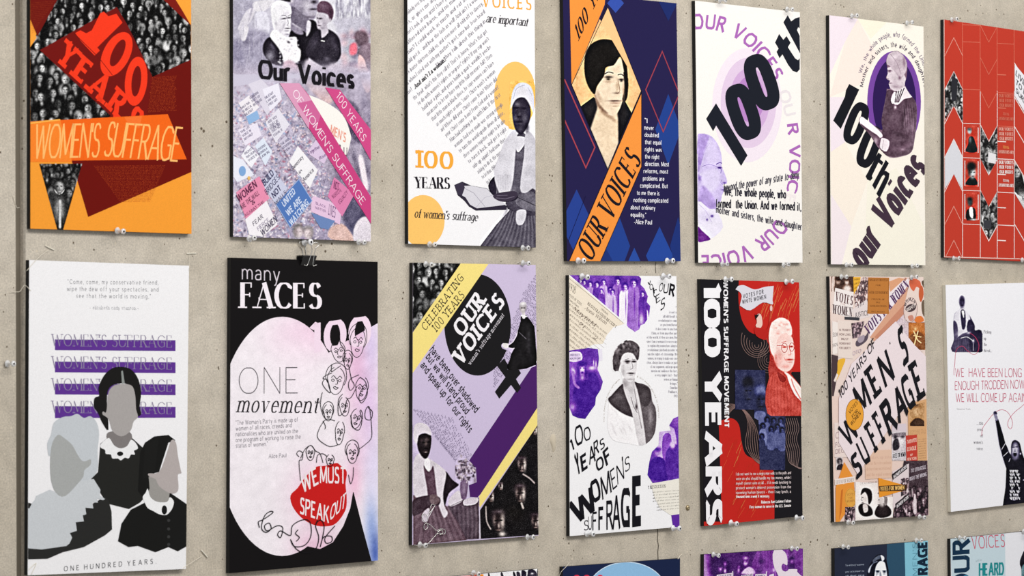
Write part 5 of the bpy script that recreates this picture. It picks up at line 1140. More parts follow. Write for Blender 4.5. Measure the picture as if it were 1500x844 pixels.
# ---------------------------------------------------------------- poster K: torn purple photographs
def poster_torn():
    pz = Poster('white poster with torn purple photographs, a cut-out portrait and hand-cut black lettering', (833.4, 403.1), (990.7, 404.6), (995, 772), (834.4, 785.6), 'F4F3F5')
    V(830, 400, 3.517); rd = random.Random(6); PU = ('3F1690', 'F2E8F8', '8A4CC0')
    pz.part('torn_photograph')
    im = R(12, 8, 436, 310, .34, .55, 3); 
    for k in range(40): im.g(rd.uniform(12, 430), rd.uniform(10, 110), rd.uniform(6, 20), rd.uniform(20, 60), rd.choice([.2, .5, .65, .3]), .5)
    for (x, y, s_, c_) in ((120, 60, 1, .7), (155, 62, 1, .3), (190, 50, 1, .75), (225, 90, 1, .8), (262, 45, 1.2, .6), (300, 75, 1.3, .95), (345, 55, 1.4, .6), (235, 100, .9, .8), (400, 175, 1, .9), (90, 50, .8, .5), (70, 40, .8, .6), (178, 95, .8, .4), (390, 110, .9, .3)):
        im.p([(x-18*s_, y+20), (x+18*s_, y+20), (x+26*s_, y+140*s_), (x+20*s_, y+190*s_), (x-22*s_, y+190*s_), (x-22*s_, y+100)], c_, b=1).g(x+4, y+90, 4, 60, c_*.5, .6); im.face(x, y, 15*s_, .92, .06, 1)
    im.g(385, 240, 16, 40, .95, .8).tint(*PU[:2], PU[2]).grain(.02)
    im.emit(mask=[(12, 8), (20, 6), (290, 6), (372, 16), (384, 30), (380, 60), (400, 80), (418, 120), (412, 150), (430, 170), (424, 225), (400, 262), (380, 270), (374, 290), (350, 304), (335, 292), (318, 282), (296, 250)])
    pz.part('certificate', 'cream printed registration receipt')
    poly([(8, 12), (298, 262), (240, 280), (205, 322), (186, 365), (140, 368), (80, 395), (12, 400)], 'EFE3D0'); line([(10, 26), (292, 258)], 1.5, '4A3C2C')
    t = lambda s_, a, b, h, st='roman', c_='3A2C20': TX(s_, a, b, h, c_, st, q=3)
    t('1918', (8, 84), (42, 108), (6, -36), 'roman'); t('REGISTRATION RECEIPT', (106, 162), (252, 285), (6, -13), 'slab'); t('ORIGINAL', (175, 188), (212, 220), (4, -9), 'sans')
    t('STATE OF TEXAS', (10, 118), (74, 168), (4, -12), 'slab'); t('County of Harris', (10, 140), (60, 180), (4, -10), 'slab')
    for i in range(9):
        y = 165+i*26; p0 = (14, y); p1 = (14+min(190, 220-i*14), y+min(190, 220-i*14)*.8)
        line([p0, p1], 1, '8A7A68'); TX(filler(22, rd), (p0[0], p0[1]-3), (p1[0], p1[1]-3), (3, -7), '5A4A3C', 'roman', q=1, clip=[(8, 12), (298, 262), (205, 322), (186, 365), (80, 395), (12, 400)])
    for p0, p1, s_ in (((90, 185), (200, 265), 'Anna Wilson'), ((30, 185), (140, 275), 'Mayfield'), ((60, 262), (84, 284), '21'), ((120, 325), (160, 355), '524')): TX(s_, p0, p1, (8, -16), '6A5A50', 'italic', q=3)
    pz.part('torn_photograph')
    im = R(12, 385, 190, 760, .28, .55, 4)
    im.g(40, 440, 40, 40, .75, .7).p([(10, 410), (70, 408), (76, 450), (14, 455)], .85).p([(45, 570), (80, 550), (140, 560), (170, 600), (160, 700), (110, 752), (30, 740), (30, 640)], .12, b=2).p([(110, 520), (150, 520), (170, 590), (130, 600)], .15, b=2)
    im.g(78, 495, 20, 32, .85, 1, 0, 4).g(78, 468, 24, 16, .12, 1, 0, 4).g(60, 510, 8, 40, .12, .9).g(97, 500, 6, 40, .12, .9).g(70, 490, 4, 3, .1).g(88, 490, 4, 3, .1).g(80, 514, 7, 6, .1).g(80, 540, 12, 16, .75, .9)
    im.g(34, 505, 12, 24, .85, .95, -20).g(130, 490, 22, 14, .88, .95).g(150, 470, 5, 22, .85, .9).g(138, 462, 4, 18, .85, .9).g(160, 490, 5, 18, .8, .9).l([(30, 510), (40, 570), (60, 590)], 14, .6, b=2).g(30, 690, 18, 26, .8, .8).tint(*PU[:2], PU[2]).grain(.02)
    im.emit(mask=[(12, 400), (70, 392), (110, 386), (160, 392), (165, 440), (160, 500), (186, 560), (175, 600), (150, 640), (146, 680), (120, 715), (95, 752), (60, 748), (30, 735), (12, 690)])
    TX('PROTECT', (18, 428), (66, 426), (0, -9), '3A2A60', 'bold', q=2); TX('HEALTH CARE', (16, 446), (72, 444), (0, -9), '3A2A60', 'bold', q=2)
    poly([(160, 395), (182, 390), (184, 450), (168, 455)], 'E9E4F0'); 
    pz.part('curved_caption')
    ARC('This is American Politics: suffragette', 330, 740, 136, 208, 172, 246, 9, '9A8A70', 'light', q=2); ARC('& first woman elected to congress', 330, 740, 142, 208, 282, 362, 9, '9A8A70', 'light', q=2)
    pz.part('portrait_photograph')
    im = R(205, 340, 470, 890, .96, .55, 7)
    im.p([(214, 655), (260, 640), (330, 740), (372, 890), (240, 880), (208, 800)], .93, b=2); 
    for k in range(20): im.g(rd.uniform(220, 330), rd.uniform(680, 850), 6, 24, rd.choice([.8, .97]), .45, -30)
    im.p([(345, 560), (400, 575), (430, 600), (440, 660), (458, 700), (460, 780), (440, 860), (385, 890), (375, 740), (340, 640)], .4, b=2).g(430, 740, 10, 60, .65, .6).g(405, 620, 20, 30, .22, .6).p([(350, 565), (390, 580), (425, 600), (432, 660), (400, 690), (365, 640)], .28, b=2)
    im.p([(212, 652), (230, 630), (285, 572), (300, 590), (330, 680), (355, 742), (300, 730), (240, 690)], .25, b=1).g(280, 640, 30, 14, .42, .6, 30).g(250, 650, 20, 10, .38, .6, -40)
    im.p([(290, 575), (320, 540), (345, 560), (372, 640), (408, 885), (372, 890), (335, 720), (305, 640)], .82, b=1).l([(345, 585), (362, 680), (385, 800)], 5, .62, al=.7).l([(330, 640), (345, 690), (362, 720)], 3, .4, al=.6).g(358, 690, 6, 14, .3, .8)
    im.p([(285, 560), (318, 520), (350, 545), (340, 620), (312, 600)], .78, b=2).g(300, 575, 12, 20, .55, .5)
    im.p([(275, 440), (300, 410), (350, 410), (362, 450), (358, 510), (340, 555), (318, 560), (290, 530), (275, 490)], .86, b=1)
    im.g(312, 455, 13, 5, .05).g(312, 463, 9, 5, .25, .7).g(345, 456, 10, 5, .05).l([(300, 447), (318, 442)], 3, .45, al=.7).l([(336, 444), (352, 446)], 3, .45, al=.7).l([(334, 460), (340, 490), (326, 496)], 3, .6, al=.8).g(330, 517, 15, 4, .15, .95).g(330, 526, 10, 4, .6, .6).g(290, 500, 10, 30, .7, .6).g(325, 548, 16, 5, .6, .6)
    im.p([(242, 500), (236, 450), (250, 400), (285, 365), (320, 348), (350, 356), (372, 380), (372, 430), (362, 450), (340, 415), (300, 412), (278, 440), (272, 480), (262, 506)], .34, b=1)
    for k in range(70):
        a = rd.uniform(0, 1); x = 245+a*125; y = 400-40*math.sin(a*3.1)+rd.uniform(-14, 34); im.g(x, y, 8, 6, rd.choice([.12, .55, .25, .7]), .6, rd.uniform(0, 90))
    for k in range(14): im.g(rd.uniform(242, 272), rd.uniform(430, 500), 7, 7, rd.choice([.15, .5, .3]), .7)
    im.tint('1C1519', 'F6F3F5', '7D7478').grain(.015)
    im.emit(mask=smooth([(236, 505), (230, 450), (246, 396), (285, 358), (320, 342), (352, 350), (376, 378), (376, 430), (360, 520), (352, 560), (402, 574), (432, 598), (442, 660), (460, 700), (464, 780), (440, 850), (390, 888), (320, 880), (240, 862), (212, 810), (208, 760), (216, 670), (208, 652), (230, 626), (284, 568), (284, 540), (270, 505)], 3))
    V(815, 390, 2.06)
    pz.part('torn_photograph')
    im = R(272, 440, 376, 800, .3, .6, 4)
    im.p([(305, 500), (355, 490), (360, 600), (310, 600)], .75, b=1).p([(320, 515), (345, 510), (345, 590), (322, 590)], .5).p([(278, 600), (300, 575), (330, 590), (335, 645), (278, 640)], .1, b=1).g(303, 562, 9, 13, .65, 1, 0, 4).g(303, 553, 11, 6, .15).p([(330, 560), (365, 540), (372, 640), (335, 640)], .2, b=1).g(350, 540, 9, 12, .8, 1, 0, 4).g(358, 470, 12, 20, .6, .7)
    im.tint(*PU[:2], PU[2]).grain(.02)
    im.emit(mask=[(370, 452), (352, 460), (340, 480), (345, 496), (310, 500), (308, 540), (288, 560), (280, 590), (274, 630), (290, 655), (330, 648), (372, 640)])
    poly([(345, 745), (372, 735), (372, 786), (352, 790), (348, 768)], '5F2A9E')
    pz.part('newspaper_cutting'); poly([(284, 656), (372, 642), (372, 748), (345, 752), (312, 730), (296, 700)], 'EFEADF')
    TX('T RESOLUTION', (276, 672), (328, 668), (0, -9), '3A3530', 'slab', q=2)
    for i in range(7): TX(filler(26, rd), (290+(i > 3)*12, 684+i*9), (370, 678+i*9), (0, -4), '5A544C', 'text', q=1)
    pz.part('quotation')
    V(830, 400, 3.517)
    Lq = ['"I', 'is not so', 'all difficult if', 'revolutionaries come,', 'as you from Russia,', 'it does come to you from', 'China, or from any other part', 'of the world, if they are men. But', 'since I am a woman it is necessary', 'to explain why women have adopted', 'revolutionary methods in order to', 'win the rights of citizenship. We', 'women, in trying to make our case', 'clear, always have to make as part', 'of our argument, and urge upon', 'men in our audience the fact,', 'a very simple fact - that', 'women are human', 'beings."', 'Emmeline', 'Pankhurst,', '1913']
    for i, s_ in enumerate(Lq):
        w_ = len(s_)*4.65; TX(s_, (570-w_, 186+i*21.6), (570, 187+i*21.6), (0, -13), '9A96A0', 'roman', q=1, wt=1.3)
    pz.part('headline', 'hand-cut black capitals of mixed sizes'); bk = '15141A'
    for s_, a, b, h, st, w_ in (('V', (418, 66), (434, 56), (-2, -18), 'bold', 1), ('O', (430, 92), (446, 80), (-6, -28), 'sans', 1), ('I', (446, 110), (452, 104), (-4, -30), 'bold', 1), ('C', (448, 130), (466, 116), (-4, -36), 'sans', 1), ('E', (460, 158), (484, 140), (-4, -38), 'sans', .9), ('S', (480, 198), (504, 178), (4, -58), 'sans', .9),
                          ('O', (474, 98), (494, 90), (4, -42), 'sans', .9), ('U', (496, 104), (520, 104), (6, -50), 'sans', 1), ('R', (524, 112), (552, 122), (8, -60), 'bold', 1.1)): TX(s_, a, b, h, bk, st, wt=w_, q=6)
    V(815, 390, 2.06)
    for s_, a, b, h, st, w_ in (('1', (46, 558), (54, 552), (-8, -30), 'bold', 1), ('O', (58, 546), (82, 532), (-6, -58), 'sans', 1.1), ('O', (84, 530), (104, 522), (-4, -40), 'sans', 1),
        ('Y', (62, 632), (74, 622), (-10, -60), 'black', 1), ('E', (76, 622), (96, 608), (-6, -48), 'bold', 1.1), ('A', (98, 600), (118, 588), (-4, -50), 'sans', 1.2), ('R', (114, 574), (128, 562), (-3, -42), 'sans', 1.2), ('S', (132, 558), (146, 546), (-4, -30), 'sans', 1.1),
        ('O', (122, 622), (144, 606), (-6, -36), 'bold', 1), ('F', (150, 604), (168, 586), (-12, -44), 'bold', 1),
        ('M', (138, 706), (166, 682), (-8, -66), 'sans', 1), ('E', (170, 676), (184, 664), (-10, -58), 'light', 1.3), ('N', (184, 660), (204, 640), (-4, -56), 'light', 1.2), ("'", (198, 622), (202, 620), (-2, -46), 'sans', 1), ('S', (206, 624), (222, 612), (-2, -42), 'light', 1.2),
        ('S', (82, 798), (96, 796), (0, -30), 'light', 1.3), ('U', (96, 796), (106, 795), (0, -42), 'light', 1.3), ('F', (108, 798), (122, 796), (0, -56), 'sans', 1), ('F', (126, 797), (142, 795), (0, -70), 'bold', .9), ('R', (150, 796), (170, 794), (0, -88), 'sans', 1.1), ('A', (168, 794), (192, 792), (0, -100), 'bold', .85), ('G', (194, 788), (222, 787), (0, -118), 'black', .8), ('E', (228, 788), (258, 784), (0, -154), 'black', .95)):
        TX(s_, a, b, h, bk, st, wt=w_, q=6)
    poly([(44, 716), (62, 700), (72, 742), (76, 690), (90, 676), (97, 716), (98, 660), (108, 650), (117, 720), (106, 728), (86, 700), (86, 768), (76, 768)], bk) if False else TX('W', (55, 782), (129, 727), (-23, -63), bk, 'black', wt=.8)
    TX('O', (110, 719), (136, 700), (-13, -64), bk, 'bold', wt=1.1, q=6)
    pz.flush()

# ---------------------------------------------------------------- poster L: black and red
def poster_redblack():
    pz = Poster('black and red poster with white sideways 100 YEARS lettering and a white-haired person in glasses', (1026, 409), (1170.3, 413.7), (1175.5, 756), (1030.9, 771), '1A181C')
    V(1055, 400, 3.246); pz.part('red_shape')
    poly(smooth([(88, 30), (86, 120), (94, 190), (110, 240), (140, 280), (180, 296), (215, 315), (235, 360), (240, 440), (300, 470)], 4, False)+[(400, 470), (400, 30)], 'C2261F')
    V(1010, 390, 2.11); pz.part('red_shape')
    poly(smooth([(90, 480), (128, 470), (152, 490), (160, 540), (172, 580), (200, 596), (235, 604), (256, 622), (262, 660)], 4, False)+[(262, 815), (40, 815), (40, 790), (100, 790)], 'C2261F')
    pz.part('scratched_lines', 'orange scratched lines')
    rd = random.Random(5)
    for k in range(34):
        x = rd.uniform(240, 350); y = rd.uniform(50, 120); line([(x-8, y), (x-24, y+rd.uniform(30, 70))], .9, rd.choice(['D9603A', 'E08A50']), sm=0, clip=None)
    for k in range(40):
        x = rd.uniform(110, 240); y = rd.uniform(590, 760); 
        if x < 160: y = rd.uniform(500, 760)
        line([(x, y), (x-rd.uniform(10, 22), y+rd.uniform(20, 44))], .9, rd.choice(['D9603A', 'E08A50', 'B8341F']))
    pz.part('contour_lines', 'grey hand-drawn contour lines'); V(1055, 400, 3.246)
    for k in range(6): 
        r_ = 10+k*13; line([(172+r_*1.1*math.cos(a)*(.9), 345+r_*1.15*math.sin(a)-k*6) for a in [i*.3-0.4 for i in range(14)]], 2.2, '8A6E68', sm=3)
    for k in range(5): r_ = 10+k*11; line([(225+r_*.9*math.cos(a), 415+r_*1.1*math.sin(a)) for a in [i*.3+.9 for i in range(13)]], 2, '7A625E', sm=3)
    for k in range(7):
        o_ = k*11; line([(20+o_*.2, 690-o_), (70, 640-o_*.2), (110+o_*.2, 660), (130+o_*.5, 720), (118+o_, 800), (130+o_*.9, 850+o_*.2), (180+o_*.3, 905), (240, 925-o_*.4)], 2.2, '8A6E68', sm=4)
    for k in range(7):
        o_ = k*10; line([(300+o_, 690), (312+o_, 740), (300+o_, 790), (315+o_, 850), (330+o_*.6, 905+o_*.3), (390, 930)], 2.2, '8A726E', sm=4)
    pz.part('group_photograph')
    im = R(66, 458, 312, 940, .3, .6, 4); im.p([(70, 462), (210, 462), (240, 640), (300, 690), (300, 940), (190, 940), (160, 690), (70, 640)], .34, b=3)
    im.g(130, 520, 28, 30, .08, 1, 0, 4).g(130, 575, 22, 40, .25, 1, 0, 4).g(140, 570, 10, 26, .42, .6).g(122, 560, 6, 3, .05).g(140, 560, 6, 3, .05).g(133, 600, 8, 3, .05).g(190, 560, 28, 28, .7, 1, 0, 4).g(190, 615, 22, 42, .2, 1, 0, 4).g(196, 610, 9, 24, .45, .7).g(182, 600, 6, 3, .02).g(200, 600, 6, 3, .02).g(192, 636, 9, 3, .02).p([(160, 665), (190, 655), (215, 670), (205, 720), (165, 710)], .65, b=2)
    for x, y in ((220, 700), (252, 705), (285, 705), (200, 730), (240, 745), (270, 735), (195, 780), (292, 750)):
        im.face(x, y, 14, .55, .04, 1); im.p([(x-14, y+18), (x+14, y+18), (x+18, y+90), (x-18, y+90)], rd.choice([.6, .7, .35]), b=1)
    im.tint('14141F', 'A9B0DC', '3A3F70').grain(.02); im.emit(mask=[(68, 460), (212, 462), (214, 640), (240, 680), (308, 682), (306, 938), (186, 936), (180, 700), (160, 690), (160, 650), (68, 650)])
    pz.part('portrait_photograph', 'red-tinted portrait of a white-haired person in wire glasses')
    im = R(205, 200, 392, 684, 'C2261F', .55, 4)
    im.p([(212, 600), (225, 520), (250, 470), (300, 480), (330, 500), (392, 560), (392, 690), (240, 690), (218, 660)], .42, False, b=2)
    for k in range(24): im.l([(240+k*6, 490+k*3), (230+k*8, 600), (240+k*7, 690)], 3, .3 if k % 2 else .55, al=.4, b=1)
    im.p([(300, 470), (330, 485), (392, 560), (392, 620), (350, 560), (330, 510)], .9, b=1).p([(318, 500), (330, 498), (385, 580), (388, 610), (350, 575)], .97).l([(336, 505), (350, 545), (380, 600)], 6, .4, al=.5).p([(270, 470), (310, 500), (300, 520), (280, 510)], .2)
    im.p([(252, 300), (290, 280), (335, 300), (348, 340), (352, 400), (346, 440), (325, 466), (300, 470), (262, 440), (250, 380)], .85, b=2)
    im.p([(228, 300), (240, 240), (280, 212), (320, 225), (338, 260), (335, 300), (300, 285), (268, 320), (262, 400), (240, 380), (232, 340)], .9, b=2)
    for k in range(40): im.g(rd.uniform(235, 325), rd.uniform(218, 290), 8, 5, rd.choice([.98, .72, .85]), .6, rd.uniform(-40, 40))
    im.g(245, 440, 22, 26, .35, .9).l([(268, 345), (300, 345)], 2.5, .3)
    im.l(ellp(303, 356, 14, 22, 0, 14)+[(317, 356)], 2.5, .35).l(ellp(338, 352, 11, 20, 0, 14), 2.5, .35).g(303, 352, 9, 4, .2).g(336, 350, 8, 4, .2).l([(290, 330), (310, 326)], 3, .6).l([(322, 345), (334, 385), (322, 390)], 3, .6, al=.8).g(328, 412, 16, 4, .35).g(330, 424, 10, 4, .65, .6).g(280, 400, 12, 30, .72, .6).g(262, 400, 8, 16, .65, .8).g(310, 445, 20, 8, .68, .6).l([(300, 400), (312, 420)], 2, .6)
    im.tint('7A100E', 'FFE9E2', 'D9584C').grain(.018)
    im.emit(mask=[(228, 330), (226, 290), (240, 236), (280, 208), (322, 220), (340, 260), (352, 340), (356, 400), (350, 440), (334, 480), (392, 555), (392, 680), (240, 680), (222, 668), (212, 620), (214, 560), (230, 500), (226, 450), (232, 420), (246, 410), (234, 380)])
    pz.part('banner', 'white banner held by a small figure')
    poly(smooth([(82, 62), (110, 58), (160, 78), (210, 66), (252, 62)], 4, False)+smooth([(246, 130), (246, 150), (200, 140), (140, 178), (96, 158), (92, 150), (100, 110), (90, 90), (70, 78)], 3, False), 'DCD9E2')
    TX('VOTES FOR', (106, 122), (204, 98), (-1, -20), '26262E', 'bold', q=3, track=.4); TX('WHITE WOMEN', (102, 148), (216, 122), (-1, -20), '26262E', 'bold', q=3, track=.34)
    line([(244, 150), (236, 200), (228, 270)], 5, 'C24A34', up=True); ell(240, 168, 6, 14, 'E9C9C0')
    poly([(162, 195), (190, 188), (196, 215), (166, 222)], 'B01E1C'); poly(smooth([(170, 200), (190, 196), (198, 230), (196, 252), (180, 268), (166, 250), (172, 236)], 3), 'EBC8BC'); poly([(162, 200), (184, 196), (176, 208), (166, 222)], '1A1416'); poly(smooth([(160, 262), (190, 262), (220, 280), (214, 318), (170, 300)], 3), 'B8241F'); line([(200, 290), (225, 270), (238, 230)], 10, 'B8241F')
    V(1010, 390, 2.11); pz.part('headline', 'white sideways lettering')
    TX('100 YEARS', (42, 46), (50, 798), (50, 0), 'F5F3F6', 'black', wt=1.05, q=6, track=.16)
    TX("WOMEN'S SUFFRAGE MOVEMENT", (103, 44), (107, 500), (14, 0), 'F5F3F6', 'black', wt=.9, q=3, track=.2)
    pz.part('quotation')
    for i, s_ in enumerate(('I do not want to see a negro man walk to the polls and', 'vote on who should handle my tax money, while I', 'myself cannot vote at all ... if it needs lynching to', "protect woman's dearest possession from the", 'ravening human beasts - then I say lynch, a')):
        TX(s_, (142, 647+i*14.4), (312, 643+i*14.4), (0, -9), 'E9D9D9', 'sans', q=2, cond=.8)
    TX('thousand times a week if necessary.', (142, 717), (246, 715), (0, -9), 'F6EEEE', 'bold', q=2, cond=.8)
    TX('Rebecca Ann Latimer Felton', (220, 734), (312, 730), (0, -9), 'F6EEEE', 'bold', q=2, cond=.8); TX('First woman to serve in the U.S. Senate', (184, 749), (312, 744), (0, -9), 'F6EEEE', 'bold', q=2, cond=.8)
    pz.flush()
# ---------------------------------------------------------------- poster M: newspaper collage
def poster_news():
    pz = Poster('peach newspaper collage poster with jagged black lettering across it', (1215, 405), (1352.4, 406), (1360.7, 755), (1222, 765), 'E8CFC4')
    V(1210, 400, 4.69); rd = random.Random(8)
    def fill(pts, n, h, c_, st='roman', rep=6, wt=1):
        """rows of print inside a quadrilateral TL TR BR BL"""
        a, b, c, d = pts
        for i in range(rep):
            t = (i+.8)/rep; p = (a[0]+(d[0]-a[0])*t, a[1]+(d[1]-a[1])*t); q = (b[0]+(c[0]-b[0])*t, b[1]+(c[1]-b[1])*t)
            TX(filler(n, rd).upper(), (p[0]+4, p[1]), (q[0]-4, q[1]), ((a[0]-d[0])/rep*h, (a[1]-d[1])/rep*h), c_, st, q=1, wt=wt)
    def sheet(name, pts, col, n=0, h=.5, c_='6A5A58', st='roman', rep=6):
        pz.part(name); poly(pts, col)
        if n: fill(pts, n, h, c_, st, rep)
    sheet('newspaper_cutting', [(35, 24), (690, 28), (690, 845), (35, 845)], 'E9D5CC')
    sheet('newspaper_cutting', [(300, 330), (690, 120), (690, 480), (380, 700)], 'DCCBD2', 14, .55, 'C9B4BE', 'bold', 6)
    pz.part('old_photograph'); im = R(35, 24, 190, 130, .2, .6, 3); im.p([(40, 30), (60, 26), (56, 130), (38, 130)], .75, b=2).g(82, 60, 16, 20, .7, 1, 0, 4).g(82, 45, 18, 12, .1).g(80, 105, 26, 26, .25, 1, 0, 4).g(142, 62, 15, 20, .8, 1, 0, 4).g(142, 46, 16, 10, .2).g(144, 108, 30, 30, .85, 1, 0, 4).tint('2A1712', 'F2E6E0', '8A6A5C').grain(.03); im.emit()
    sheet('protest_sign', [(62, 102), (188, 132), (178, 315), (42, 272)], 'F2E9E6'); 
    TX('VOTES', (62, 190), (180, 222), (6, -62), '5A3438', 'didone', cond=.65, wt=1.2); TX('FOR', (100, 218), (130, 224), (2, -16), 'B78A80', 'roman'); TX('WOMEN', (42, 278), (176, 300), (4, -62), '4A2E34', 'didone', cond=.6, wt=1.2)
    sheet('newspaper_cutting', [(186, 28), (236, 28), (230, 120), (190, 150)], 'F0B53A', 6, .4, '6A4A20', 'bold', 4)
    pz.part('old_photograph'); im = R(180, 28, 290, 330, .6, .7, 4); im.crowd(180, 60, 290, 320, 14, .85, .15, 4, 1, .5).tint('3A2A30', 'F4EAE6', 'A88A88').grain(.05); im.emit(cut=[(250, 30), (290, 30), (290, 250), (200, 250), (190, 150)])
    sheet('newspaper_cutting', [(180, 250), (280, 180), (300, 300), (190, 330)], 'E5D8D6'); TX('JUSTICE', (196, 305), (290, 290), (0, -34), '4A4248', 'sans', cond=.8)
    TX('for', (215, 240), (262, 215), (2, -24), '4A4248', 'roman')
    sheet('newspaper_cutting', [(500, 32), (560, 40), (470, 200), (300, 430), (290, 330)], 'EFE3E4')
    sheet('newspaper_cutting', [(300, 440), (480, 200), (540, 30), (570, 40), (545, 230), (330, 470)], 'D9A488'); poly([(330, 440), (535, 215), (545, 270), (360, 460)], 'C98A70'); poly([(430, 60), (500, 32), (540, 40), (440, 130)], 'DDA27C')
    poly([(290, 330), (420, 175), (560, 36), (580, 60), (300, 440)], 'EFE6EC'); TX('VOTES FOR WOMEN', (290, 425), (572, 98), (-30, -58), '55315F', 'didone', cond=.5, wt=1.2)
    pz.part('printed_card', 'brown printed programme cover'); poly([(288, 30), (432, 32), (430, 282), (282, 280)], 'BE7A3A'); line([(292, 36), (428, 38), (425, 276), (287, 274)], 2, '8A4F22', True)
    for s_, y, x0, x1, h in (('ARGUMENTS PRESENTED', 55, 294, 424, -14), ('FOR', 88, 340, 372, -10), ('GOOD GOVERNMENT', 142, 294, 424, -18), ('COUNCIL OF', 185, 310, 400, -10), ('1913', 206, 340, 368, -10), ('SUFFRAGE EDITION', 232, 300, 414, -12), ('PRICE 10 CENTS', 268, 310, 400, -7)): TX(s_, (x0, y), (x1, y+2), (0, h), '5A3016', 'didone', q=2, wt=1.4)
    sheet('newspaper_cutting', [(575, 60), (690, 60), (690, 340), (560, 330), (540, 200)], 'EAD6CC')
    pz.part('painted_flowers'); blob([(572, 50), (610, 40), (645, 60), (650, 110), (620, 95), (600, 125), (575, 95)], 'D96A4A'); blob([(640, 100), (660, 90), (668, 150), (650, 200), (635, 160)], 'C7603A'); blob([(655, 60), (685, 50), (685, 110), (668, 100)], '5A4A3A'); blob([(655, 200), (686, 190), (686, 300), (660, 280)], '6B5A4A'); blob([(600, 310), (650, 295), (670, 330), (620, 340)], 'E07A3A')
    pz.part('round_badge', 'oval badge printed in the collage'); ell(578, 255, 48, 88, 'E5CFC8', 4); line(ellp(578, 255, 46, 85, 4, 30), 3, '8A6A66', True); ell(580, 240, 38, 26, '4A3A3E', -20); ARC("WOMEN'S", 578, 255, 34, 62, 200, 340, 26, '3A2E34', 'bold', q=2); TX('RIGHTS', (552, 268), (612, 232), (-2, -24), 'F0E2DC', 'bold', q=2); blob([(560, 300), (590, 290), (600, 320), (575, 330)], 'C98A78')
    TX('VOTE', (500, 375), (560, 370), (0, -28), 'E9D9DA', 'bold'); TX('TO', (520, 340), (560, 334), (0, -24), 'E9D9DA', 'bold')
    pz.part('old_photograph'); im = R(565, 340, 685, 528, .45, .6, 3); im.g(600, 380, 60, 30, .65, .6).p([(568, 440), (630, 400), (684, 450), (680, 525), (568, 515)], .3, b=3).l([(600, 400), (615, 440), (605, 490)], 8, .8).l([(630, 400), (620, 450), (650, 480)], 7, .85).l([(600, 430), (650, 440)], 6, .8).g(612, 385, 8, 10, .8).tint('4A2A1C', 'F4D9A0', 'C27436').grain(.03); im.emit()
    TX('WOMEN AND', (590, 545), (660, 552), (0, -14), '9A8088', 'roman', q=1)
    sheet('protest_sign', [(74, 325), (168, 330), (182, 590), (80, 580)], 'E9D9D0')
    for i, s_ in enumerate(('Mr. PRESIDENT', 'HOW LONG', 'MUST', 'WOMEN WAIT', 'FOR LIBERTY')): TX(s_, (88+(14 if i == 2 else 0), 398+i*31), (166-(14 if i == 2 else 0), 400+i*31), (0, -15), '7A5A58', 'bold', q=2)
    pz.part('newspaper_cutting'); poly([(40, 330), (78, 340), (76, 555), (42, 560)], 'F0E6E0'); TX('SUM', (44, 440), (78, 436), (0, -30), '5A4A4A', 'sans'); TX('SIGN', (42, 510), (76, 500), (0, -22), '5A4A4A', 'sans', q=2); poly([(125, 300), (228, 306), (226, 326), (125, 320)], '3A3A40')
    pz.part('old_photograph'); im = R(170, 330, 270, 450, .55, .6, 3); im.crowd(170, 340, 270, 450, 18, .85, .15, 9).tint('2A2228', 'F0E6E6', '9A8088').grain(.04); im.emit(cut=[(172, 345), (262, 332), (230, 440), (180, 450)])
    blob([(205, 470), (240, 440), (270, 430), (290, 400), (280, 460), (230, 500), (205, 500)], '5A4E5A'); blob([(215, 450), (260, 425), (255, 465), (225, 480)], 'A89AA6')
    TX('OTO', (180, 568), (240, 545), (0, -28), 'C9B8C0', 'bold')
    pz.part('gold_sash'); poly([(36, 560), (80, 570), (76, 700), (50, 845), (36, 845)], '4A3A3E'); poly(smooth([(80, 600), (130, 590), (110, 650), (80, 720), (60, 740), (75, 670)], 3), 'E8B23A'); poly([(50, 740), (70, 690), (82, 700), (60, 752)], 'EFE0D8')
    V(1215, 580, 4.33)
    sheet('newspaper_cutting', [(28, 170), (110, 170), (110, 390), (28, 390)], 'EAD9D2'); TX('ON', (34, 275), (90, 262), (0, -44), 'C4ACAC', 'bold'); TX('FOR', (34, 330), (84, 318), (0, -34), 'B29A9A', 'bold'); TX('DEC', (34, 370), (90, 360), (0, -30), 'B29A9A', 'bold')
    pz.part('old_photograph'); im = R(38, 388, 82, 470, .8, .6, 2); im.p([(44, 470), (50, 440), (80, 430), (82, 470)], .15).face(62, 418, 18, .6, .1).tint('2A2228', 'E9DEDC').grain(.03); im.emit()
    sheet('newspaper_cutting', [(222, 350), (400, 340), (390, 520), (225, 530)], 'E2BFA8')
    for i, s_ in enumerate(('it takes up into', 'has for the votes and men', 'declared unconstitutional', 'and the equal women')): TX(s_, (232, 402+i*36), (386, 396+i*36), (0, -20), 'CBA088' if i else 'D4AC98', 'didone', q=2)
    sheet('newspaper_cutting', [(396, 180), (484, 175), (486, 230), (390, 240)], 'D9CBD2')
    pz.part('old_photograph', 'street photograph with a placard'); im = R(392, 228, 482, 410, .75, .6, 2); im.p([(400, 290), (430, 270), (440, 330), (402, 345)], .15, b=1).p([(395, 240), (480, 232), (478, 258), (396, 262)], .5).g(415, 262, 12, 14, .12).g(455, 290, 16, 30, .9, .8).g(462, 260, 12, 10, .3).tint('1E1A22', 'F4EEF0', '8A7E86').grain(.04); im.emit()
    poly([(396, 365), (482, 352), (482, 388), (398, 402)], 'E9E4E8'); TX('VOTES FOR WOMEN', (398, 398), (480, 384), (0, -30), '1E1A22', 'black', cond=.6, q=2, wt=.8)
    sheet('newspaper_cutting', [(494, 50), (612, 20), (616, 412), (500, 412)], 'D9A878')
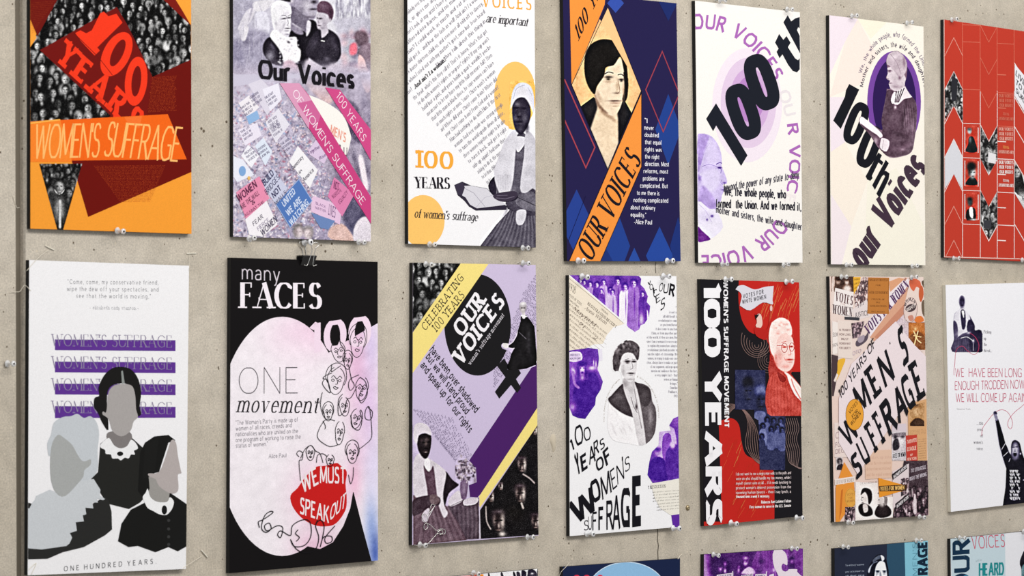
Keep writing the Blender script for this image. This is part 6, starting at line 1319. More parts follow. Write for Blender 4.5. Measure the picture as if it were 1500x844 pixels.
    pz.part('old_photograph'); im = R(505, 40, 600, 200, .6, .6, 2); im.p([(508, 190), (530, 150), (560, 140), (598, 160), (598, 195)], .12, b=1).g(550, 95, 20, 36, .72, 1, 0, 4).g(548, 60, 24, 18, .3).g(556, 100, 5, 10, .5).tint('3A2418', 'F0CFA4', 'A87848').grain(.03); im.emit(cut=[(506, 66), (600, 40), (598, 192), (506, 192)])
    for i in range(4): TX(filler(16, rd), (506, 222+i*9), (608, 214+i*9), (0, -4), '8A6448', 'text', q=1)
    pz.part('printed_card', 'red leaflet'); poly([(480, 252), (552, 246), (556, 420), (486, 440)], 'C23F33'); poly([(490, 440), (520, 460), (560, 430), (560, 415), (490, 425)], 'B03A34')
    TX('TAXPAYERS', (488, 305), (550, 290), (0, -24), 'F0C9B8', 'bold', q=2, cond=.8); TX('LEAGUE', (490, 352), (548, 342), (0, -26), 'F0C9B8', 'bold', q=2, cond=.8); TX('OF', (508, 382), (526, 380), (0, -14), 'F0C9B8', 'bold', q=2); TX('NEW YORK', (490, 412), (550, 404), (0, -18), 'F0C9B8', 'bold', q=2)
    for i in range(9): TX(filler(9, rd), (562, 280+i*15), (608, 274+i*15), (0, -7), '8A6448', 'roman', q=1)
    pz.part('old_photograph', 'dark photograph of a march under a banner'); im = R(400, 405, 624, 778, .2, .6, 2); im.p([(500, 420), (616, 412), (616, 580), (505, 580)], .26).crowd(505, 610, 624, 790, 20, .75, .06, 7, .9, .25); im.crowd(400, 720, 520, 790, 16, .7, .06, 3, 1, .3).p([(530, 640), (545, 630), (550, 740), (528, 740)], .8, b=1).l([(520, 590), (522, 640)], 4, .7).tint('20161C', 'E9DCE0', '6E5660').grain(.04)
    im.emit(cut=[(470, 412), (618, 410), (628, 765), (395, 780)])
    TX('TO STRUGGLE', (512, 488), (608, 462), (0, -24), 'C9BEC8', 'bold', q=2, cond=.8); TX('RIGHT THE WRONG', (505, 540), (612, 508), (0, -24), 'C9BEC8', 'bold', q=2, cond=.8)
    sheet('newspaper_cutting', [(396, 480), (500, 430), (500, 600), (400, 720)], 'E3D4D6')
    for a, b, c, d in (((392, 498), (486, 430), (490, 462), (398, 534)), ((412, 686), (500, 616), (502, 655), (418, 720))): poly([a, b, c, d], '2A2428'); TX('WOMEN WORK', (d[0]+4, d[1]-6), (c[0]-4, c[1]-6), (0, -22), 'F0E8EA', 'bold', q=2)
    im = R(440, 520, 505, 640, .7, .6, 2); im.crowd(440, 530, 505, 640, 14, .8, .15, 8).tint('2A2228', 'F0E6E6', '9A8088').grain(.04); im.emit(cut=[(448, 530), (500, 500), (500, 610), (450, 640)])
    pz.part('gold_sash'); poly([(90, 420), (150, 520), (155, 600), (130, 700), (60, 800), (36, 800), (36, 580)], 'E8943A'); poly([(70, 600), (82, 590), (72, 740), (58, 790), (62, 700)], 'C9702A'); line([(84, 560), (110, 545)], 4, 'F0D0A0')
    pz.part('printed_card'); poly([(30, 528), (158, 510), (158, 545), (30, 566)], 'EFE2DA'); TX('VOTES FOR WOMEN', (36, 560), (150, 542), (0, -22), '6A4A3A', 'roman', q=2, cond=.8)
    pz.part('round_badge', 'small gold oval badge'); ell(130, 648, 37, 62, 'E2A64A'); line(ellp(130, 648, 34, 58, 0, 26), 2, 'B97A2A', True); TX('VOTES', (106, 635), (156, 630), (0, -16), 'B9803A', 'bold', q=2); TX('FOR', (118, 655), (142, 652), (0, -13), 'B9803A', 'bold', q=2); TX('WOMEN', (104, 678), (156, 672), (0, -16), 'B9803A', 'bold', q=2)
    im = R(95, 705, 160, 800, .5, .6, 2); im.crowd(95, 715, 160, 800, 14, .85, .1, 8).tint('2A2228', 'F0E6E6', '8A7078').grain(.04); im.emit()
    pz.part('portrait_photograph', 'two engraved portraits in profile'); im = R(160, 540, 400, 800, .93, .5, 2)
    im.p([(180, 700), (215, 680), (262, 710), (268, 755), (215, 765), (185, 740)], .08, b=1).g(222, 640, 24, 44, .85, 1, 0, 4).p([(195, 630), (205, 590), (235, 585), (262, 605), (265, 660), (245, 690), (238, 640), (220, 610)], .07, b=1).g(207, 645, 4, 3, .2).l([(200, 640), (196, 660), (204, 664)], 2.5, .4).g(206, 676, 6, 2.5, .3).p([(208, 690), (235, 690), (240, 730), (215, 740)], .8, b=1).l([(215, 720), (235, 712)], 3, .95)
    im.p([(282, 750), (300, 700), (340, 680), (385, 720), (380, 760), (320, 775)], .12, b=1).g(322, 660, 22, 36, .8, 1, 0, 4).p([(300, 620), (330, 606), (362, 640), (360, 690), (344, 690), (340, 640)], .5, b=1).g(330, 690, 14, 14, .75, .9).g(310, 660, 4, 3, .2).g(308, 690, 6, 2.5, .3).tint('1E1416', 'F2E8E4').grain(.02); im.emit(mask=[(160, 545), (300, 552), (310, 640), (398, 640), (398, 770), (160, 800)])
    TX('THE LEADERS OF', (188, 562), (300, 552), (0, -12), '6A5A5A', 'roman', q=1)
    pz.part('pennant', 'orange pennant'); poly([(306, 520), (490, 572), (478, 598), (312, 645)], 'E8962E'); poly([(310, 572), (490, 562), (484, 602), (314, 606)], '3A2418'); TX('VOTES FOR WOMEN', (318, 602), (470, 594), (0, -26), 'F0C070', 'bold', cond=.7, q=2)
    # main jagged lettering
    V(1200, 390, 2.165); pz.part('white_ground', 'pale pink ground behind the lettering')
    poly([(60, 350), (178, 232), (262, 168), (292, 250), (345, 268), (345, 400), (115, 690), (45, 600)], 'EEE0E2', clip=None) if False else None
    poly([(60, 420), (100, 310), (240, 175), (300, 250), (340, 290), (343, 395), (250, 470), (120, 660), (60, 560)], 'ECDDE0')
    pz.part('headline', 'jagged black lettering'); bk = '17171C'
    TX('100 YEARS OF', (65, 423), (177, 252), (-7, -27), '232027', 'sans', wt=1.3, q=4)
    V(1215, 470, 3.373)
    for s_, a, b, h, st, w_ in (('M', (150, 472), (206, 408), (-44, -128), 'black', .75), ('E', (226, 384), (262, 344), (-56, -138), 'slab', 1.25), ('N', (272, 334), (320, 280), (-44, -140), 'black', .8), ("'", (300, 150), (304, 146), (-8, -42), 'black', 1), ('S', (360, 236), (392, 196), (-34, -182), 'bold', 1.05),
        ('W', (88, 632), (150, 552), (-52, -100), 'black', .65), ('S', (128, 792), (164, 752), (-34, -112), 'bold', 1.1), ('U', (172, 716), (204, 690), (-52, -118), 'bold', 1.15), ('F', (226, 650), (250, 622), (-58, -132), 'slab', 1.2), ('F', (264, 606), (286, 580), (-58, -140), 'slab', 1.2), ('R', (294, 572), (336, 520), (-54, -150), 'bold', 1.2), ('A', (338, 512), (388, 456), (-38, -150), 'bold', 1.2), ('G', (388, 452), (426, 412), (-48, -158), 'bold', 1.1), ('E', (440, 396), (478, 364), (-52, -178), 'slab', 1.25)):
        TX(s_, a, b, h, bk, st, wt=w_, q=6)
    V(1200, 390, 2.165)
    pz.part('round_badge', 'orange disc over the lettering'); ell(110, 471, 28, 49, 'E9A23A'); line(ellp(110, 471, 28, 49, 0, 36), 1.5, '8A5A1C', True)
    TX('VOTES', (94, 470), (120, 436), (-4, -10), '1E1814', 'bold', q=3, wt=.8); TX('FOR', (104, 484), (122, 462), (-4, -10), '1E1814', 'bold', q=3, wt=.8); TX('WOMEN', (100, 508), (130, 470), (-4, -12), '1E1814', 'bold', q=3, wt=.8)
    pz.flush()

# ---------------------------------------------------------------- poster N: white with red thread writing
def poster_thread():
    pz = Poster('white poster with red handwriting, a looping red thread and two small cut-out figures', (1385, 417.5), None, None, (1392.8, 750), 'F3F2F6', board=M_WHITEFOAM)
    V(1385, 410, 4.443); pz.part('seated_figure'); rd = random.Random(3)
    im = R(36, 66, 240, 472, .95, .5, 3)
    im.p([(44, 468), (56, 380), (50, 300), (60, 220), (90, 190), (130, 190), (160, 240), (190, 300), (190, 340), (232, 330), (236, 468)], .3, b=1)
    im.p([(52, 300), (56, 230), (85, 185), (130, 185), (160, 240), (150, 330), (110, 350), (60, 380)], .85, b=2).p([(98, 205), (125, 205), (130, 300), (108, 320)], .22, b=1).p([(104, 205), (120, 205), (118, 250)], .9).p([(50, 270), (75, 290), (80, 370), (56, 390)], .38, b=1).p([(150, 260), (185, 290), (188, 350), (140, 330)], .18, b=1).g(95, 345, 36, 16, .8, .8, -20).g(150, 345, 16, 8, .85, .8)
    for k in range(20): im.l([(70+k*6, 380), (66+k*7, 468)], 3, .12 if k % 2 else .5, al=.5, b=1)
    im.p([(160, 350), (232, 332), (236, 468), (165, 468)], .14, b=2).g(180, 398, 8, 12, .85).l([(100, 380), (140, 372), (178, 398)], 4, .8).l([(180, 400), (180, 460)], 3, .6)
    im.g(106, 142, 19, 40, .18, 1, 0, 4).g(110, 150, 6, 14, .4, .7).g(98, 132, 5, 3, .04).g(115, 132, 5, 3, .04).g(107, 166, 8, 3, .05).p([(82, 130), (84, 90), (105, 70), (128, 84), (128, 110), (105, 100), (90, 112)], .96)
    im.tint('1C1630', 'F5F3F8', '6C6480').grain(.015); im.emit(mask=smooth([(84, 130), (88, 100), (106, 96), (126, 106), (128, 160), (124, 190), (160, 236), (190, 292), (192, 330), (236, 328), (238, 470), (42, 470), (54, 390), (48, 300), (58, 220), (92, 190), (88, 160)], 3))
    pz.part('red_thread', 'crimson thread line'); rc = 'C23A60'
    line([(55, 622), (54, 590), (60, 540), (64, 480), (78, 445), (110, 432), (140, 460), (180, 486), (208, 470), (216, 420), (190, 370), (155, 345)], 3, rc, sm=6)
    V(1370, 400, 2.284)
    line([(155, 545), (158, 520), (175, 495), (200, 466), (225, 458), (245, 470), (258, 500), (252, 522), (242, 510), (246, 490), (265, 466), (285, 450), (300, 436)], 1.6, rc, sm=6)
    V(1385, 410, 4.443)
    pz.part('handwriting', 'crimson handwritten capitals'); 
    TX('WE', (62, 632), (120, 632), (0, -58), rc, 'light', wt=1.2); TX('HAVE BEEN LONG', (150, 632), (496, 634), (0, -58), rc, 'light', wt=1.2, track=.16)
    TX('ENOUGH TRODDEN NOW:', (60, 718), (520, 708), (0, -58), rc, 'light', wt=1.2, track=.16); TX('WE WILL COME UP AGAIN', (66, 796), (525, 796), (0, -58), rc, 'light', wt=1.2, track=.16)
    TX('Sojourner Truth', (72, 845), (160, 846), (0, -9), '4A464C', 'text', q=2)
    pz.part('caption')
    for s_, y, x1 in (('Picking', 348, 296), ('up', 390, 264), ('the', 430, 268), ('thread...', 470, 300)): TX(s_, (248, y), (x1, y+1), (0, -20), '6A666E', 'roman', q=2, wt=1.2, cond=.8)
    V(1370, 400, 2.284)
    for s_, y, x0 in (('...100', 508, 138), ('years', 528, 140), ('of', 549, 150), ("women's", 571, 128), ('voices', 592, 138)): TX(s_, (x0, y), (159, y+1), (0, -10), '6A666E', 'roman', q=2, wt=1.2, cond=.8)
    pz.part('shouting_figure', 'photograph of a person in a black sweatshirt with raised arm'); V(1435, 600, 5.63)
    im = R(100, 5, 470, 820, .95, .5, 3)
    im.p([(128, 85), (155, 80), (180, 170), (240, 350), (262, 380), (300, 410), (340, 330), (366, 400), (480, 560), (480, 820), (185, 820), (215, 480), (190, 400), (160, 290), (140, 160)], .07, False, b=1)
    im.g(128, 30, 16, 18, .25, 1, 0, 4).p([(115, 40), (140, 45), (150, 85), (132, 92)], .6, b=1).g(122, 30, 5, 8, .5, .8)
    im.p([(258, 300), (270, 262), (300, 254), (335, 290), (350, 400), (370, 470), (300, 440), (262, 400)], .08, b=1).g(292, 340, 32, 72, .75, 1, 0, 5).g(276, 310, 12, 5, .1).g(308, 308, 12, 5, .1).g(290, 340, 6, 14, .55, .8).g(290, 370, 17, 20, .06, 1, 0, 4).g(290, 354, 14, 4, .85).g(292, 402, 20, 8, .45, .7).g(318, 350, 8, 40, .45, .6).l([(262, 296), (285, 296)], 3, .15).l([(298, 292), (320, 298)], 3, .15)
    im.l([(180, 330), (210, 280)], 4, .85).l([(195, 385), (232, 350)], 4, .85).g(335, 365, 7, 9, .8).l([(240, 430), (250, 405)], 4, .8)
    for r_ in range(9):
        for c_ in range(6):
            if rd.random() < .85: im.l([(250+c_*14, 500+r_*28), (255+c_*14+rd.uniform(-5, 5), 518+r_*28)], 6, .93).l([(250+c_*14, 508+r_*28), (260+c_*14, 505+r_*28)], 5, .93, al=.8)
    im.g(282, 745, 14, 5, .8).g(362, 582, 6, 5, .9).tint('14121E', 'F3F2F8', '6A6480').grain(.015)
    im.emit(mask=[(112, 20), (128, 8), (146, 30), (150, 70), (182, 165), (210, 275), (244, 345), (258, 352), (256, 300), (268, 258), (298, 246), (330, 272), (350, 360), (372, 420), (480, 560), (480, 820), (182, 820), (190, 790), (212, 640), (218, 485), (186, 410), (156, 292), (138, 160), (126, 80), (112, 50)])
    pz.flush()

# ---------------------------------------------------------------- third row, cut by the picture's lower edge
def poster_bottom_a():
    pz = Poster('black, white and orange poster just showing at the picture bottom', (608, 849.5), (787.6, 833.5), None, None, 'EDEAEE')
    V(680, 770, 9.375); pz.part('orange_block'); poly([(-700, 740), (-700, 1800), (165, 1800), (165, 683), (0, 690)], 'E8702E'); poly([(165, 660), (175, 1100), (262, 1100), (262, 670)], 'F2942E'); poly([(150, 660), (172, 660), (172, 900), (150, 900)], 'C9302A')
    pz.part('photograph'); im = R(320, 590, 1020, 960, .93, .8, 3)
    im.p([(325, 660), (345, 660), (350, 720), (330, 720)], .1).p([(500, 650), (540, 700), (560, 960), (520, 960)], .12).p([(665, 640), (690, 640), (715, 720), (680, 720)], .1).p([(715, 640), (760, 645), (770, 720), (735, 760)], .15).p([(780, 630), (835, 622), (850, 700), (800, 800)], .1).g(840, 645, 14, 14, .1).p([(870, 620), (960, 610), (1000, 700), (960, 960), (880, 900)], .14).g(930, 660, 20, 12, .8).p([(1000, 610), (1016, 610), (1016, 960), (990, 960)], .1).tint('241E30', 'F2F0F4').grain(.03); im.emit()
    pz.flush()
def poster_bottom_b():
    pz = Poster('navy poster with a pale blue disc and red lettering at the bottom, fourth column', (824.5, 830.5), (996, 818.2), None, None, '1A2546')
    V(820, 800, 7.895); pz.part('blue_disc', 'pale blue disc with a light rim'); ell(775, 560, 470, 378, 'CFE2F2', n=64); ell(775, 562, 462, 370, '8FBDE2', n=64)
    pz.part('headline', 'red rounded lettering')
    for cx in (195, 310, 465): ell(cx, 375, 42, 42, 'E0324A', n=24); poly([(cx-42, 375), (cx+42, 375), (cx+42, 520), (cx-42, 520)], 'E0324A')
    pz.flush()
def poster_bottom_c():
    pz = Poster('purple duotone photograph poster with cream numerals at the bottom, fifth column', (1031, 812.5), (1176, 803.7), None, None, '5A2478')
    V(1020, 790, 8.824); pz.part('photograph'); rd = random.Random(5)
    im = R(95, 110, 1400, 640, .22, .8, 3)
    im.grad(.7, .22, 110, 300, 200, 290); im.p([(780, 160), (1400, 110), (1400, 640), (800, 640)], .4, b=10)
    for k in range(16): im.l([(790+k*38, 150), (795+k*38, 640)], rd.uniform(6, 16), rd.choice([.3, .6, .5, .75, .2]), al=.6, b=3)
    im.p([(200, 250), (420, 250), (420, 480), (220, 480)], .12, b=20); im.g(310, 385, 22, 30, .75).g(310, 350, 24, 18, .1).g(370, 320, 20, 28, .6).g(370, 410, 16, 30, .9).g(545, 400, 16, 30, .75).g(548, 355, 14, 14, .6)
    im.p([(590, 420), (640, 370), (700, 360), (756, 410), (750, 450), (590, 450)], .85, b=3).g(640, 300, 28, 46, .9, 1, 20, 4).g(655, 270, 34, 34, .15, .9).g(635, 245, 34, 22, .85, .9).g(632, 300, 5, 4, .1).g(650, 296, 5, 4, .1).l([(600, 400), (640, 370)], 6, .2).g(840, 290, 36, 34, .12).g(845, 360, 34, 60, .35, .8).g(800, 420, 40, 30, .2).g(1000, 400, 16, 26, .8)
    im.g(1235, 250, 34, 30, .06).g(1235, 295, 16, 24, .9).g(1225, 350, 60, 60, .12, .9)
    im.tint('2E0E4E', 'F0DDF2', '8A3FA8').grain(.03); im.emit()
    pz.part('placards', 'pale placards')
    for p in ([(262, 462), (460, 435), (470, 640), (262, 640)], [(580, 466), (730, 442), (738, 640), (580, 640)], [(760, 452), (900, 448), (905, 640), (760, 640)], [(940, 462), (1000, 445), (1010, 640), (940, 640)]): poly(p, 'E9DCE8')
    for s_, a, b in (('VOTES FOR', (282, 500), (452, 478)), ('MISSOURI', (590, 496), (724, 476)), ('OHIO', (770, 492), (880, 488))): TX(s_, a, b, (0, -30), '4A2A66', 'bold', q=3)
    line([(468, 415), (470, 480)], 12, 'E9DCE8'); line([(905, 415), (905, 480)], 12, 'E9DCE8')
    pz.part('numeral', 'cream numerals')
    poly(smooth([(1000, 145), (1110, 140), (1168, 215), (1175, 330), (1150, 330), (1120, 315), (1098, 350), (1110, 400), (1150, 420), (1185, 400), (1190, 390), (1300, 388), (1300, 420), (1350, 470), (1400, 520), (1400, 700), (1080, 700), (1060, 480), (1010, 380), (985, 260)], 2), 'EBDFE8')
    pz.flush()
def poster_bottom_d():
    pz = Poster('dark slate poster with long-haired woman and pale blue lettered stripe', (1222.4, 803.7), (1358.9, 792.3), None, None, '262B3E')
    V(1210, 780, 9.375); pz.part('blue_panels'); poly([(835, 150), (1075, 130), (1090, 700), (835, 700)], '2E5068'); poly([(1075, 130), (1400, 110), (1400, 700), (1090, 700)], '86C4D8')
    pz.part('caption')
    for s_, y in (('To-infinity! women', 458), ('your acts impart to', 546), ('all that sing', 604), ('be free', 680)): TX(s_, (262, y+8), (520, y-6), (0, -24), 'A8B2C4', 'sans', q=2, clip=[(255, 400), (530, 400), (530, 700), (255, 700)])
    pz.part('portrait_photograph'); im = R(550, 290, 860, 700, .08, .5, 3)
    im.p([(560, 700), (562, 560), (590, 460), (640, 370), (700, 315), (740, 305), (800, 330), (830, 400), (850, 500), (860, 600), (850, 700)], .12, b=2)
    im.p([(575, 530), (600, 470), (660, 410), (620, 470), (600, 540), (585, 560)], .75, b=4).p([(640, 380), (700, 330), (740, 315), (740, 360), (690, 380), (650, 420)], .45, b=5).p([(745, 310), (790, 330), (800, 370), (770, 400), (755, 360)], .85, b=3).l([(655, 420), (700, 400)], 8, .8, b=3)
    im.p([(670, 700), (668, 540), (690, 450), (740, 395), (800, 410), (822, 480), (838, 600), (838, 700)], .94, b=3)
    im.g(705, 530, 26, 8, .1).g(705, 545, 20, 9, .06).g(800, 530, 24, 8, .1).g(800, 546, 18, 9, .06).g(702, 570, 22, 10, .6, .7).g(800, 570, 20, 10, .6, .7).p([(735, 545), (750, 550), (765, 640), (735, 650)], .7, b=5).g(690, 600, 10, 60, .7, .6)
    im.tint('10121E', 'EEF0F6', '5C6478').grain(.015); im.emit(mask=[(560, 700), (562, 560), (590, 455), (640, 365), (700, 308), (745, 300), (800, 322), (832, 400), (858, 520), (860, 700)])
    pz.part('sideways_lettering')
    TX("SUFFRAGE", (1395, 1000), (1390, 118), (-135, 8), '14283C', 'black', cond=.85, wt=1.1, q=5); TX("WOMEN'S", (1255, 880), (1250, 150), (-66, 4), '3F7288', 'hair', wt=2, q=5)
    pz.flush()
def poster_bottom_e():
    pz = Poster('pale blue and white poster with dark sideways OUR and red VOICES at the bottom right', (1392.2, 789.7), (1512, 777.5), None, None, 'E9E9EE')
    V(1380, 770, 11.41); pz.part('blue_panel'); poly([(130, 225), (1050, 140), (1060, 1100), (170, 1100)], 'C6D8E0')
    pz.part('sideways_lettering', 'dark navy sideways letters')
    TX('OUR', (462, 1130), (455, 222), (-285, 22), '14304A', 'black', cond=.95, wt=.85, q=8)
    pz.part('headline'); TX('VOICES', (498, 395), (1050, 356), (-14, -210), 'C9405A', 'light', wt=1.1, cond=.85, q=7); TX('HEARD', (610, 845), (1030, 830), (0, -215), '1F8A8E', 'black', cond=.62, wt=.72, q=6)
    TX('will be', (555, 612), (660, 590), (0, -36), '9AAEB4', 'italic', q=3); ell(395, 860, 46, 30, '3A86B0')
    pz.part('portrait_photograph'); im = R(1280, 400, 1420, 900, .1, .5, 3)
    im.p([(1330, 700), (1380, 640), (1420, 640), (1420, 900), (1330, 900)], .6, b=3).l([(1340, 760), (1420, 750)], 6, .15).g(1360, 850, 14, 30, .4, .7).tint('12101A', '8FC6CE').grain(.02); im.emit(mask=smooth([(1368, 420), (1420, 400), (1420, 900), (1335, 900), (1320, 720), (1298, 660), (1300, 580), (1330, 500)], 3))
    pz.flush()
for f in [v for k, v in list(globals().items()) if k.startswith('poster_')]: f()
# ---------------------------------------------------------------- pins, clip, threads
def lathe(prof, n=14):
    """profile (r, y) along -Y"""
    Vv = []; F = []
    for r, y in prof:
        for k in range(n):
            a = 2*math.pi*k/n; Vv.append((r*math.cos(a), y, r*math.sin(a)))
    for j in range(len(prof)-1):
        for k in range(n): F.append([j*n+k, j*n+(k+1) % n, (j+1)*n+(k+1) % n, (j+1)*n+k])
    F.append(list(range(n))); F.append([(len(prof)-1)*n+k for k in range(n)][::-1])
    return Vv, F
_pin = None
def pin(px, py, label, rx=0, rz=0, m=None, sc=1.0, Y=-T):
    """push pin in the wall at the board edge; px is where the flange shows"""
    global _pin
    m = m or M_CLEAR
    loc = P(px, py, Y-.0015)
    e = bpy.data.objects.new('push_pin', None); COL.objects.link(e); e.location = loc; e.rotation_euler = (rx, 0, rz); e.scale = (sc,)*3; e.empty_display_size = .01
    tag(e, label, 'push pin', 'push pins holding the posters')
    if _pin is None:
        prof = [(.0012, 0), (.0046, -.0001), (.0049, -.0006), (.0047, -.0012), (.0028, -.0022), (.0020, -.0045), (.0019, -T-.0005), (.0023, -.0085), (.0034, -.0105), (.0040, -.0114), (.0041, -.0126), (.0036, -.0134), (.0015, -.0136)]
        Vv, F = lathe(prof, 16); g = mesh_obj('grip', Vv, F, m, e, smooth=True)
        Vv, F = lathe([(.0006, .009), (.0006, -.004)], 8); nn = mesh_obj('needle', Vv, F, M_STEEL, e, smooth=True)
        _pin = (g.data, nn.data)
    else:
        g = bpy.data.objects.new('grip', _pin[0]); nn = bpy.data.objects.new('needle', _pin[1])
        for o in (g, nn): COL.objects.link(o); o.parent = e
    if m is not _pin[0].materials[0]:
        g.data = bpy.data.meshes.get('grip_'+m.name) or g.data.copy(); g.data.name = 'grip_'+m.name; g.data.materials[0] = m
    return e
def tube(name, pts, r, m, parent=None, n=6, sm=6, closed=False):
    q = pts
    if sm:
        xy = smooth([tuple(p) for p in pts], sm, closed) if len(pts[0]) == 2 else None
        if xy is None:
            q = []; k_ = len(pts)
            for i in range(k_-1):
                p0, p1, p2, p3 = [np.array(pts[max(0, min(k_-1, j))], float) for j in (i-1, i, i+1, i+2)]
                for k in range(sm):
                    t = k/sm; q.append(.5*(2*p1+(p2-p0)*t+(2*p0-5*p1+4*p2-p3)*t*t+(3*p1-p0-3*p2+p3)*t**3))
            q.append(np.array(pts[-1], float))
    q = [np.array(p, float) for p in q]; Vv = []; F = []
    up = np.array([0, -1., .13])
    for i, p in enumerate(q):
        d = q[min(i+1, len(q)-1)]-q[max(i-1, 0)]; d /= np.linalg.norm(d)+1e-12
        a = np.cross(d, up)
        if np.linalg.norm(a) < .1: a = np.cross(d, [1, 0, 0])
        a /= np.linalg.norm(a); b = np.cross(d, a)
        for k in range(n):
            t = 2*math.pi*k/n; Vv.append(p+r*(a*math.cos(t)+b*math.sin(t)))
    for i in range(len(q)-1):
        for k in range(n): F.append([i*n+k, i*n+(k+1) % n, (i+1)*n+(k+1) % n, (i+1)*n+k])
    F.append(list(range(n))[::-1]); F.append([(len(q)-1)*n+k for k in range(n)])
    return mesh_obj(name, Vv, F, m, parent, smooth=True)
PINS = [
 (171.5, 338, 'bottom edge of the orange and maroon poster'),
 (365, 350, 'bottom left corner of the lilac collage poster'), (525, 354.5, 'bottom right corner of the lilac collage poster'),
 (445.5, 355, None),
 (629, 358, 'bottom edge of the poster with gold discs, left one'), (765.3, 363.3, 'bottom edge of the poster with gold discs, right one'),
 (846.5, 382, 'bottom edge of the navy lozenge poster, left one'), (976.8, 382.5, 'bottom edge of the navy lozenge poster, right one'),
 (1054, .5, 'top edge of the leaning 100 poster, left one'), (1152.5, 13.5, 'top edge of the leaning 100 poster, right one'),
 (1057.5, 387, 'bottom edge of the leaning 100 poster, left one'), (1147.5, 388.5, 'bottom edge of the leaning 100 poster, right one'),
 (1247.5, 23.5, 'top edge of the purple oval poster, left one'), (1328, 33.5, 'top edge of the purple oval poster, right one'),
 (1239.5, 388, 'bottom edge of the purple oval poster, left one'), (1336, 390, 'bottom edge of the purple oval poster, right one'),
 (1394, 29, 'top left corner of the red grid poster'), (1396.5, 378.5, 'bottom edge of the red grid poster, left one'), (1497, 381, 'bottom edge of the red grid poster, right one'),
 (623, 387, 'top edge of the mauve and yellow poster, left one'), (765.5, 385.5, 'top edge of the mauve and yellow poster, right one'),
 (614.5, 798, 'bottom left corner of the mauve and yellow poster'), (772, 787, 'bottom right corner of the mauve and yellow poster'),
 (852, 405, 'top edge of the torn purple photo poster, left one'), (971, 404.5, 'top edge of the torn purple photo poster, right one'),
 (859.5, 782, 'bottom edge of the torn purple photo poster, left one'), (985.5, 774, 'bottom right corner of the torn purple photo poster'),
 (1062, 409.5, 'top edge of the black and red poster, left one'), (1151, 413, 'top edge of the black and red poster, right one'),
 (1070, 766, 'bottom edge of the black and red poster, left one'), (1166, 758.5, 'bottom edge of the black and red poster, right one'),
 (1232, 405.5, 'top edge of the newspaper collage poster, left one'), (1335, 406.5, 'top edge of the newspaper collage poster, right one'),
 (1242, 765, 'bottom edge of the newspaper collage poster, left one'), (1346.5, 757, 'bottom edge of the newspaper collage poster, right one'),
 (693, 839.5, 'top edge of the lowest orange and white poster'),
 (1044.5, 812.5, 'top edge of the purple duotone poster, left one'), (1159.5, 803.5, 'top edge of the purple duotone poster, right one'),
 (1234.5, 801, 'top edge of the dark slate poster, left one'), (1342, 792, 'top edge of the dark slate poster, right one'),
 (1405, 788, 'top edge of the pale blue poster, left one'), (1499, 778.5, 'top edge of the pale blue poster, right one'),
]
rp = random.Random(2)
for i, (x, y, lb) in enumerate(PINS):
    frost = 6 <= i <= 7 or 23 <= i <= 30
    if lb is None:
        e = pin(x, y, 'push pin above the black binder clip, holding up its wire loop', 0, 0, M_FROST, 1.15, Y=-.001); continue
    e = pin(x, y, ('frosted' if frost else 'clear')+' push pin on the '+lb, rp.uniform(-.12, .12), rp.uniform(-.1, .1), M_FROST if frost else M_CLEAR, 1.12 if frost else 1.0)
e = pin(10.5, 533, 'clear push pin alone in the bare wall left of the vertical joint', 0, .1, M_CLEAR, 1, Y=0); e['group'] = 'push pins holding the posters'
del e['group']

# binder clip hanging from a pin on top of the black poster
def binder_clip():
    e = bpy.data.objects.new('binder_clip', None); COL.objects.link(e); b0 = P(455, 389, -T); e.location = b0
    tag(e, 'black binder clip with wire loops clamped on the top edge of the black poster', 'binder clip')
    def L(px, py, Y): return P(px, py, Y)-b0
    xl, xr = L(443.5, 380, -T-.006)[0], L(463, 380, -T-.006)[0]; zt, zb = L(455, 374.5, -T)[2], L(455, 389, -T)[2]
    h = zt-zb; th = .0006
    # triangular sleeve: front jaw, back jaw, top spine
    prof = [(-.0012, 0), (-.0078, h*.92), (-.007, h), (.0075, h), (.0083, h*.92), (.0062, 0)]
    prof = [(y-.0, z) for y, z in prof]
    out = []; n = len(prof)
    for x in (xl, xr):
        for y, z in prof: out.append((x, y, z+zb))
        for y, z in prof: out.append((x, y+(.0006 if y < 0 else -.0006), z-(.0006 if z > h*.95 else 0)+zb))
    F = []
    for i in range(n-1):
        F.append([i, i+1, 2*n+i+1, 2*n+i]); F.append([n+i, 3*n+i, 3*n+i+1, n+i+1])
        F.append([i, n+i, n+i+1, i+1]); F.append([2*n+i, 2*n+i+1, 3*n+i+1, 3*n+i])
    F.append([0, 2*n, 3*n, n]); F.append([n-1, 2*n-1, 4*n-1, 3*n-1])
    mesh_obj('spring_sleeve', out, F, M_CLIP, e)
    def Q(px, py, Y): return P(px, py, Y)-b0
    lo = [Q(445.5, 388.5, -T-T-.0015), Q(449.5, 389, -T-.0076), Q(453, 381, -T-.0088), Q(457, 367, -T-.011), Q(456, 361, -T-.012), Q(459, 356.5, -T-.013), Q(464, 355.3, -T-.013), Q(467, 358.5, -T-.013), Q(462.5, 364, -T-.012), Q(460, 375, -T-.0095), Q(458.5, 389, -T-.0076), Q(464, 388, -T-T-.0015)]
    tube('wire_loop', lo, .00055, M_STEEL, e)
    lo = [Q(444, 374.5, -.0006), Q(443, 367, -.0008), Q(438.5, 358, -.0022), Q(440, 354, -.0026), Q(446, 352.5, -.0028), Q(451, 355, -.0026), Q(447.5, 362, -.0012), Q(448.5, 374.5, -.0006)]
    tube('wire_loop', lo, .00055, M_STEEL, e)
binder_clip()
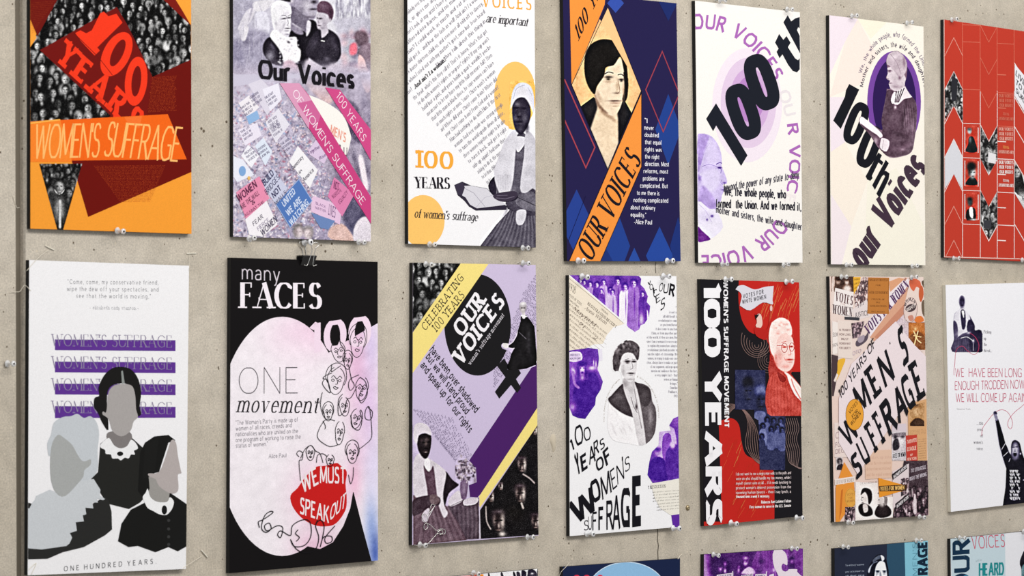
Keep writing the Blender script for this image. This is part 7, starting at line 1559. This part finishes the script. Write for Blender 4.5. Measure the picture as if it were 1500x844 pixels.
def wire_clip():
    e = bpy.data.objects.new('wire_loop', None); COL.objects.link(e); b0 = P(640, 780, -T); e.location = b0
    tag(e, 'thin bent wire loops over the lower left corner of the mauve and yellow poster', 'wire')
    def q(x, y, d=.002): return P(600+x/4.22, 600+y/4.22, -T-d)-b0
    tube('strand', [q(30, 838, .004), q(60, 842, .003), q(110, 830, .0025), q(150, 790, .003), q(175, 765, .003), q(215, 770, .003), q(218, 745, .003), q(190, 738, .003), q(165, 748, .0035), q(130, 715, .003), q(100, 705, .003), q(88, 725, .002), q(95, 742, .003), q(112, 730, .0035), q(108, 705, .003), q(90, 690, .002), q(75, 665, .002), q(85, 645, .002), q(108, 660, .003), q(112, 690, .003)], .0005, M_STEEL, e)
    tube('strand', [q(108, 660, .0035), q(130, 630, .003), q(155, 595, .002), q(135, 590, .002), q(120, 640, .002)], .0004, M_STEEL, e)
    tube('strand', [q(170, 760, .0035), q(195, 745, .004), q(205, 765, .004), q(185, 775, .004)], .0006, M_STEEL, e)
wire_clip()
def fibre(name, pts, label, r=.00035, m=M_THREAD, cat='thread'):
    o = tube(name, [P(*p) for p in pts], r, m, sm=6); tag(o, label, cat)
fibre('nylon_thread', [(39, 397, -T-.0012), (44, 391, -T-.0015), (54, 380, -T-.0012), (62, 372.5, -.004), (71, 366.5, -.0012)], 'pale nylon thread stretched over the top left corner of the three women poster')
fibre('nylon_thread', [(14, 429, -.0008), (20, 427.5, -.002), (29, 427, -.003), (36, 418, -.006), (45, 426, -T-.0012)], 'bent thread across the wall joint beside the three women poster')
fibre('nylon_thread', [(262, 837, -.0045), (270, 831, -T-.0006), (284, 822, -.005), (297, 814, -.0012)], 'pale nylon thread leaving the bottom right corner of the three women poster')
fibre('glue_strip', [(294.5, 806, -.0008), (299.5, 811.5, -.0012), (304, 817, -.0008)], 'short cream glue strip stuck on the wall below the black poster side', .0011, M_WHITEFOAM, 'glue')
fibre('glue_strip', [(66, 360, -.0006), (72, 363, -.001), (79.5, 366.5, -.0006)], 'short cream glue strip on the wall above the three women poster', .0009, M_WHITEFOAM, 'glue')
fibre('nylon_thread', [(818, 847, -.004), (822, 838, -T-.0005), (830, 829.5, -T-.0012), (834, 824, -.003)], 'pale thread over the top left corner of the navy poster with the blue disc')
fibre('nylon_thread', [(993, 819, -T-.0008), (996, 814.5, -.005), (999, 812, -.001)], 'white thread end at the top right corner of the navy poster with the blue disc', .0006)
fibre('nylon_thread', [(42, 835, -T-.0008), (48, 829, -T-.0012), (53, 826, -T-.0012), (46, 842, -T-.0008)], 'thin thread on the bottom left corner of the three women poster')
fibre('nylon_thread', [(19, 287, -.0008), (24, 303, -.0008), (28.5, 304, -.002)], 'short pale thread on the left wall panel beside the joint')
fibre('glue_strip', [(273, 371.6, -.0006), (280, 371.2, -.001), (287, 371.2, -.0006)], 'short cream glue strip on the wall above the right corner of the three women poster', .0009, M_WHITEFOAM, 'glue')
fibre('nylon_thread', [(278, 371.5, -.001), (277.5, 382, -.004), (276.5, 396, -.0085)], 'hair thin thread hanging down to the top right corner of the three women poster', .0002)
# wall details
def crack(pts, w_, name='crack'):
    qs = stroke_poly(pts, lambda a, b: w_/2)
    Vv = []; F = []
    for q in qs:
        n = len(Vv); Vv += [P(x, y, -.00012) for x, y in q]; F.append([n, n+1, n+2, n+3])
    return mesh_obj(name, Vv, F, mat('crack_shadow', (.09, .075, .055), 1), bpy.data.objects['wall_back'])
crack([(963, 774), (963.6, 783), (963, 790), (964.5, 800), (963.6, 808), (964, 821)], 1.3)
crack([(960.5, 400), (960, 390), (960.8, 384)], 1.0)
def lump():
    b0 = P(810, 648, 0); Vv = []; F = []; n = 16; pts = smooth([(805, 645), (808, 636), (813, 637), (814, 648), (813, 660), (809.5, 663), (808, 655)], 3)
    out = [P(x, y, .0003)-b0 for x, y in pts]; k = len(out); c = sum(out)/k
    Vv = out+[c+(p-c)*.75+np.array([0, -.0018, 0]) for p in out]+[c+np.array([0, -.0024, 0])]
    for i in range(k): F.append([i, (i+1) % k, k+(i+1) % k, k+i]); F.append([k+i, k+(i+1) % k, 2*k])
    o = mesh_obj('plaster_lump', Vv, F, mat('dry_plaster', (.56, .49, .38), .9), smooth=True, loc=b0); tag(o, 'small cream plaster lump on the bare wall between two second row posters', 'plaster')
lump()
def screw():
    b0 = P(1007, 744, 0); Vv, F = lathe([(.0044, .0002), (.0046, -.0012), (.0036, -.0024), (.0018, -.003), (.0004, -.0026)], 14)
    o = mesh_obj('wall_screw', Vv, F, M_BRASS, smooth=True, loc=b0); tag(o, 'small dull metal screw head in the wall left of the black and red poster', 'screw')
screw()
